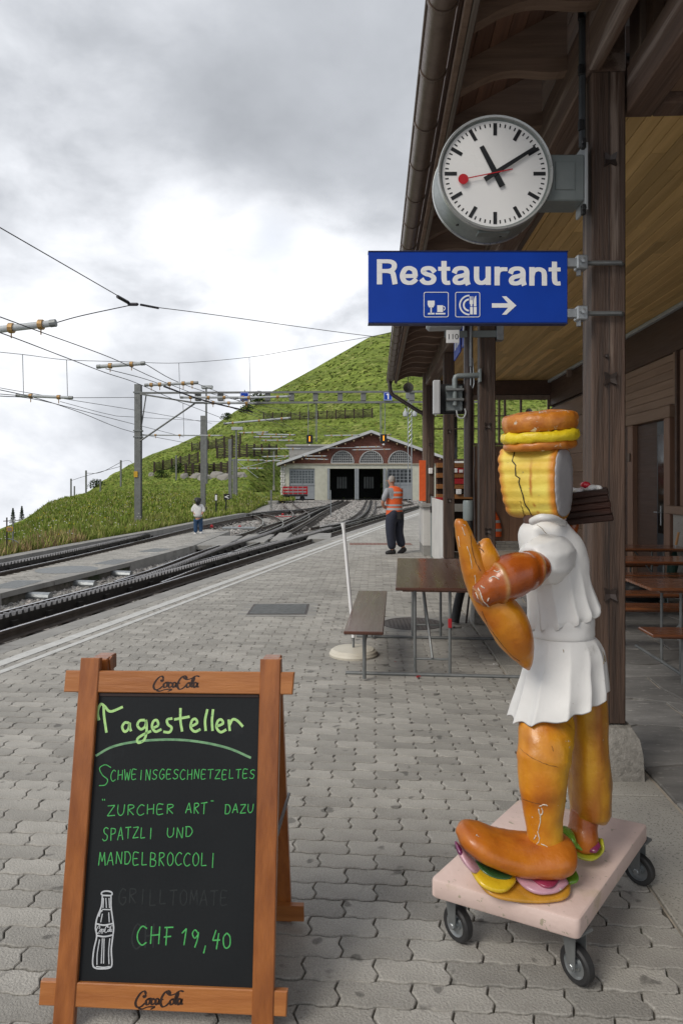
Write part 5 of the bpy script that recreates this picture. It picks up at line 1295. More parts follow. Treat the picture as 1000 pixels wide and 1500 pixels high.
wire([(211,532,22),(262,560,27),(330,582,34),(430,606,50),(520,640,70)], 'contact wire from the right end tube on to the left depot door', .014)
wire([(240,566,23),(262,574,24),(300,587,25.5),(345,598,27),(370,603,27)], 'thick grey feeder cable bending down through the gantry', .03)
wire([(289,562,24),(340,583,29),(400,612,40),(470,650,62)], 'thin wire from the middle insulator tube to the depot gable', .012)
wire([(126,693,90),(147,692,88),(177,677,84)], 'high wire between the ridge poles', .03); wire([(104,704,95),(126,697,90),(177,683,84)], 'low wire between the ridge poles', .03)
wire([(177,676,84),(190,675,80),(202,690,60)], 'wire from the last ridge pole to the tall mast', .02)
def drop(x0, y0, y1, Y, lab):
    solo(MB().tube([W(x0, y0, Y), W(x0+1.5, y1, Y)], .012, 6), 'dropper', mat('faded_dropper', (.35,.28,.28), (.18,.28,.32), 5, .6) if 'faded_dropper' not in bpy.data.materials else bpy.data.materials['faded_dropper'], W(x0, y1, Y), lab, 'wire', 'droppers')
drop(33, 519, 577, 22, 'leftmost thin dropper hanging from the span wire'); drop(97.5, 527, 582, 23.5, 'second thin dropper hanging from the span wire'); drop(262, 532, 583, 27, 'third thin dropper, left of the blue gantry sign'); drop(365, 523, 580, 27, 'fourth thin dropper above the blue gantry sign')
drop(268, 590, 637, 29, 'short dropper hanging below the gantry beam')
solo(MB().lathe([(.02,-.16),(.05,-.1),(.05,.12),(.02,.16)], 8, Matrix.Translation(W(195, 445.5, 20)) @ Matrix.Rotation(math.pi/2, 4, 'Y')).tube([W(172,434,19.5), W(188,443,20)], .05, 6).tube([W(206,446,20), W(232,451,20.6)], .035, 6), 'wire_joint', M['wire'], W(195,450,20), 'knot of shackles where three wires meet high on the left', 'wire joint')
def tube_ins(xa, ya, xb, yb, Y, r, cl, lab, drops=.16):
    a, b = W(xa, ya, Y), W(xb, yb, Y); t = thing('insulator_tube', lab, 'insulator', a, group='insulating tubes on the overhead line')
    MB().tube([a, b], r, 10).build('tube', M['tube'], t, True)
    for e_, f_ in ((a, (b-a)), (b, (a-b))): MB().tube([e_-f_.normalized()*.03, e_+f_.normalized()*.10], r*1.12, 10).build('end_cap', M['galvd'], t)
    for k in range(cl):
        p = a.lerp(b, (k+.5)/cl+R.uniform(-.04, .04)*(cl > 1)); MB().tube([p-Vector((.05,0,0)), p+Vector((.05,0,0))], r*1.5, 10).build('clamp', M['clamp'], t)
        MB().tube([p-Vector((0,0,r)), p-Vector((0,0,drops))], .014, 6).build('clamp_stem', M['clamp'], t)
tube_ins(-40, 487, 80, 473, 15, .075, 3, 'thick insulator tube at the left edge of the sky', .22)
tube_ins(143, 537, 211, 532, 22, .06, 2, 'insulator tube just above the top of the tall mast', .2); tube_ins(213, 564, 289, 560.5, 24, .05, 5, 'insulator tube with five clamps right of the tall mast top', .2)
tube_ins(25, 579, 105, 582.5, 22, .05, 2, 'insulator tube hung from two droppers at the left', .2); tube_ins(265, 582, 372, 582, 26.6, .045, 4, 'insulator tube in front of the gantry upper chord'); tube_ins(300, 590, 375, 590.5, 26.6, .045, 3, 'insulator tube along the gantry lower chord'); tube_ins(345, 583, 425, 580.5, 26.5, .04, 2, 'insulator tube passing the blue gantry plate')
tube_ins(208, 637, 325, 638, 34, .035, 3, 'thin insulator tube between the first two masts'); tube_ins(328, 620.5, 425, 612, 42, .06, 3, 'slanting insulator tube below the gantry beam')
k = 0
for (xa, ya, xb, yb, Y) in ((350,634,392,633,50),(376,636,432,637,52),(383,645,430,645,54),(370,657.5,442,657,56),(384,669,424,668,60),(386,675,415,675,62),(475,638,526,637.5,60),(520,655,556,654,70),(516,659,572,658,70),(443,668,478,668,70),(447,672,480,673,71),(340,674,386,674,58),(344,686,385,686,58),(560,637,572,636.5,62),(372,640,420,640,53)):
    places = ['left below the gantry, highest of the group','beside the lamp lantern','on the green slope under the third wire','level with the hanging left signal','lower slope group, upper one','lower slope group, lower one','just left of the depot gable peak','above the middle arched window','crossing the middle arched window top','before the left arched window, upper','before the left arched window, lower','beside the third mast, upper','beside the third mast, lower','next to the right hanging signal','in the middle of the slope group']
    tube_ins(xa, ya, xb, yb, Y, .055, 3, 'far insulator tube '+places[k], .2); k += 1
def cross_wire(a, b, Y, lab): solo(MB().tube([W(*a, Y), W(*b, Y)], .02, 4), 'overhead_wire', M['tube'], W(*a, Y), lab, 'wire', 'overhead wires above the tracks')
cross_wire((345,674),(378,700),56,'diagonal bracket wire at the lamp post'); cross_wire((337,690),(420,669),58,'thin cross span over the slope'); cross_wire((430,657),(560,655),64,'cross span before the depot gable')
# trackside bits
def trk_sign(px, py0, py1, Y, lab, arrow):
    b_ = W(px, py1, Y); t = thing('track_sign', lab, 'sign', b_, group='signs beside the far track'); h_ = W(px, py0, Y).z-b_.z
    MB().tube([(0,0,-.2),(0,0,h_*.8)], .035, 8).build('post', M['black'], t, False, False)
    if arrow:
        MB().bbox(-.12,.2,-.02,.02,h_-.30,h_,.006).build('plate', M['black'], t, False, False)
        MB().prism([(.15,h_-.06),(-.06,h_-.14),(-.06,h_-.17),(.15,h_-.25),(.15,h_-.21),(.0,h_-.155),(.15,h_-.10)], .004, Matrix(((1,0,0,0),(0,0,-1,-.021),(0,1,0,0),(0,0,0,1)))).build('arrow_mark', M['white'], t, False, False)
    else:
        MB().bbox(-.07,.07,-.03,.03,h_-.36,h_,.01).build('plate', M['black'], t, False, False); MB().bbox(-.045,.045,-.036,-.031,h_-.32,h_-.05,.001).build('white_field', M['white'], t, False, False)
trk_sign(316.5, 723.5, 755, 34, 'narrow black framed white marker board beside the far track', False); trk_sign(331, 723.5, 754, 36, 'small black board with white arrow beside the far track', True)
b_ = G(309, 754, -.1); t = thing('points_lever', 'rusty weighted points lever left of the marker board', 'lever', b_)
MB().tube([(0,0,0),(-.28,0,.34)], .02, 6).build('rod', M['rail'], t, False, False); MB().lathe([(.001,-.09),(.09,-.04),(.09,.04),(.001,.09)], 10, T3(-.3,0,.36)).build('weight', M['rail'], t, True, False); MB().bbox(-.15,.3,-.1,.1,-.05,.08,.02).build('box', M['rail'], t, False, False)
b_ = W(10, 808, 17); t = thing('path_signpost', 'thin pole with small yellow framed sign in the left grass', 'sign', b_)
MB().tube([(0,0,-.3),(0,0,.85)], .018, 8).build('pole', M['pipe'], t, False, False); MB().bbox(0,.16,-.02,-.005,.50,.62,.006).build('plate', M['yellow'], t, False, False); MB().bbox(.02,.14,-.024,-.021,.515,.605,.002).build('plate_field', M['trimz'], t, False, False)
MB().tube(smooth([(.02,0,.32),(.12,.1,.28),(.20,.2,.18),(.1,.3,.05)]), .012, 6).build('handrail', M['galv'], t, True, False); 
b_ = W(19, 800, 18); solo(MB().tube([b_, b_+Vector((0,0,.8)), ], .02, 6).tube([b_+Vector((-.25,0,.66)), b_+Vector((.2,0,.68))], .015, 6), 'rail_post', M['galvd'], b_, 'short grey tube post with crossbar behind the yellow sign', 'post')
b_ = W(346.5, 766, 35); solo(MB().tube([b_, W(346.5, 719, 35)], .012, 6), 'marker_rod', M['galv'], b_, 'thin rod standing between the tracks', 'rod') if False else None
b_ = W(484.5, 760, 40); solo(MB().tube([b_, W(484, 718, 40)], .03, 6), 'marker_rod', M['galv'], b_, 'thin grey rod standing in the gravel before the left depot door', 'rod')
for px, py, lab in ((351,774,'red cap between the crossing rails'),(310,773,'red cap beside the woman'),(414,755,'red cap by the siding')):
    b_ = G(px, py, ZB+.05); solo(MB().lathe([(.07,0),(.07,.09),(.03,.13),(.001,.13)], 10, Matrix.Translation(b_)), 'track_marker', rp, b_, lab, 'marker')
b_ = G(350, 776, ZB); solo(MB().bbox(-.7,.7,-.1,.1,.0,.12,.03,Matrix.Translation(b_)), 'points_motor', M['galv'], b_, 'grey points heater box between the crossing rails', 'box')
b_ = G(420, 758, ZB); solo(MB().bbox(-.9,.9,-.05,.05,.03,.07,.01,Matrix.Translation(b_)), 'red_bar', rp, b_, 'flat red painted bar lying by the siding', 'bar')
b_ = W(83, 700, 26); 

# ================================================================== BEER TABLES
def table_set(frm, to, wdt, z, name, label, cat, m_, grp, legs=True, th=.028, bar=None):
    """a folding table or bench top between two measured front/back centre points"""
    a, b = Vector(frm), Vector(to); d = (b-a); L_ = d.length; ang = math.atan2(d.y, d.x)-math.pi/2
    t = thing(name, label, cat, Vector((a.x, a.y, 0)), ang, grp)
    MB().bbox(-wdt/2, wdt/2, 0, L_, z-th, z, .006).build('top', m_, t, False, False)
    MB().box(-wdt/2+.06, wdt/2-.06, .1, L_-.1, z-th-.022, z-th-.001).build('under_batten', M['tableX'], t, False, False)
    return t, L_
tl, L_ = table_set(((.465+1.19)/2, 5.81, 0), ((.64+1.38)/2+.02, 8.09, 0), .735, .775, 'beer_table', 'brown lacquered folding beer table on grey tube legs, beside the white pole', 'table', M['tabletop'], None)
def lg(t, pts, nm='leg', r=.0135, m_=None): return MB().tube(pts, r, 8).build(nm, m_ or M['galvd'], t, True, False)
for y_ in (.10, 1.52):
    for x_ in (-.20, .10): lg(tl, [(x_, y_, .01), (x_, y_, .745)])
    lg(tl, [(-.2, y_+.001, .145 if y_ < 1 else .145), (.10, y_+.001, .145)], 'crossbar', .011)
    lg(tl, [(-.05, y_-.012, .155), (-.12, y_+.42 if y_ < 1 else y_-.42, .742)], 'stay', .011)
    lg(tl, [(-.80, y_-.015, .013), (.82, y_-.015, .013)], 'foot_bar', .0155)
MB().bbox(.085, .117, .08, .12, .42, .50, .004).build('red_label', rp, tl, False, False)
lb_, L2_ = table_set((.18, 5.6, 0), (.352, 7.7, 0), .325, .452, 'beer_bench', 'brown lacquered beer bench left of the beer table', 'bench', M['tabletop'], None)
for y_, x_ in ((.16, .0), (1.7, .0), (.9, -.02)):
    if y_ != .9: lg(lb_, [(x_, y_, .02), (x_, y_, .425)], r=.016)
lg(lb_, [(.0, .18, .3), (.03, .5, .425)], 'stay', .009)
rb_, _ = table_set((1.56, 5.72, 0), (1.66, 7.75, 0), .28, .452, 'beer_bench', 'brown beer bench on the far side of the table, mostly behind the statue', 'bench', M['tabletop'], None)
for y_ in (.16, 1.6): lg(rb_, [(0, y_, .02), (0, y_, .425)], r=.016)
# picnic sets under the porch, tops running away from the platform
def porch_set(x0, y0, no):
    wh = ['nearest','middle','farthest'][no]
    for kind_, dy, wd, z in (('table', 0, .62, .77), ('near bench', -.55, .30, .46), ('far bench', .62, .30, .46)):
        xs_ = x0+(0 if kind_ == 'table' else -.12 if no else -.17 if kind_ == 'near bench' else -.35)
        t, Ln = table_set((xs_, y0+dy, 0), (xs_+2.2, y0+dy-.11, 0), wd, z, 'beer_table' if kind_ == 'table' else 'beer_bench', 'orange brown '+kind_+' of the '+wh+' beer table set under the porch', 'table' if kind_ == 'table' else 'bench', M['tableX2'], 'beer table sets under the porch', th=.026)
        for y_ in (.30, 1.85):
            if kind_ == 'table':
                for x_ in (-.2, .2): lg(t, [(x_, y_, .01), (x_, y_, z-.03)])
                lg(t, [(-.2, y_, .3), (.2, y_, .3)], 'crossbar', .011); lg(t, [(-.82, y_, .014), (.82, y_, .014)], 'foot_bar', .016); lg(t, [(0, y_, .3), (.0, y_+.35*(1 if y_ < 1 else -1), z-.03)], 'stay', .01)
            else: lg(t, [(0, y_, .02), (0, y_, z-.03)])
M['tableX2'] = wood('orange_brown_lacquer', (.24,.085,.03), (.16,.05,.02), 1, 8, .25, .1, .12, coat=.5)
porch_set(2.66, 6.15, 0); porch_set(2.62, 8.15, 1); porch_set(2.6, 9.7, 2)
# folded umbrella and bag
u0 = B(4.05, 9.75, 0); ub = thing('folded_umbrella', 'folded dark green umbrella with wooden handle leaning on the granite wall', 'umbrella', u0)
ax = [Vector((0,0,.0)), Vector((.09,-.02,.55)), Vector((.16,-.03,.98))]
MB().tube([ax[0], Vector((.035,-.01,.2)), ax[1], Vector((.115,-.02,.72))], [.01,.05,.075,.02], 10).build('canopy', mat('dark_green_cloth', (.008,.05,.035), (.005,.03,.022), 14, .7, .6, 30), ub, True, False)
MB().tube([Vector((.115,-.02,.72)), Vector((.125,-.025,.80))], .008, 6).build('shaft', M['galv'], ub, False, False); MB().tube([Vector((.125,-.025,.80)), ax[2]], .017, 8).build('handle', mat('pale_wood_handle', (.5,.25,.08), None, 9, .45), ub, True, False)
b_ = B(3.75, 9.9, 0); mb = MB(); mb.lathe([(.001,0),(.20,.01),(.23,.10),(.2,.22),(.12,.30),(.001,.33)], 18, Matrix.Translation(b_) @ Matrix.Scale(1.3, 4, Vector((1,0,0)))); mb.v = [tuple(Vector(p)+Vector((noise.noise(Vector(p)*9),noise.noise(Vector(p)*9+Vector((5,0,0))),0))*.03) for p in mb.v]
solo(mb, 'rucksack', M['black'], b_, 'black rucksack on the flagstones by the umbrella', 'bag', None, True)
# white parasol pole with round foot
pb = G(517.5, 953.5, .04); t = thing('white_pole', 'white plastic pole leaning in a round cream foot beside the bench', 'pole', Vector((pb.x, pb.y, 0)))
crm = mat('cream_plastic', (.62,.58,.49), (.55,.51,.42), 6, .5, .1, 40, c3=(.42,.38,.3), s3=9, t3=.64)
MB().lathe([(.232,0),(.236,.02),(.228,.028),(.222,.045),(.205,.052),(.198,.062),(.06,.072),(.001,.074)], 44).build('foot', crm, t, True, False)
tp_ = W(502.5, 766, pb.y)-Vector((pb.x, pb.y, 0))
MB().tube([Vector((0,0,.07)), Vector((0,0,.19))], .012, 10).build('peg', M['galvd'], t, True, False)
MB().tube([Vector((0,0,.17)).lerp(tp_, .0), Vector((0,0,.17)).lerp(tp_, .94)], .0165, 12).build('tube', M['white'], t, True, False)
MB().tube([Vector((0,0,.17)).lerp(tp_, .94), tp_], [.0165, .026], 10).build('top_collar', M['white'], t, True, False)
for px, py, s_, m_, lab in ((613, 993, .022, rp, 'crumpled red and white wrapper by the table foot bar'), (579, 970, .008, rp, 'tiny red scrap on the paving under the table'), (725, 974, .012, M['white'], 'small white paper scrap on the kerb slab')):
    b_ = G(px, py, .001); mb = MB()
    for k in range(5):
        c_ = b_+Vector((R.uniform(-s_, s_), R.uniform(-s_, s_), R.uniform(0.002, s_*.4))); mb.add([c_+Vector((R.uniform(-s_, s_), R.uniform(-s_, s_), R.uniform(0, s_*.7))) for _ in range(4)], [(0,1,2),(0,2,3),(0,1,3)])
    solo(mb, 'litter', m_, b_, lab, 'litter')
# ================================================================== PEOPLE
def skin_mesh(name, pts, edges, m, sub=2, origin=Vector((0,0,0)), root=0):
    me = bpy.data.meshes.new(name); me.from_pydata([tuple(Vector(p[0])-origin) for p in pts], edges, [])
    o = bpy.data.objects.new('tmp', me); C.objects.link(o); md = o.modifiers.new('s', 'SKIN'); md.use_smooth_shade = True
    for i, p in enumerate(pts):
        r = p[1] if isinstance(p[1], tuple) else (p[1], p[1]); me.skin_vertices[0].data[i].radius = r
    me.skin_vertices[0].data[root].use_root = True
    s2 = o.modifiers.new('u', 'SUBSURF'); s2.levels = sub; s2.render_levels = sub
    dg = bpy.context.evaluated_depsgraph_get(); dg.update(); out = bpy.data.meshes.new_from_object(o.evaluated_get(dg)); bpy.data.objects.remove(o)
    out.name = name; out.materials.clear(); out.materials.append(m)
    for p in out.polygons: p.use_smooth = True; p.material_index = 0
    return out
YM = 16.0
def PM(px, py, dy=0): return W(px, py, YM+dy)
def hair_cap(c_, rx, ry, rz, m_, name, par, org_, zmin=-.2, n=16):
    mb = MB(); rings = []
    for i in range(9):
        t = zmin+(1-zmin)*i/8; r_ = math.sqrt(max(.0, 1-t*t)) if t > 0 else 1+t*.12
        rings.append([c_+Vector((math.cos(a)*rx*max(r_, .02), math.sin(a)*ry*max(r_, .02), t*rz)) for a in [2*math.pi*k/n for k in range(n)]])
    mb.loft(rings); return link(name, mb.mesh(name, m_, org_, 'all'), par)
mo = Vector((PM(578, 812).x, YM, 0)); man = thing('person', 'grey haired railway man in orange reflective vest and navy trousers standing on the platform', 'person', mo)
body = [(PM(578,750),(.13,.10)),(PM(576.5,735),(.13,.10)),(PM(576,722),(.16,.10)),(PM(575,715),(.09,.08)),(PM(573.5,710.5),(.055,.055)),(PM(572.6,705.5),(.075,.09)),(PM(572.6,701),(.068,.085)),
        (PM(567,719,-.12),.062),(PM(562.5,729,-.16),.048),(PM(560,738,-.10),.040),(PM(562,743,-.02),.034),(PM(566,744.5,.06),.030),
        (PM(584,718,.14),.062),(PM(586.5,729,.18),.048),(PM(583,739,.20),.040),(PM(575,743,.14),.032),(PM(569,744.5,.1),.028),
        (PM(573,757,-.08),.10),(PM(572,779,-.10),.075),(PM(575,803,-.08),.055),(PM(573,808,-.10),.03),(PM(569,809.5,-.12),.02),
        (PM(583,757,.08),.10),(PM(582.5,779,.10),.075),(PM(590,801,.14),.055),(PM(590,804,.12),.03),(PM(587,807,.08),.02)]
be = [(0,1),(1,2),(2,3),(3,4),(4,5),(5,6),(2,7),(7,8),(8,9),(9,10),(10,11),(2,12),(12,13),(13,14),(14,15),(15,16),(0,17),(17,18),(18,19),(19,20),(20,21),(0,22),(22,23),(23,24),(24,25),(25,26)]
link('body', skin_mesh('body', body, be, M['skin'], 2, mo), man)
tr_ = [(PM(577.5,744),(.16,.12)),(PM(578,751),(.20,.145)),(PM(572.5,759,-.08),.145),(PM(571.5,779,-.10),.118),(PM(574.5,806,-.09),.105),(PM(584,759,.08),.145),(PM(583,779,.10),.118),(PM(589,802,.13),.105)]
link('trousers', skin_mesh('trousers', tr_, [(0,1),(1,2),(2,3),(3,4),(1,5),(5,6),(6,7)], M['navy'], 2, mo), man)
sh_ = [(PM(577.5,745),(.145,.115)),(PM(576.5,733),(.15,.115)),(PM(576,721),(.175,.115)),(PM(575,714),(.09,.085)),(PM(567,719,-.12),.078),(PM(563,728,-.16),.070),(PM(561.5,735,-.13),.066),(PM(584,718,.14),.078),(PM(586.5,729,.18),.066),(PM(584,737,.20),.06)]
link('shirt', skin_mesh('shirt', sh_, [(0,1),(1,2),(2,3),(2,4),(4,5),(5,6),(2,7),(7,8),(8,9)], M['shirt'], 2, mo), man)
def ringsect(spec, n=28):
    rr_ = []
    for (px, py, a_, b_) in spec:
        c_ = PM(px, py)-mo; rr_.append([c_+Vector((a_*math.cos(t)*(1+.03*math.sin(5*t)), b_*math.sin(t), .0)) for t in [2*math.pi*k/n for k in range(n)]])
    return rr_
vs1 = [(577.5,754,.195,.165),(577.5,751,.193,.165),(577,743,.188,.155),(577,733,.19,.155),(577.5,724,.205,.16),(578,717.5,.185,.14),(577,713.5,.12,.10),(575.5,712,.075,.07)]
vest = MB().loft(ringsect(vs1)).build('vest', M['orange'], man, True, False)
def vband(y0, y1, w0):
    q = []
    for yy in (y0, y1):
        px_ = 577.3; a_ = interp(yy, [(712,.07),(713.5,.12),(717.5,.185),(724,.205),(733,.19),(743,.188),(754,.196)])+.006; b_ = interp(yy, [(712,.07),(713.5,.10),(717.5,.14),(724,.16),(743,.155),(754,.166)])+.006; q.append((px_, yy, a_, b_))
    return MB().loft(ringsect(q), False).build('reflective_band', M['silver'], vest, True, False)
vband(747, 743.6, 0); vband(738.5, 741.2, 0); vband(727, 729.5, 0); vband(720, 722.6, 0)
hair_cap(PM(573.6,702.6,.01), .083, .098, .10, M['hairg'], 'hair', man, mo, -.55)
MB().tube([PM(565.5,704.8)-mo, PM(566.6,703.6)-mo], .012, 6).build('nose', M['skin'], man, True, False)
MB().lathe([(.001,-.014),(.012,0),(.001,.014)], 8, Matrix.Translation(PM(575,705.2,-.085)-mo)).build('ear', M['skin'], man, True, False)
for k, (px, dy) in enumerate(((588.5, -.10), (584, -.17))): MB().bbox(-.045,.045,-.03,.03,-.16,.02,.01,Matrix.Translation(PM(px,751,dy)-mo)).build('belt_pouch', M['black'], man, False, False)
def shoe(a, b, par, org_, m_=None, s_=1.0):
    d = b-a; a0 = a-d*.35; P_ = [a0, a0+d*.12, a, a.lerp(b, .5), b, b+d*.22, b+d*.28]; rr_ = [.02, .055, .068, .06, .056, .04, .01]
    return MB().tube([p-org_+Vector((0,0,.012)) for p in P_], [r*s_ for r in rr_], 12).build('shoe', m_ or M['black'], par, True, False)
shoe(PM(576,809,-.08), PM(567,811,-.13), man, mo); shoe(PM(591.5,805.5,.13), PM(585,810.8,.06), man, mo)
# woman walking away on the island platform
YW = 23.4
def PW_(px, py, dy=0): return W(px, py, YW+dy)
wo_ = Vector((PW_(290,783).x, YW, ZI)); wm = thing('person', 'young woman seen from behind in loose white blouse and blue jeans with long black hair', 'person', wo_)
body = [(PW_(290,759),(.06,.05)),(PW_(290,750),(.06,.05)),(PW_(290,741),(.08,.05)),(PW_(290,737.5),(.06,.05)),(PW_(290,735),.04),(PW_(290,731.5),(.066,.075)),(PW_(290,728.5),(.06,.07)),
        (PW_(284.5,740.5),.042),(PW_(283,748),.034),(PW_(285.5,754,-.1),.028),(PW_(296,740.5),.042),(PW_(298,748),.034),(PW_(295.5,754,-.1),.028),
        (PW_(287,764),.065),(PW_(286.5,771),.05),(PW_(286.2,780),.025),(PW_(286.2,781.5,.0),.018),(PW_(293.5,764),.065),(PW_(294,771,.05),.05),(PW_(294.2,779.5,.06),.025),(PW_(294.3,780.5,.05),.018)]
be = [(0,1),(1,2),(2,3),(3,4),(4,5),(5,6),(2,7),(7,8),(8,9),(2,10),(10,11),(11,12),(0,13),(13,14),(14,15),(15,16),(0,17),(17,18),(18,19),(19,20)]
link('body', skin_mesh('body', body, be, M['skin'], 2, wo_), wm)
link('jeans', skin_mesh('jeans', [(PW_(290,756),(.14,.115)),(PW_(287,762),.095),(PW_(286.6,771),.075),(PW_(286.3,781),.062),(PW_(293.4,762),.095),(PW_(294,771,.05),.075),(PW_(294.2,780,.06),.062)], [(0,1),(1,2),(2,3),(0,4),(4,5),(5,6)], M['jeans'], 2, wo_), wm)
bl = [(PW_(290,759),(.18,.14)),(PW_(290,751),(.17,.125)),(PW_(290,744),(.15,.115)),(PW_(290,738),(.11,.09)),(PW_(284.8,740.5),.08),(PW_(282.3,747),.07),(PW_(282,750.5,-.05),.055),(PW_(295.8,740.5),.07),(PW_(298.3,747),.07),(PW_(298,750.5,-.05),.055)]
link('blouse', skin_mesh('blouse', bl, [(0,1),(1,2),(2,3),(2,4),(4,5),(5,6),(2,7),(7,8),(8,9)], M['wshirt'], 2, wo_), wm)
link('hair', skin_mesh('hair', [(PW_(290,728.5),(.125,.12)),(PW_(289.8,731.5),(.16,.135)),(PW_(289.6,735,-.07),(.18,.09)),(PW_(289.6,740.5,-.11),(.16,.06))], [(0,1),(1,2),(2,3)], M['hairb'], 2, wo_), wm)
for px, py, dy in ((286, 782.3, 0), (294.6, 781, .05)):
    c_ = PW_(px, py, dy); shoe(c_+Vector((0,-.02,.0)), c_+Vector((.02,.12,.0)), wm, wo_, M['wshirt'], .72)

# ================================================================== CHALK BOARD
yaw = 0.045
Bo = Vector((-.541, 2.09, 0))                       # middle of the front feet
ex = Vector((math.cos(yaw), -math.sin(yaw), 0)); back = Vector((math.sin(yaw), math.cos(yaw), 0))
H_ = 1.086; lean = .214; ey = (Vector((0,0,H_))+back*lean).normalized(); en = ex.cross(ey).normalized()     # en points to the viewer
if en.y > 0: en = -en
Mb_ = Matrix(((ex.x, ey.x, en.x, 0), (ex.y, ey.y, en.y, 0), (ex.z, ey.z, en.z, 0), (0,0,0,1)))
ab = thing('chalkboard_stand', 'folding wooden pavement board with chalk menu Tagesteller on black slate', 'sign board', Bo)
def bp(px, py, off=0.0):
    """photo measurement -> board plane coordinates (across, up)"""
    d = Vector(((px-500)/1000, 1, -(py-HY)/1000)); o = Vector((0,0,HC)); p0 = Bo+en*off
    t = (p0-o).dot(en)/d.dot(en); q = o+d*t-p0; return (q.dot(ex), q.dot(ey))
def bbl(mb, name, m, parent=None, sm=False):
    mb.v = [tuple(Mb_ @ Vector(p)) for p in mb.v]; return mb.build(name, m, parent or ab, sm, False)
def quad_prism(c4, d0, d1, name, m, parent=None, bev=.003):
    # four corners in the board plane, thickness d0..d1 along the normal, chamfered front edge
    cx_ = sum(c[0] for c in c4)/4; cy_ = sum(c[1] for c in c4)/4
    def ins(c): dx, dy = cx_-c[0], cy_-c[1]; return (c[0]+math.copysign(bev, dx), c[1]+math.copysign(bev, dy))
    mb = MB(); mb.loft([[Vector((c[0], c[1], d0)) for c in c4], [Vector((c[0], c[1], d1-bev)) for c in c4], [Vector((*ins(c), d1)) for c in c4]]); return bbl(mb, name, m, parent)
def Q4(pts, off=0.0): return [bp(x, y, off) for x, y in pts]
Lp = Q4([(76,1506),(107,1506),(146,964),(118,964)], .02); Rp = Q4([(368,1506),(400,1506),(411,966),(381,966)], .02)
quad_prism(Lp, -.004, .020, 'upright', M['aframe']); quad_prism(Rp, -.004, .020, 'upright', M['aframe'])
tr1 = quad_prism(Q4([(93,1014),(428,1018),(431,985),(96,982.5)], .0155), -.006, .0155, 'cross_rail', M['aframeh'])
tr2 = quad_prism(Q4([(56,1474),(419,1491),(421,1453),(59,1438)], .0155), -.006, .0155, 'cross_rail', M['aframeh'])
pn = quad_prism(Q4([(98,1458),(380,1465),(388,1010),(132,1006)], .004), -.005, .004, 'slate', M['board'], None, .0005)
quad_prism(Q4([(145,1020),(379,1022),(379,1018.0),(145,1015.5)], .0075), .0042, .0075, 'inner_moulding', M['ink'], None, .0005)
# rear frame
Hp = Bo+ey*(H_/ey.z)*.985; 
def rear(ofx0, ofx1, w0, name='rear_upright'):
    mb = MB(); top = Vector((0,0,0)); 
    return mb
topc = Hp+back*.03-Bo; botc = Vector((-.515, 2.62, 0))-Bo
er = (topc-botc).normalized(); ern = ex.cross(er).normalized()
if ern.y < 0: ern = -ern
def rb(xa, xb, ta, tb, d0, d1, name, m):
    L_ = (topc-botc).length; vs_ = []
    for d in (d0, d1):
        for (x_, t_) in ((xa, ta), (xb, ta), (xb, tb), (xa, tb)): vs_.append(botc+er*(t_*L_)+ex*x_+ern*d)
    mb = MB(); mb.add(vs_, [(0,1,2,3),(4,7,6,5),(0,4,5,1),(1,5,6,2),(2,6,7,3),(3,7,4,0)]); return mb.build(name, m, ab, False, False)
rb(-.325, -.265, 0, 1.0, 0, .026, 'rear_upright', M['aframe']); rb(.262, .325, 0, 1.0, 0, .026, 'rear_upright', M['aframe'])
rb(-.40, .375, .02+.0, .085, -.018, -.001, 'rear_rail', M['aframeh']); rb(-.36, .345, .90, .955, -.018, -.001, 'rear_rail', M['aframeh'])
rb(-.30, .30, .10, .9, .004, .010, 'rear_slate', M['board'])
# hinge blocks on the top, stay on the side
for x_ in (-.298, .290):
    c_ = topc+ex*x_; MB().bbox(-.03, .03, -.012, .075, -.045, .006, .004, Matrix.Translation(c_) @ Matrix.Rotation(-yaw, 4, 'Z')).build('hinge_block', M['aframe'], ab, False, False)
s0 = W(405, 1225, 2.24)-Bo; s1 = W(423, 1163, 2.44)-Bo
MB().tube([s0, s1], .006, 6).build('stay', M['galv'], ab, False, False)
# writing
def ribbon(pts, wd, name, m, parent, z=.0052, calli=0.0, k=4):
    P_ = smooth([Vector((*bp(*p, z), 0)) for p in pts], k) if len(pts) > 2 else [Vector((*bp(*p, z), 0)) for p in pts]
    L_ = []; Rr = []
    n = len(P_)
    for i, p in enumerate(P_):
        t = P_[min(i+1, n-1)]-P_[max(i-1, 0)]
        if t.length < 1e-6: t = Vector((1,0,0))
        t.normalize(); nn_ = Vector((-t.y, t.x, 0)); w_ = wd
        if calli: w_ = wd*(1-calli+calli*abs(t.y*.9-t.x*.25)); 
        if calli and (i == 0 or i == n-1): w_ *= .4
        L_.append(p+nn_*w_/2); Rr.append(p-nn_*w_/2)
    return [(a.x, a.y) for a in L_], [(a.x, a.y) for a in Rr]
class Writing:
    def __init__(s, name, m, parent, z): s.mb = MB(); s.n = name; s.m = m; s.p = parent; s.z = z; s.i = 0
    def stroke(s, pts, wd, calli=0.0, k=4):
        a, b = ribbon(pts, wd, '', None, None, s.z, calli, k); n = len(a); zz = s.z+s.i*.00002; s.i += 1
        s.mb.add([Vector((x, y, zz)) for x, y in a+b], [(j, j+1, n+j+1, n+j) for j in range(n-1)])
    def done(s): return bbl(s.mb, s.n, s.m, s.p)
def c5(x, y): return (40+x/2.381, 940+y/2.381)
def CS(wr, lst, wd, jit=0, **k):
    for pts in lst: wr.stroke([c5(*p) for p in pts], wd, **k)
wr = Writing('chalk_heading', M['chalky'], pn, .0045)
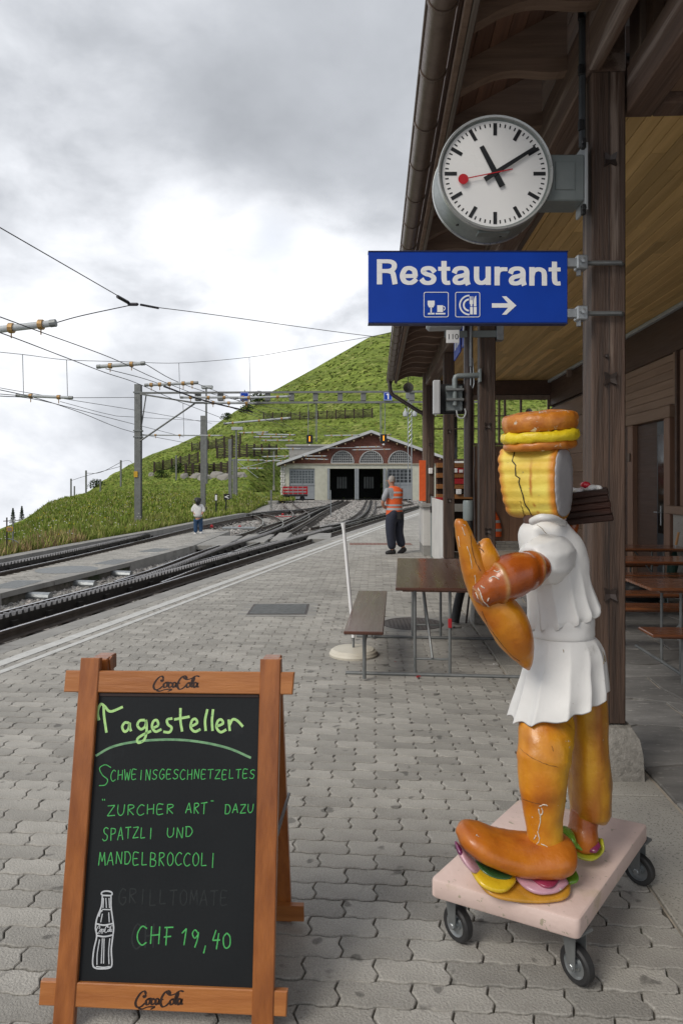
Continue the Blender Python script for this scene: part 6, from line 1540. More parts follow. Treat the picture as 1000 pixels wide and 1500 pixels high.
CS(wr, [[(250,275),(246,245),(256,219),(270,226),(290,244),(333,228)], [(266,222),(268,262),(276,318)],
 [(354,284),(340,283),(331,298),(339,314),(352,306),(357,284),(358,300),(362,313)],
 [(410,274),(392,276),(384,292),(396,306),(411,296),(414,274),(416,310),(408,342),(388,353),(384,340),(402,326),(432,312)],
 [(438,302),(456,292),(452,275),(440,278),(435,298),(447,314),(468,306)],
 [(506,268),(488,273),(490,289),(503,300),(496,316),(474,315)],
 [(534,232),(534,275),(540,314)], [(512,272),(566,262)],
 [(572,296),(592,284),(586,270),(574,276),(570,300),(584,314),(604,306)],
 [(628,236),(620,275),(622,312)], [(648,236),(644,275),(646,312)],
 [(660,296),(682,286),(676,272),(664,278),(660,300),(674,316),(694,307)],
 [(702,272),(706,312)], [(705,292),(716,272),(732,276),(752,297)]], .0082, k=6)
wr.done()
wr = Writing('chalk_underline', M['chalkf'], pn, .0045); CS(wr, [[(238,399),(300,366),(390,348),(500,342),(600,350),(700,372),(780,406)]], .0075, k=6); wr.done()
F_ = {'S':[[(.9,.1),(.55,0),(.2,.15),(.3,.42),(.75,.6),(.7,.9),(.3,1),(.0,.85)]],'C':[[(.9,.12),(.5,0),(.1,.35),(.1,.75),(.45,1),(.9,.85)]],'H':[[(.12,0),(.1,1)],[(.85,0),(.82,1)],[(.1,.52),(.85,.46)]],
 'W':[[(.0,0),(.2,1)],[(.2,1),(.5,.3)],[(.5,.3),(.72,1)],[(.72,1),(1,0)]],'E':[[(.85,.03),(.15,.03),(.12,.97),(.85,.95)],[(.14,.5),(.7,.48)]],'I':[[(.5,0),(.45,1)]],'N':[[(.1,1),(.15,0)],[(.15,0),(.8,1)],[(.8,1),(.88,0)]],
 'G':[[(.88,.12),(.5,0),(.12,.35),(.12,.75),(.5,1),(.85,.8)],[(.85,.85),(.85,.55),(.5,.55)]],'T':[[(.0,.05),(.95,0)],[(.5,.03),(.45,1)]],'Z':[[(.05,.05),(.9,.0)],[(.9,0),(.05,.97)],[(.05,.97),(.95,.93)]],
 'L':[[(.15,0),(.12,.97)],[(.12,.97),(.8,.93)]],'U':[[(.1,0),(.1,.7),(.4,1),(.8,.75),(.88,0)]],'R':[[(.15,1),(.15,.03)],[(.15,.03),(.7,.05),(.8,.28),(.15,.5)],[(.25,.5),(.85,1)]],'A':[[(.02,1),(.5,0)],[(.5,0),(.88,1)],[(.2,.65),(.75,.62)]],
 'D':[[(.12,0),(.12,1)],[(.0,.03),(.6,.05),(.9,.5),(.6,.95),(.1,1)]],'P':[[(.15,1),(.15,.0)],[(.15,.02),(.75,.08),(.75,.4),(.15,.5)]],'M':[[(.05,1),(.18,0)],[(.18,0),(.5,.7)],[(.5,.7),(.82,0)],[(.82,0),(.95,1)]],
 'B':[[(.12,1),(.12,0)],[(.12,0),(.7,.1),(.65,.42),(.15,.48)],[(.15,.48),(.85,.6),(.75,.95),(.12,1)]],'O':[[(.5,0),(.12,.3),(.15,.8),(.5,1),(.85,.75),(.85,.25),(.5,0)]],'F':[[(.1,.03),(.9,.0)],[(.35,.03),(.25,1)],[(.05,.55),(.75,.5)]],
 '1':[[(.2,.3),(.7,0)],[(.7,0),(.45,1)]],'9':[[(.85,.25),(.5,.05),(.2,.25),(.45,.5),(.8,.3),(.85,.15)],[(.85,.2),(.75,.6),(.45,1)]],'4':[[(.45,0),(.1,.55)],[(.1,.55),(.95,.5)],[(.75,.15),(.55,1)]],'0':[[(.5,.15),(.15,.4),(.2,.85),(.5,1),(.85,.8),(.85,.35),(.5,.15)]],',':[[(.5,.9),(.3,1.35)]],'"':[[(.3,0),(.35,.22)],[(.6,0),(.62,.22)]],' ':[]}
def word(wr, s, xa, xb, ya, yb, ya2, yb2, wd):
    n = len(s); cw = (xb-xa)/n
    for i, ch in enumerate(s):
        f0 = i/max(1, n); dy = R.uniform(-2, 2); hs2 = R.uniform(.93, 1.05)
        for st_ in F_[ch]:
            P_ = []
            for (a, b) in st_:
                x = xa+(i+.06+a*.84+R.uniform(-.02,.02))*cw+(1-b)*1.5; f = (x-xa)/max(1, xb-xa); y0 = lerp(ya, ya2, f); y1 = lerp(yb, yb2, f); P_.append(c5(x, y0+(y1-y0)*b*hs2+dy))
            wr.stroke(P_, wd)
wr = Writing('chalk_menu_line', M['chalk'], pn, .0045)
CS(wr, [[(292,440),(272,430),(252,442),(262,466),(280,482),(272,500),(250,503)]], .0030)
word(wr, 'CHWEINSGESCHNETZELTES', 288, 797, 447, 485, 446, 477, .0028); wr.done()
wr = Writing('chalk_menu_line', M['chalk'], pn, .0045); word(wr, '"', 252, 280, 549, 575, 549, 575, .0030); word(wr, 'ZURCHER', 276, 516, 571, 608, 566, 600, .0030); word(wr, 'ART', 550, 630, 565, 602, 560, 602, .0030); word(wr, '"', 634, 656, 553, 575, 553, 575, .0030); word(wr, 'DAZU', 686, 792, 568, 600, 566, 598, .0030); wr.done()
wr = Writing('chalk_menu_line', M['chalk'], pn, .0045); word(wr, 'SPATZLI', 260, 444, 650, 696, 648, 686, .0030); word(wr, 'UND', 484, 580, 650, 684, 646, 684, .0030); wr.done()
wr = Writing('chalk_menu_line', M['chalk'], pn, .0045); word(wr, 'MANDELBROCCOLI', 246, 662, 734, 778, 738, 788, .0030); wr.done()
wr = Writing('chalk_price', M['chalk'], pn, .0046); word(wr, 'CHF', 378, 516, 994, 1058, 998, 1060, .0040); wr.done(); wr = Writing('chalk_price', M['chalk'], pn, .0046); word(wr, '19,40', 530, 714, 1000, 1062, 1010, 1078, .0040); wr.done()
for a_ in (('GRILLTOMATE', 315, 705, 862, 918, 868, 922, .004), ('CH', 360, 450, 985, 1075, 985, 1075, .005)):
    wr = Writing('wiped_word', M['ghost'], pn, .0044); word(wr, *a_); wr.done()
# printed bottle
wr = Writing('bottle_print', M['chalkw'], pn, .0045)
CS(wr, [[(262,886),(258,880),(264,873),(278,871),(292,874),(296,881),(292,886)], [(261,886),(293,887)], [(262,888),(258,925),(243,965),(238,1000),(242,1030),(232,1075),(228,1125),(238,1140),(262,1142),(286,1139),(295,1126),(293,1075),(298,1030),(301,1000),(297,965),(292,925),(292,888)],
  [(240,985),(268,990),(299,984)], [(241,1026),(268,1030),(299,1024)], [(250,960),(254,945),(262,938)]], .0045)
CS(wr, [[(266,895),(264,930)], [(274,895),(276,930)], [(285,895),(287,930)], [(262,935),(292,936)], [(252,1040),(244,1090),(243,1128)], [(262,1036),(258,1124)], [(268,1036),(266,1124)], [(288,1036),(284,1080),(285,1126)], [(240,1134),(264,1137),(288,1134)], [(262,950),(256,980)], [(284,945),(286,980)]], .0032)
def cola(wr, x, y, w_, h_, wd, rot=0.0, tf=None):
    S = [[(38,13),(33,4),(22,8),(10,22),(3,38),(8,50),(22,48),(35,38)], [(38,13),(33,22),(28,16)],
         [(45,26),(38,33),(40,43),(48,40),(51,30),(45,26),(52,25),(58,28)], [(67,29),(60,26),(55,35),(58,43),(68,38)],
         [(82,28),(73,26),(69,35),(72,43),(79,37),(83,27),(80,40),(87,40)], [(84,31),(90,29),(96,28)],
         [(120,12),(112,3),(100,8),(90,22),(86,38),(92,49),(104,46),(115,37)], [(104,6),(118,15),(136,11),(150,3),(163,5)],
         [(124,27),(117,34),(120,43),(128,39),(130,30),(124,27),(132,26)], [(136,32),(144,14),(142,7),(136,20),(134,38),(139,42)],
         [(154,28),(146,26),(142,35),(145,43),(152,37),(156,27),(154,40),(161,41)], [(28,47),(14,52),(24,56),(44,50),(66,50),(52,57)]]
    for P_ in S:
        pts = [(x+p[0]/163*w_+(p[1]/57*rot*w_ if rot else 0), y+p[1]/57*h_) for p in P_]; pts = [tf(*p) for p in pts] if tf else pts
        wr.stroke(pts, wd, calli=.62, k=5)
cola(wr, 40+240/2.381, 940+990/2.381, 58/2.381, 30/2.381, .0028); wr.done()
wr = Writing('script_lettering', M['ink'], tr1, .0160); cola(wr, 40+437/2.381, 940+117/2.381, 164/2.381, 57/2.381, .0075); wr.done()
wr = Writing('script_lettering', M['ink'], tr2, .0160); cola(wr, 40+374/2.381, 940+1216/2.381, 172/2.381, 68/2.381, .0082); wr.done()

# ================================================================== TROLLEY AND CHEF FIGURE
ct_ = thing('platform_dolly', 'pale pink wooden dolly on four rubber castors carrying the chef figure', 'dolly', (.79, 2.64, 0))
pk = mat('pale_pink_paint', (.74,.575,.52), (.64,.49,.44), 5, .5, .25, 30, c3=(.56,.44,.33), s3=4, t3=.57, coat=.1, chips=(30, .635, (.42,.36,.27)))
ZT = .262
c4 = [G(630,1287,ZT), G(848,1349,ZT), G(948,1207,ZT), G(760,1170,ZT)]
cen = sum(c4, Vector())/4
def rc(c4, rad=.02, n=4):
    out = []
    for i, c_ in enumerate(c4):
        a = (c4[i-1]-c_).normalized(); b = (c4[(i+1) % 4]-c_).normalized(); p0, p1 = c_+a*rad, c_+b*rad
        for k in range(n+1):
            t = k/n; out.append(p0*(1-t)**2+c_*2*t*(1-t)+p1*t*t)
    return out
ring = rc(c4); 
def rz(k, z): return [Vector((p.x+(cen.x-p.x)*k, p.y+(cen.y-p.y)*k, z)) for p in ring]
mb = MB(); mb.loft([rz(.015, ZT-.068), rz(0, ZT-.06), rz(0, ZT-.010), rz(.006, ZT-.003), rz(.022, ZT), ]); mb.build('board', pk, ct_, True)
mb = MB()
for px, py, a_, b_, sd in ((765,1290,.15,.035,1),(856,1240,.07,.03,2)):
    c_ = G(px, py-6, ZT+.001); n = 30; o_ = [c_+Vector((math.cos(2*math.pi*k/n)*a_*(1+.05*math.sin(k*2.1+sd)), math.sin(2*math.pi*k/n)*b_*(1+.12*math.sin(k*1.7)), 0)) for k in range(n)]
    mb.add(o_, [tuple(range(n))])
mb.build('glue_patch', mat('brown_glue', (.33,.26,.19), (.25,.19,.14), 30, .5, .3, 60), ct_)
def castor(px, py, ang, cpx=None):
    g_ = G(px, py, 0); r = .062; c_ = Vector((g_.x, g_.y+.02, r)); A = Matrix.Translation(c_) @ Matrix.Rotation(ang, 4, 'Z')      # wheel axle along local x
    t = MB(); X90 = Matrix.Rotation(math.pi/2, 4, 'Y')
    tyre = t.lathe([(r*.66,-.017),(r*.9,-.019),(r,-.012),(r,.012),(r*.9,.019),(r*.66,.017)], 32, A @ X90, False); w_ = tyre.build('wheel', M['rubber'], ct_, True)
    rim_ = MB().lathe([(.001,-.010),(r*.3,-.012),(r*.32,-.004),(r*.6,-.006),(r*.68,-.016),(r*.68,.016),(r*.6,.006),(r*.32,.004),(r*.3,.012),(.001,.010)], 28, A @ X90)
    q = Vector((.79, 2.64, 0)); o = link('rim', rim_.mesh('rim', M['galv'], q, True), w_)
    zt = ZT-.069-r; fk = MB()
    for s_ in (-1, 1):
        fk.add([A @ Vector((s_*.026, y_, z_)) for y_, z_ in ((-.014,-.012),(.014,-.012),(.045,zt),(-.045+.03,zt))]+[A @ Vector((s_*.0295, y_, z_)) for y_, z_ in ((-.014,-.012),(.014,-.012),(.045,zt),(-.045+.03,zt))], [(0,1,2,3),(4,7,6,5),(0,4,5,1),(1,5,6,2),(2,6,7,3),(3,7,4,0)])
    fk.build('fork', M['galvd'], ct_)
    MB().bbox(-.033,.033,-.04,.055,zt-.012,zt+.0,.003,A).build('mounting_plate', M['galvd'], ct_)
    MB().lathe([(.009,-.036),(.011,-.034),(.011,.034),(.009,.036)], 8, A @ X90).build('axle', M['galv'], ct_)
castor(672, 1383, .62); castor(848, 1446, .55); castor(939, 1299, .75); castor(772, 1250, .6)

Y0 = 2.52
def S(px, py, dy=0.0): return W(px, py, Y0+dy)
cf = thing('chef_figure', 'painted chef figure made of bread and sandwiches in white jacket, standing on the pink dolly', 'statue', (S(810,1290).x, Y0, ZT))
def cb(mb, name, m, sm='all', par=None): return mb.build(name, m, par or cf, sm)
def limb(spec, col=None, n=28, k=8, bumpf=None, capr=True):
    """spec rows: (px, py, half thickness in px, dy, depth ratio); a swept body with rounded ends"""
    P_ = [Vector((a[0], a[1], a[2])) for a in spec]; Q_ = [Vector((a[3], a[4], 0)) for a in spec]
    P2, Q2 = smooth(P_, k), smooth(Q_, k); m_ = len(P2); C_ = [S(p.x, p.y, q.x) for p, q in zip(P2, Q2)]; rings = []; cols_ = []
    for i, c_ in enumerate(C_):
        t = (C_[min(i+1, m_-1)]-C_[max(i-1, 0)]).normalized(); side = t.cross(Vector((0,1,0))).normalized(); dep = side.cross(t).normalized()
        if dep.y < 0: dep = -dep
        r = max(.0008, P2[i].z*(Y0+Q2[i].x)/1000); d = r*max(.2, Q2[i].y); s_ = i/(m_-1); rg = []
        for j in range(n):
            a = 2*math.pi*j/n; f = 1.0
            if bumpf: f = bumpf(s_, a)
            q = c_+side*math.cos(a)*r*f+dep*math.sin(a)*d*f; nz = noise.noise(q*45)*.0013+noise.noise(q*22)*.0022+noise.noise(q*8)*.004; v_ = (q-c_).normalized() if (q-c_).length > 1e-6 else Vector((0,0,0)); rg.append(q+v_*nz)
            if col: cols_.append(col(s_, a, q))
        rings.append(rg)
    mb = MB(); mb.loft(rings)
    if col: mb.c = cols_
    return mb
def mixv(a, b, t): t = max(0, min(1, t)); return tuple(x+(y-x)*t for x, y in zip(a, b))
CW = (.62,.60,.55)
pm = mat('glossy_bread_paint', (1,1,1), (.76,.60,.45), 13, .36, .6, 16, col=True, coat=.25, chips=(14, .665, CW))
pm2 = mat('glossy_croissant_paint', (1,1,1), (.6,.45,.38), 12, .26, .3, 14, col=True, coat=.35, chips=(16, .655, CW))
ym = mat('glossy_yellow_paint', (1,1,1), None, 9, .5, .6, 18, col=True, coat=.05, chips=(60, .67, (.30,.25,.16)))
wp_ = mat('white_enamel_paint', (.77,.76,.74), (.66,.655,.645), 4, .42, .2, 18, coat=.12, c3=(.50,.49,.47), s3=7, t3=.66, chips=(26, .69, (.28,.22,.15)))
OR1, OR2, BR, YL, YO = (.60,.20,.009), (.74,.35,.015), (.26,.05,.008), (.80,.62,.08), (.66,.28,.03)
def nz3(q, f): return noise.noise(q*f)*.5+.5
# --- legs
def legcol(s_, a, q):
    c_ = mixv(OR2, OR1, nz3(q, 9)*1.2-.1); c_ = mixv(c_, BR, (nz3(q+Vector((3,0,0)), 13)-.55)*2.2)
    return mixv(mixv(c_, (.66,.40,.02), max(0, math.cos(a+.35))**2*.9 if True else 0), (.30,.10,.01), max(0, 1-abs(s_-.33-.05*math.sin(a))/.006)*.8)  # yellow on the right: the lit side is painted into the colour
def rl(s_, a):
    return 1+.012*math.sin(3*a+s_*9)+(.03 if .46 < s_ < .5 else 0)
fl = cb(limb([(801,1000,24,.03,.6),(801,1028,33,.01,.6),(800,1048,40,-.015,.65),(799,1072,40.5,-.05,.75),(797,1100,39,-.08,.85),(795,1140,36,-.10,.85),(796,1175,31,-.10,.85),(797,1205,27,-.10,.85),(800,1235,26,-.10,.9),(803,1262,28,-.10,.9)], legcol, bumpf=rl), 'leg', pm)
def grow(s_, a): return 1+.035*math.sin(a*2+4*noise.noise(Vector((math.cos(a)*2, math.sin(a)*2, s_*3))))+.02*math.sin(a*9+s_*6)
rlg = cb(limb([(858,1005,27,.06,1.3),(860,1050,27,.06,1.3),(862,1100,28,.06,1.3),(864,1150,29,.06,1.3),(864,1182,29,.06,1.3),(864,1192,27,.06,1.2),(863,1196,20,.06,1.1)], lambda s_, a, q: mixv((.36,.13,.012), (.64,.36,.02), nz3(Vector((q.x*26, q.y*26, q.z*5)), 1)*1.8-.4), bumpf=grow), 'leg', pm)
cb(limb([(856,1188,20,.05,1.2),(854,1210,20,.04,1.2),(853,1228,22,.03,1.2),(853,1238,20,.03,1.2)], lambda s_, a, q: mixv(OR1, BR, nz3(q, 15))), 'ankle', pm)
# --- front bread shoe and fillings
def shoecol(s_, a, q): return mixv(mixv(OR1, (.50,.16,.02), nz3(q, 11)), BR, (nz3(q+Vector((5,5,0)), 18)-.6)*2)
cb(limb([(836,1258,4,-.10,1),(832,1256,20,-.10,1.6),(815,1250,27,-.10,1.7),(785,1252,25,-.10,1.9),(755,1250,24,-.10,2.0),(722,1241,22,-.11,2.1),(695,1228,20,-.11,2.0),(677,1219,14,-.11,1.8),(668,1216,4,-.11,1.2)], shoecol), 'bread_shoe', pm)
def filling(name, pts, colr, m_=None):
    mm = mat(name+'_paint', colr, tuple(x*.7 for x in colr), 14, .28, .3, 30, coat=.4, chips=(40, .70, CW)); return cb(limb(pts, None, 16, 6), name, mm)
filling('bread_sole', [(690,1272,3,-.12,2),(705,1283,8,-.12,5),(740,1291,8,-.12,6),(790,1293,8,-.12,6),(822,1290,7,-.12,5),(832,1284,3,-.12,2)], (.62,.30,.03))
filling('cheese', [(684,1262,3,-.12,2),(700,1274,8,-.13,4.5),(725,1283,9,-.14,4.6),(742,1283,6,-.14,4),(750,1280,2,-.13,2)], (.78,.52,.02))
filling('ham', [(668,1236,3,-.12,2),(677,1250,6,-.12,4),(690,1262,6,-.12,5),(706,1268,3,-.12,4)], (.62,.36,.42))
filling('onion', [(667,1234,2,-.125,2),(672,1244,4.5,-.125,3),(680,1252,3,-.125,3)], (.16,.02,.10))
filling('lettuce', [(695,1262,2,-.13,2),(712,1272,4,-.14,5),(735,1277,4,-.14,5),(745,1273,3,-.13,4)], (.03,.10,.03))
filling('ham', [(750,1279,2,-.13,2),(770,1286,7,-.14,4.8),(800,1288,7,-.14,4.8),(822,1283,5,-.13,4)], (.62,.34,.42))
filling('onion', [(768,1280,2,-.15,2),(785,1283,5,-.15,5),(803,1284,5,-.15,5),(818,1281,3,-.15,3)], (.30,.03,.08))
filling('lettuce', [(820,1292,3,-.12,2),(828,1286,6,-.12,3),(836,1280,5,-.11,3),(838,1272,2,-.10,2)], (.13,.30,.02))
filling('lettuce', [(820,1214,2,.0,2),(832,1222,7,.0,3),(838,1232,5,.0,3),(850,1240,4,.0,3)], (.16,.36,.03))
filling('onion', [(848,1238,3,.01,3),(862,1236,6,.01,4),(874,1232,5,.01,3)], (.22,.03,.10))
filling('bread_sole', [(822,1230,3,.03,3),(836,1243,5,.02,4),(858,1247,5,.02,5),(876,1241,4,.02,4),(879,1228,3,.03,3)], (.42,.42,.03))
# --- jacket and apron skirt: rings of measured width with pleats that deepen downwards
def cloth(rows, npl, name, ph=0.0, hem=None, n=168):
    rows2 = smooth([Vector(r[:3]) for r in rows], 5); am = smooth([Vector((r[3], r[4], 0)) for r in rows], 5); rings = []
    for (p, q) in zip(rows2, am):
        cy_, xl_, xr_ = p; cx_ = (xl_+xr_)/2; a_ = (xr_-xl_)/2*Y0/1000; c_ = S(cx_, cy_); rg = []
        for j in range(n):
            t = 2*math.pi*j/n; w_ = npl*t+ph+.8*math.sin(2*t+1)+.4*math.sin(5*t); f = 1-q.x*1.9*(abs(math.sin(w_/2))**.6)
            x_, y_ = math.cos(t)*a_*f, math.sin(t)*a_*q.y*f; z_ = 0
            if hem: z_ = (x_*hem+q.x*.10*math.sin(w_))*q.x*10
            pt = c_+Vector((x_, y_, z_)); rg.append(pt+Vector((noise.noise(pt*9)*.004+noise.noise(pt*28)*.0015, noise.noise(pt*13+Vector((9,0,0)))*.004, 0)))
        rings.append(rg)
    last = rings[-1]; cc_ = sum(last, Vector())/len(last); rings.append([p.lerp(cc_, .07)+Vector((0,0,.012)) for p in last]); rings.append([p.lerp(cc_, .6)+Vector((0,0,.03)) for p in last])
    return cb(MB().loft(rings), name, wp_)
jk = cloth([(757,778,822,0,.85),(764,770,829,0,.82),(774,762,837,0,.78),(788,760,849,0,.74),(806,762,857,0,.74),(826,765,862,.004,.74),(848,768,864,.02,.74),(870,771,869,.038,.74),(888,772,875,.055,.76),(902,772,880,.07,.78),(910,774,879,.075,.78)], 13, 'jacket', .6, .35)
cloth([(896,780,866,0,.78),(906,779,870,0,.8),(918,779,870,0,.8),(931,778,870,0,.8),(934,784,862,0,.78)], 1, 'waistband')
skt = cloth([(930,780,868,0,.78),(940,778,876,.012,.8),(958,771,883,.03,.82),(980,762,886,.045,.84),(1004,752,889,.06,.86),(1022,744,891,.07,.87),(1032,740,891,.075,.88)], 12, 'apron_skirt', 2.1, .42)
cb(limb([(779,764,5,-.1,1),(792,759,6,-.15,1.1),(808,759,6,-.14,1.1),(826,766,5,-.06,1)], None, 16, 6), 'collar', wp_)
cb(limb([(797,815,2,.02,1),(812,812,30,-.03,1),(800,820,36,-.08,1),(786,826,33,-.12,1.0),(780,829,24,-.13,1.0)], None, 48, 6, lambda s_, a: 1+.03*(1-abs(math.sin(4.5*a+s_*3)))**2*3*min(1,s_*2)-.02), 'sleeve', wp_)
# --- arms
def croicol(s_, a, q):
    c_ = mixv((.30,.06,.008), (.48,.12,.010), nz3(q, 10)*1.4-.2)
    for r_ in (.30, .60, .86):
        d = abs(s_-r_-.05*math.sin(a+1)); c_ = mixv(c_, (.50,.27,.10), 1-d/.022)
    return c_
def croib(s_, a):
    f = 1.0
    for r_ in (.30, .60, .86):
        d = s_-r_-.05*math.sin(a+1); f += .045*math.exp(-(d/.016)**2)-.05*math.exp(-((d-.05)/.03)**2)
    return f
croi = cb(limb([(795,827,5,-.14,1),(792,828,15,-.14,1),(786,830,23,-.16,1),(775,834,28,-.18,1),(760,840,32,-.20,1),(742,848,33,-.21,1),(726,857,30,-.22,1),(712,866,25,-.225,1),(703,874,19,-.23,1),(698,878,11,-.23,1),(696,880,3,-.23,1)], croicol, bumpf=croib, k=14), 'croissant_arm', pm2)
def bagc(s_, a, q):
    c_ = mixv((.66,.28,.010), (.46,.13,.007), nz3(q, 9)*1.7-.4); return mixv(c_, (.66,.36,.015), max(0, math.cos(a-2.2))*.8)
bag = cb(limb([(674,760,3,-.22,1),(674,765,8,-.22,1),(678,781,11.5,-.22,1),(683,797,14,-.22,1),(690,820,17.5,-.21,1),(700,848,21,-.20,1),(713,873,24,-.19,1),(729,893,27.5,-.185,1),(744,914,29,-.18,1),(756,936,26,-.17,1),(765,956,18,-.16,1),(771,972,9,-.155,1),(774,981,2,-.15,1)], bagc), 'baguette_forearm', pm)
hand2 = cb(limb([(709,789,4,-.20,.9),(710,793,9,-.20,.9),(710,803,14,-.20,.9),(712,822,21,-.20,.85),(713,845,24,-.19,.85),(714,872,22,-.19,.9)], bagc), 'thumb', pm)
cb(limb([(722,808,4,-.19,.9),(721,815,11,-.19,.9),(719,835,19,-.19,.9),(718,860,20,-.19,.9)], bagc), 'palm', pm)
# far arm and the cake it holds
cb(limb([(820,800,14,.10,1),(830,792,13,.15,1),(834,776,12,.17,1),(838,760,11,.17,1)], croicol), 'far_arm', pm2)
# --- head
cb(limb([(784,742,20,.0,.9),(786,756,21,.0,.9),(792,768,24,.0,.9)], None, 20), 'neck', mat('brown_paint', (.12,.06,.045), None, 9, .5, .2, 20))
def head():
    n, m_ = 120, 26; mb = MB(); rings = []; cols_ = []; c_ = S(790, 707, .0)
    RA = .66; rx = Vector((math.cos(RA), -math.sin(RA), 0)); ry = Vector((math.sin(RA), math.cos(RA), 0))      # axis of the slice, turned a little to the viewer
    for i in range(m_):
        s_ = i/(m_-1); xa = lerp(-.122, .088, s_); endr = math.sqrt(max(0, 1-(max(0, .16-s_)/.16)**2))*.25+.75; rg = []
        for j in range(n):
            t = 2*math.pi*j/n; ca, sa = math.cos(t), math.sin(t); e_ = .72
            y_ = math.copysign(abs(ca)**e_, ca)*.092; z_ = math.copysign(abs(sa)**e_, sa)*.132
            rg_ = abs(math.sin((z_/.265+.5)*math.pi*6.5))**.55; y_ = (y_+math.copysign(.011*(rg_-.5), y_))*endr; z_ *= (endr*.25+.75)
            if z_ < 0: y_ *= 1-.10*(-z_/.13); 
            shift = .012*math.sin(z_*14); q = c_+rx*(xa+shift*0-.007*(rg_-.5)*(1 if s_ < .3 else 0)+(.018*(-z_/.13) if s_ < .4 else 0))+ry*y_+Vector((0,0,z_))
            rg.append(q)
            yel = mixv((.84,.70,.13), (.80,.52,.05), nz3(Vector((q.x*3, q.y*3, q.z*16)), 2.0)*1.3-.25); ed = max(1-s_/.16, 1-(1-s_)/.13, 0)
            crv = abs(s_-.60-.18*((z_+.02)/.13)**2*(1 if z_ < 0 else .1))/.014
            col_ = mixv(yel, (.62,.23,.02), ed*1.5); col_ = mixv(col_, (.50,.15,.01), 1.0-crv if crv < 1 else 0)
            if z_ < -.10: col_ = mixv(col_, (.55,.25,.02), (-z_-.10)/.03)
            cols_.append(col_)
        rings.append(rg)
    mb.loft(rings, True); mb.c = cols_; cb(mb, 'cream_slice_head', ym)
    last = rings[-1]; cc_ = sum(last, Vector())/n; mb = MB(); mb.loft([[cc_+(p-cc_)*.93+rx*.0015 for p in last], [cc_+(p-cc_)*.90+rx*.006 for p in last], [cc_+(p-cc_)*.55+rx*.0075 for p in last]]); cb(mb, 'face_side', mat('pale_grey_paint', (.42,.41,.42), (.36,.35,.36), 9, .45, .2, 20, chips=(30, .73, (.3,.25,.18))))
    # dark crack down the side
    cr_ = [rings[10+int(k*.25)][ (72+k)%n ] for k in range(0, 1)]
    pts = []
    for k in range(14):
        s_ = .34+.22*(k/13)**1.6; i = int(s_*(m_-1)); # walk down the front side
        zt_ = lerp(.118, -.115, k/13); best = min(range(n), key=lambda j: abs((rings[i][j]-c_).z-zt_)+(0 if (rings[i][j]-c_).dot(ry) < 0 else 9)); pts.append(rings[i][best]+ry*-.0012+rx*.003*math.sin(k*2.3))
    cb(MB().tube(pts, .0022, 5), 'crack', M['black'])
head()
# --- hat: bun with a yellow layer
def disc(px0, px1, py, half, name, mm, topdome=0.0, rough_=.003, tilt=-.075, colf=None):
    n = 64; c_ = S((px0+px1)/2, py, .0); r = (px1-px0)/2*Y0/1000; h = half*Y0/1000; rings = []; cols_ = []
    prof = [(.55,-1.0),(.85,-.98),(.95,-.80),(1.0,-.3),(1.0,.3),(.965,.8),(.88,1.0),(.6,1.0+topdome*.6),(.3,1.0+topdome),(.02,1.0+topdome)]
    Rt = Matrix.Rotation(tilt, 3, 'Y') @ Matrix.Rotation(.05, 3, 'X')
    for rr_, zz in prof:
        rg = []
        for j in range(n):
            a = 2*math.pi*j/n; q = Vector((math.cos(a)*r*rr_, math.sin(a)*r*rr_*.92, zz*h)); nz = noise.noise(q*30+Vector((px0, 0, 0)))*rough_+noise.noise(q*70)*rough_*.5; q = Rt @ (q*(1+nz*8)+Vector((0,0,nz*2))); rg.append(c_+q)
            if colf: cols_.append(colf(rr_, zz, q))
        rings.append(rg)
    mb = MB(); mb.loft(rings)
    if colf: mb.c = cols_
    return cb(mb, name, mm)
bn = mat('baked_bun_paint', (1,1,1), (.6,.42,.3), 16, .4, .5, 26, col=True, coat=.15, chips=(18, .60, (.66,.55,.42)))
bc = lambda r_, z_, q: mixv(mixv(mixv((.56,.20,.03), (.70,.28,.02), nz3(q, 14)), (.40,.11,.012), (nz3(q, 25)-.5)*2), (.74,.28,.015), max(0, z_-.5))
disc(738, 843, 653, 6.5, 'lower_bun', bn, 0, .002, colf=bc); disc(734.5, 846.5, 640.5, 8, 'mustard_layer', mat('mustard_paint', (.80,.62,.02), (.70,.50,.01), 18, .4, .6, 40, coat=.2), 0, .004)
disc(736, 844.5, 619.5, 13.5, 'upper_bun', bn, .25, .0035, colf=bc)
# --- cake on the far hand
kd = mat('dark_cake_paint', (.014,.008,.006), (.04,.014,.009), 5, .6, .5, 30, stretch=(.4,.4,5), spec=.25); ck_ = []
cx0 = S(860, 741, .15); mb = MB()
for k in range(5):
    z0_ = -.062+k*.025; w_ = .082-.003*((k % 2))+(4-k)*.0012; mb.bbox(-w_, w_, -.07, .07, z0_, z0_+.0235, .004)
Rk = Matrix.Translation(cx0) @ Matrix.Rotation(-.14, 4, 'Y') @ Matrix.Rotation(-.35, 4, 'Z'); mb.v = [tuple(Rk @ Vector(p)) for p in mb.v]
cake = cb(mb, 'cake', kd, False)
mb = MB(); cpts = [Rk @ Vector((x_, -.035+.035*(i % 2), .066+.004*math.sin(i*1.9))) for i, x_ in enumerate([-.08,-.055,-.03,-.005,.02,.04,.055])]
mb.tube(smooth(cpts, 5), [.004]+[.012]*(len(smooth(cpts, 5))-2)+[.004], 12); q_ = Vector(cf.location); link('cream', mb.mesh('cream', wp_, q_, 'all'), cake)
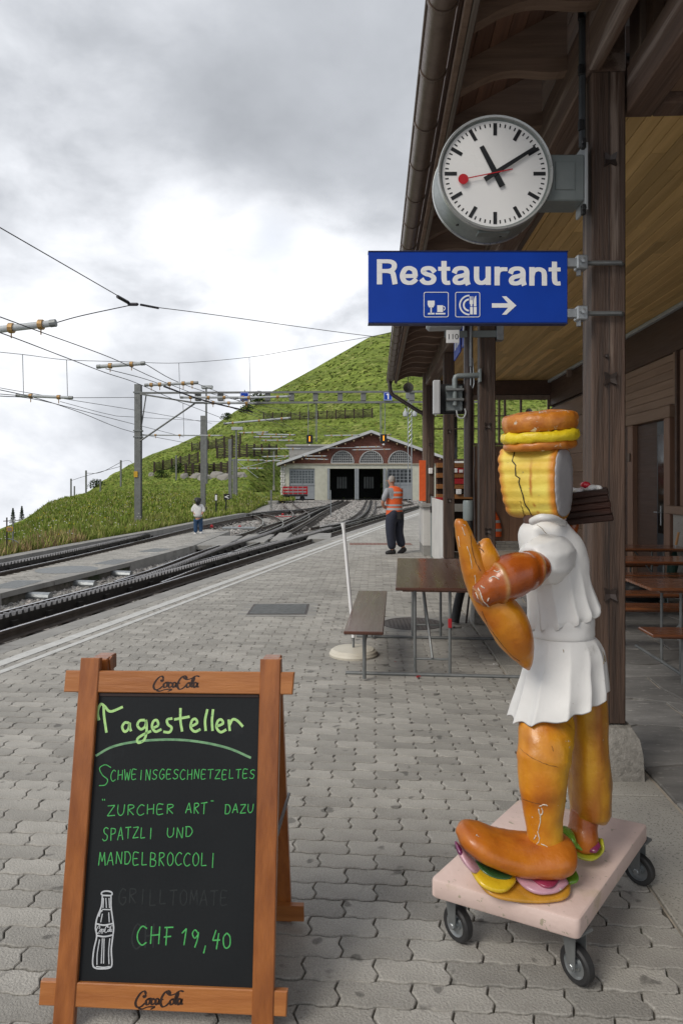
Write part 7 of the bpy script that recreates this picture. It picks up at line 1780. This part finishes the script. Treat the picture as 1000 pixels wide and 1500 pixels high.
ch = MB().lathe([(.001,-.014),(.012,-.009),(.016,0),(.012,.009),(.001,.013)], 16, Matrix.Translation(S(857, 710, .12)) @ Matrix.Scale(1.25, 4, Vector((1,0,0)))); link('cherry', ch.mesh('cherry', mat('cherry_paint', (.60,.02,.04), None, 9, .2, coat=.5), q_, 'all'), cake)

# --- cracks, chips and pencil lines in the old paint, lying on the painted surfaces
def surf(ob):
    me = ob.data; return BVHTree.FromPolygons([v_.co+ob.parent.location for v_ in me.vertices], [tuple(p.vertices) for p in me.polygons])
def mark(ob, lines, r, m_, name='paint_crack'):
    bv = surf(ob); mb = MB()
    for ln in lines:
        P_ = []
        S_ = smooth([Vector((*p, 0)) for p in ln], 5) if len(ln) > 2 else [Vector((*ln[0], 0)).lerp(Vector((*ln[1], 0)), k/6) for k in range(7)]
        for p in S_:
            px_, py_ = p.x+R.uniform(-.5, .5), p.y+R.uniform(-.5, .5); d_ = Vector(((px_-500)/1000, 1, -(py_-HY)/1000)).normalized(); h_ = bv.ray_cast(Vector((0,0,HC)), d_)
            if h_[0]: P_.append(h_[0]+h_[1]*(r*.15 if h_[1].dot(d_) < 0 else -r*.15))
        if len(P_) > 2: mb.tube(P_, [r*R.uniform(.45, 1.15) for _ in P_], 5)
    if mb.v: kind(link(name, mb.mesh(name, m_, ob.parent.location, 'all'), ob), 'stuff')
def C4(*l): return [(600+x/2.5, 1000+y/2.5) for x, y in l]
def C3(*l): return [(620+x/3.125, 580+y/3.125) for x, y in l]
wc = mat('bare_white_primer', (.70,.66,.58), (.55,.50,.42), 30, .7); bcx = mat('dark_paint_crack', (.10,.04,.012), None, 30, .7); gb_ = mat('brown_bare_spot', (.26,.19,.10), None, 30, .8)
mark(fl, [C4((472,455),(490,448),(505,452)), C4((470,462),(478,500),(470,545)), C4((482,460),(486,476),(476,490)), C4((468,545),(474,575),(462,598),(470,615)), C4((455,575),(462,560)), C4((480,590),(500,600),(520,612))], .0022, wc, 'bare_patch')
mark(fl, [C4((402,240),(440,272),(500,300),(542,310)), C4((412,428),(450,440),(480,446)), C4((520,232),(526,252))], .0011, bcx)
mark(bag, [C3((268,985),(300,1060),(345,1120),(400,1185),(440,1215)), C3((215,640),(222,700),(240,760),(262,800))], .0013, bcx)
mark(bag, [C3((176,600),(190,640)), C3((200,690),(215,740),(222,790)), C3((235,820),(240,860)), C3((228,870),(246,900)), C3((160,640),(165,690))], .0014, wc, 'bare_patch')
mark(hand2, [C3((236,690),(262,700),(276,715)), C3((250,668),(262,690))], .0020, bcx)
mark(croi, [C3((250,880),(262,905),(275,940),(300,965)), C3((240,900),(252,930)), C3((262,870),(280,880)), C3((292,940),(300,925)), C3((322,800),(338,806),(350,800)), C3((300,840),(320,826),(345,840))], .0024, wc, 'bare_patch')
mark(jk, [C3((520,590),(545,612),(570,640)), C3((500,578),(530,560),(560,552)), C3((652,672),(660,690)), C3((640,560),(660,540),(668,520)), C3((560,700),(600,690),(640,700))], .0013, gb_)
mark(skt, [C3((820,1170),(826,1200),(824,1226)), C3((828,1190),(832,1220)), C3((640,1160),(642,1175))], .0022, gb_, 'bare_patch')
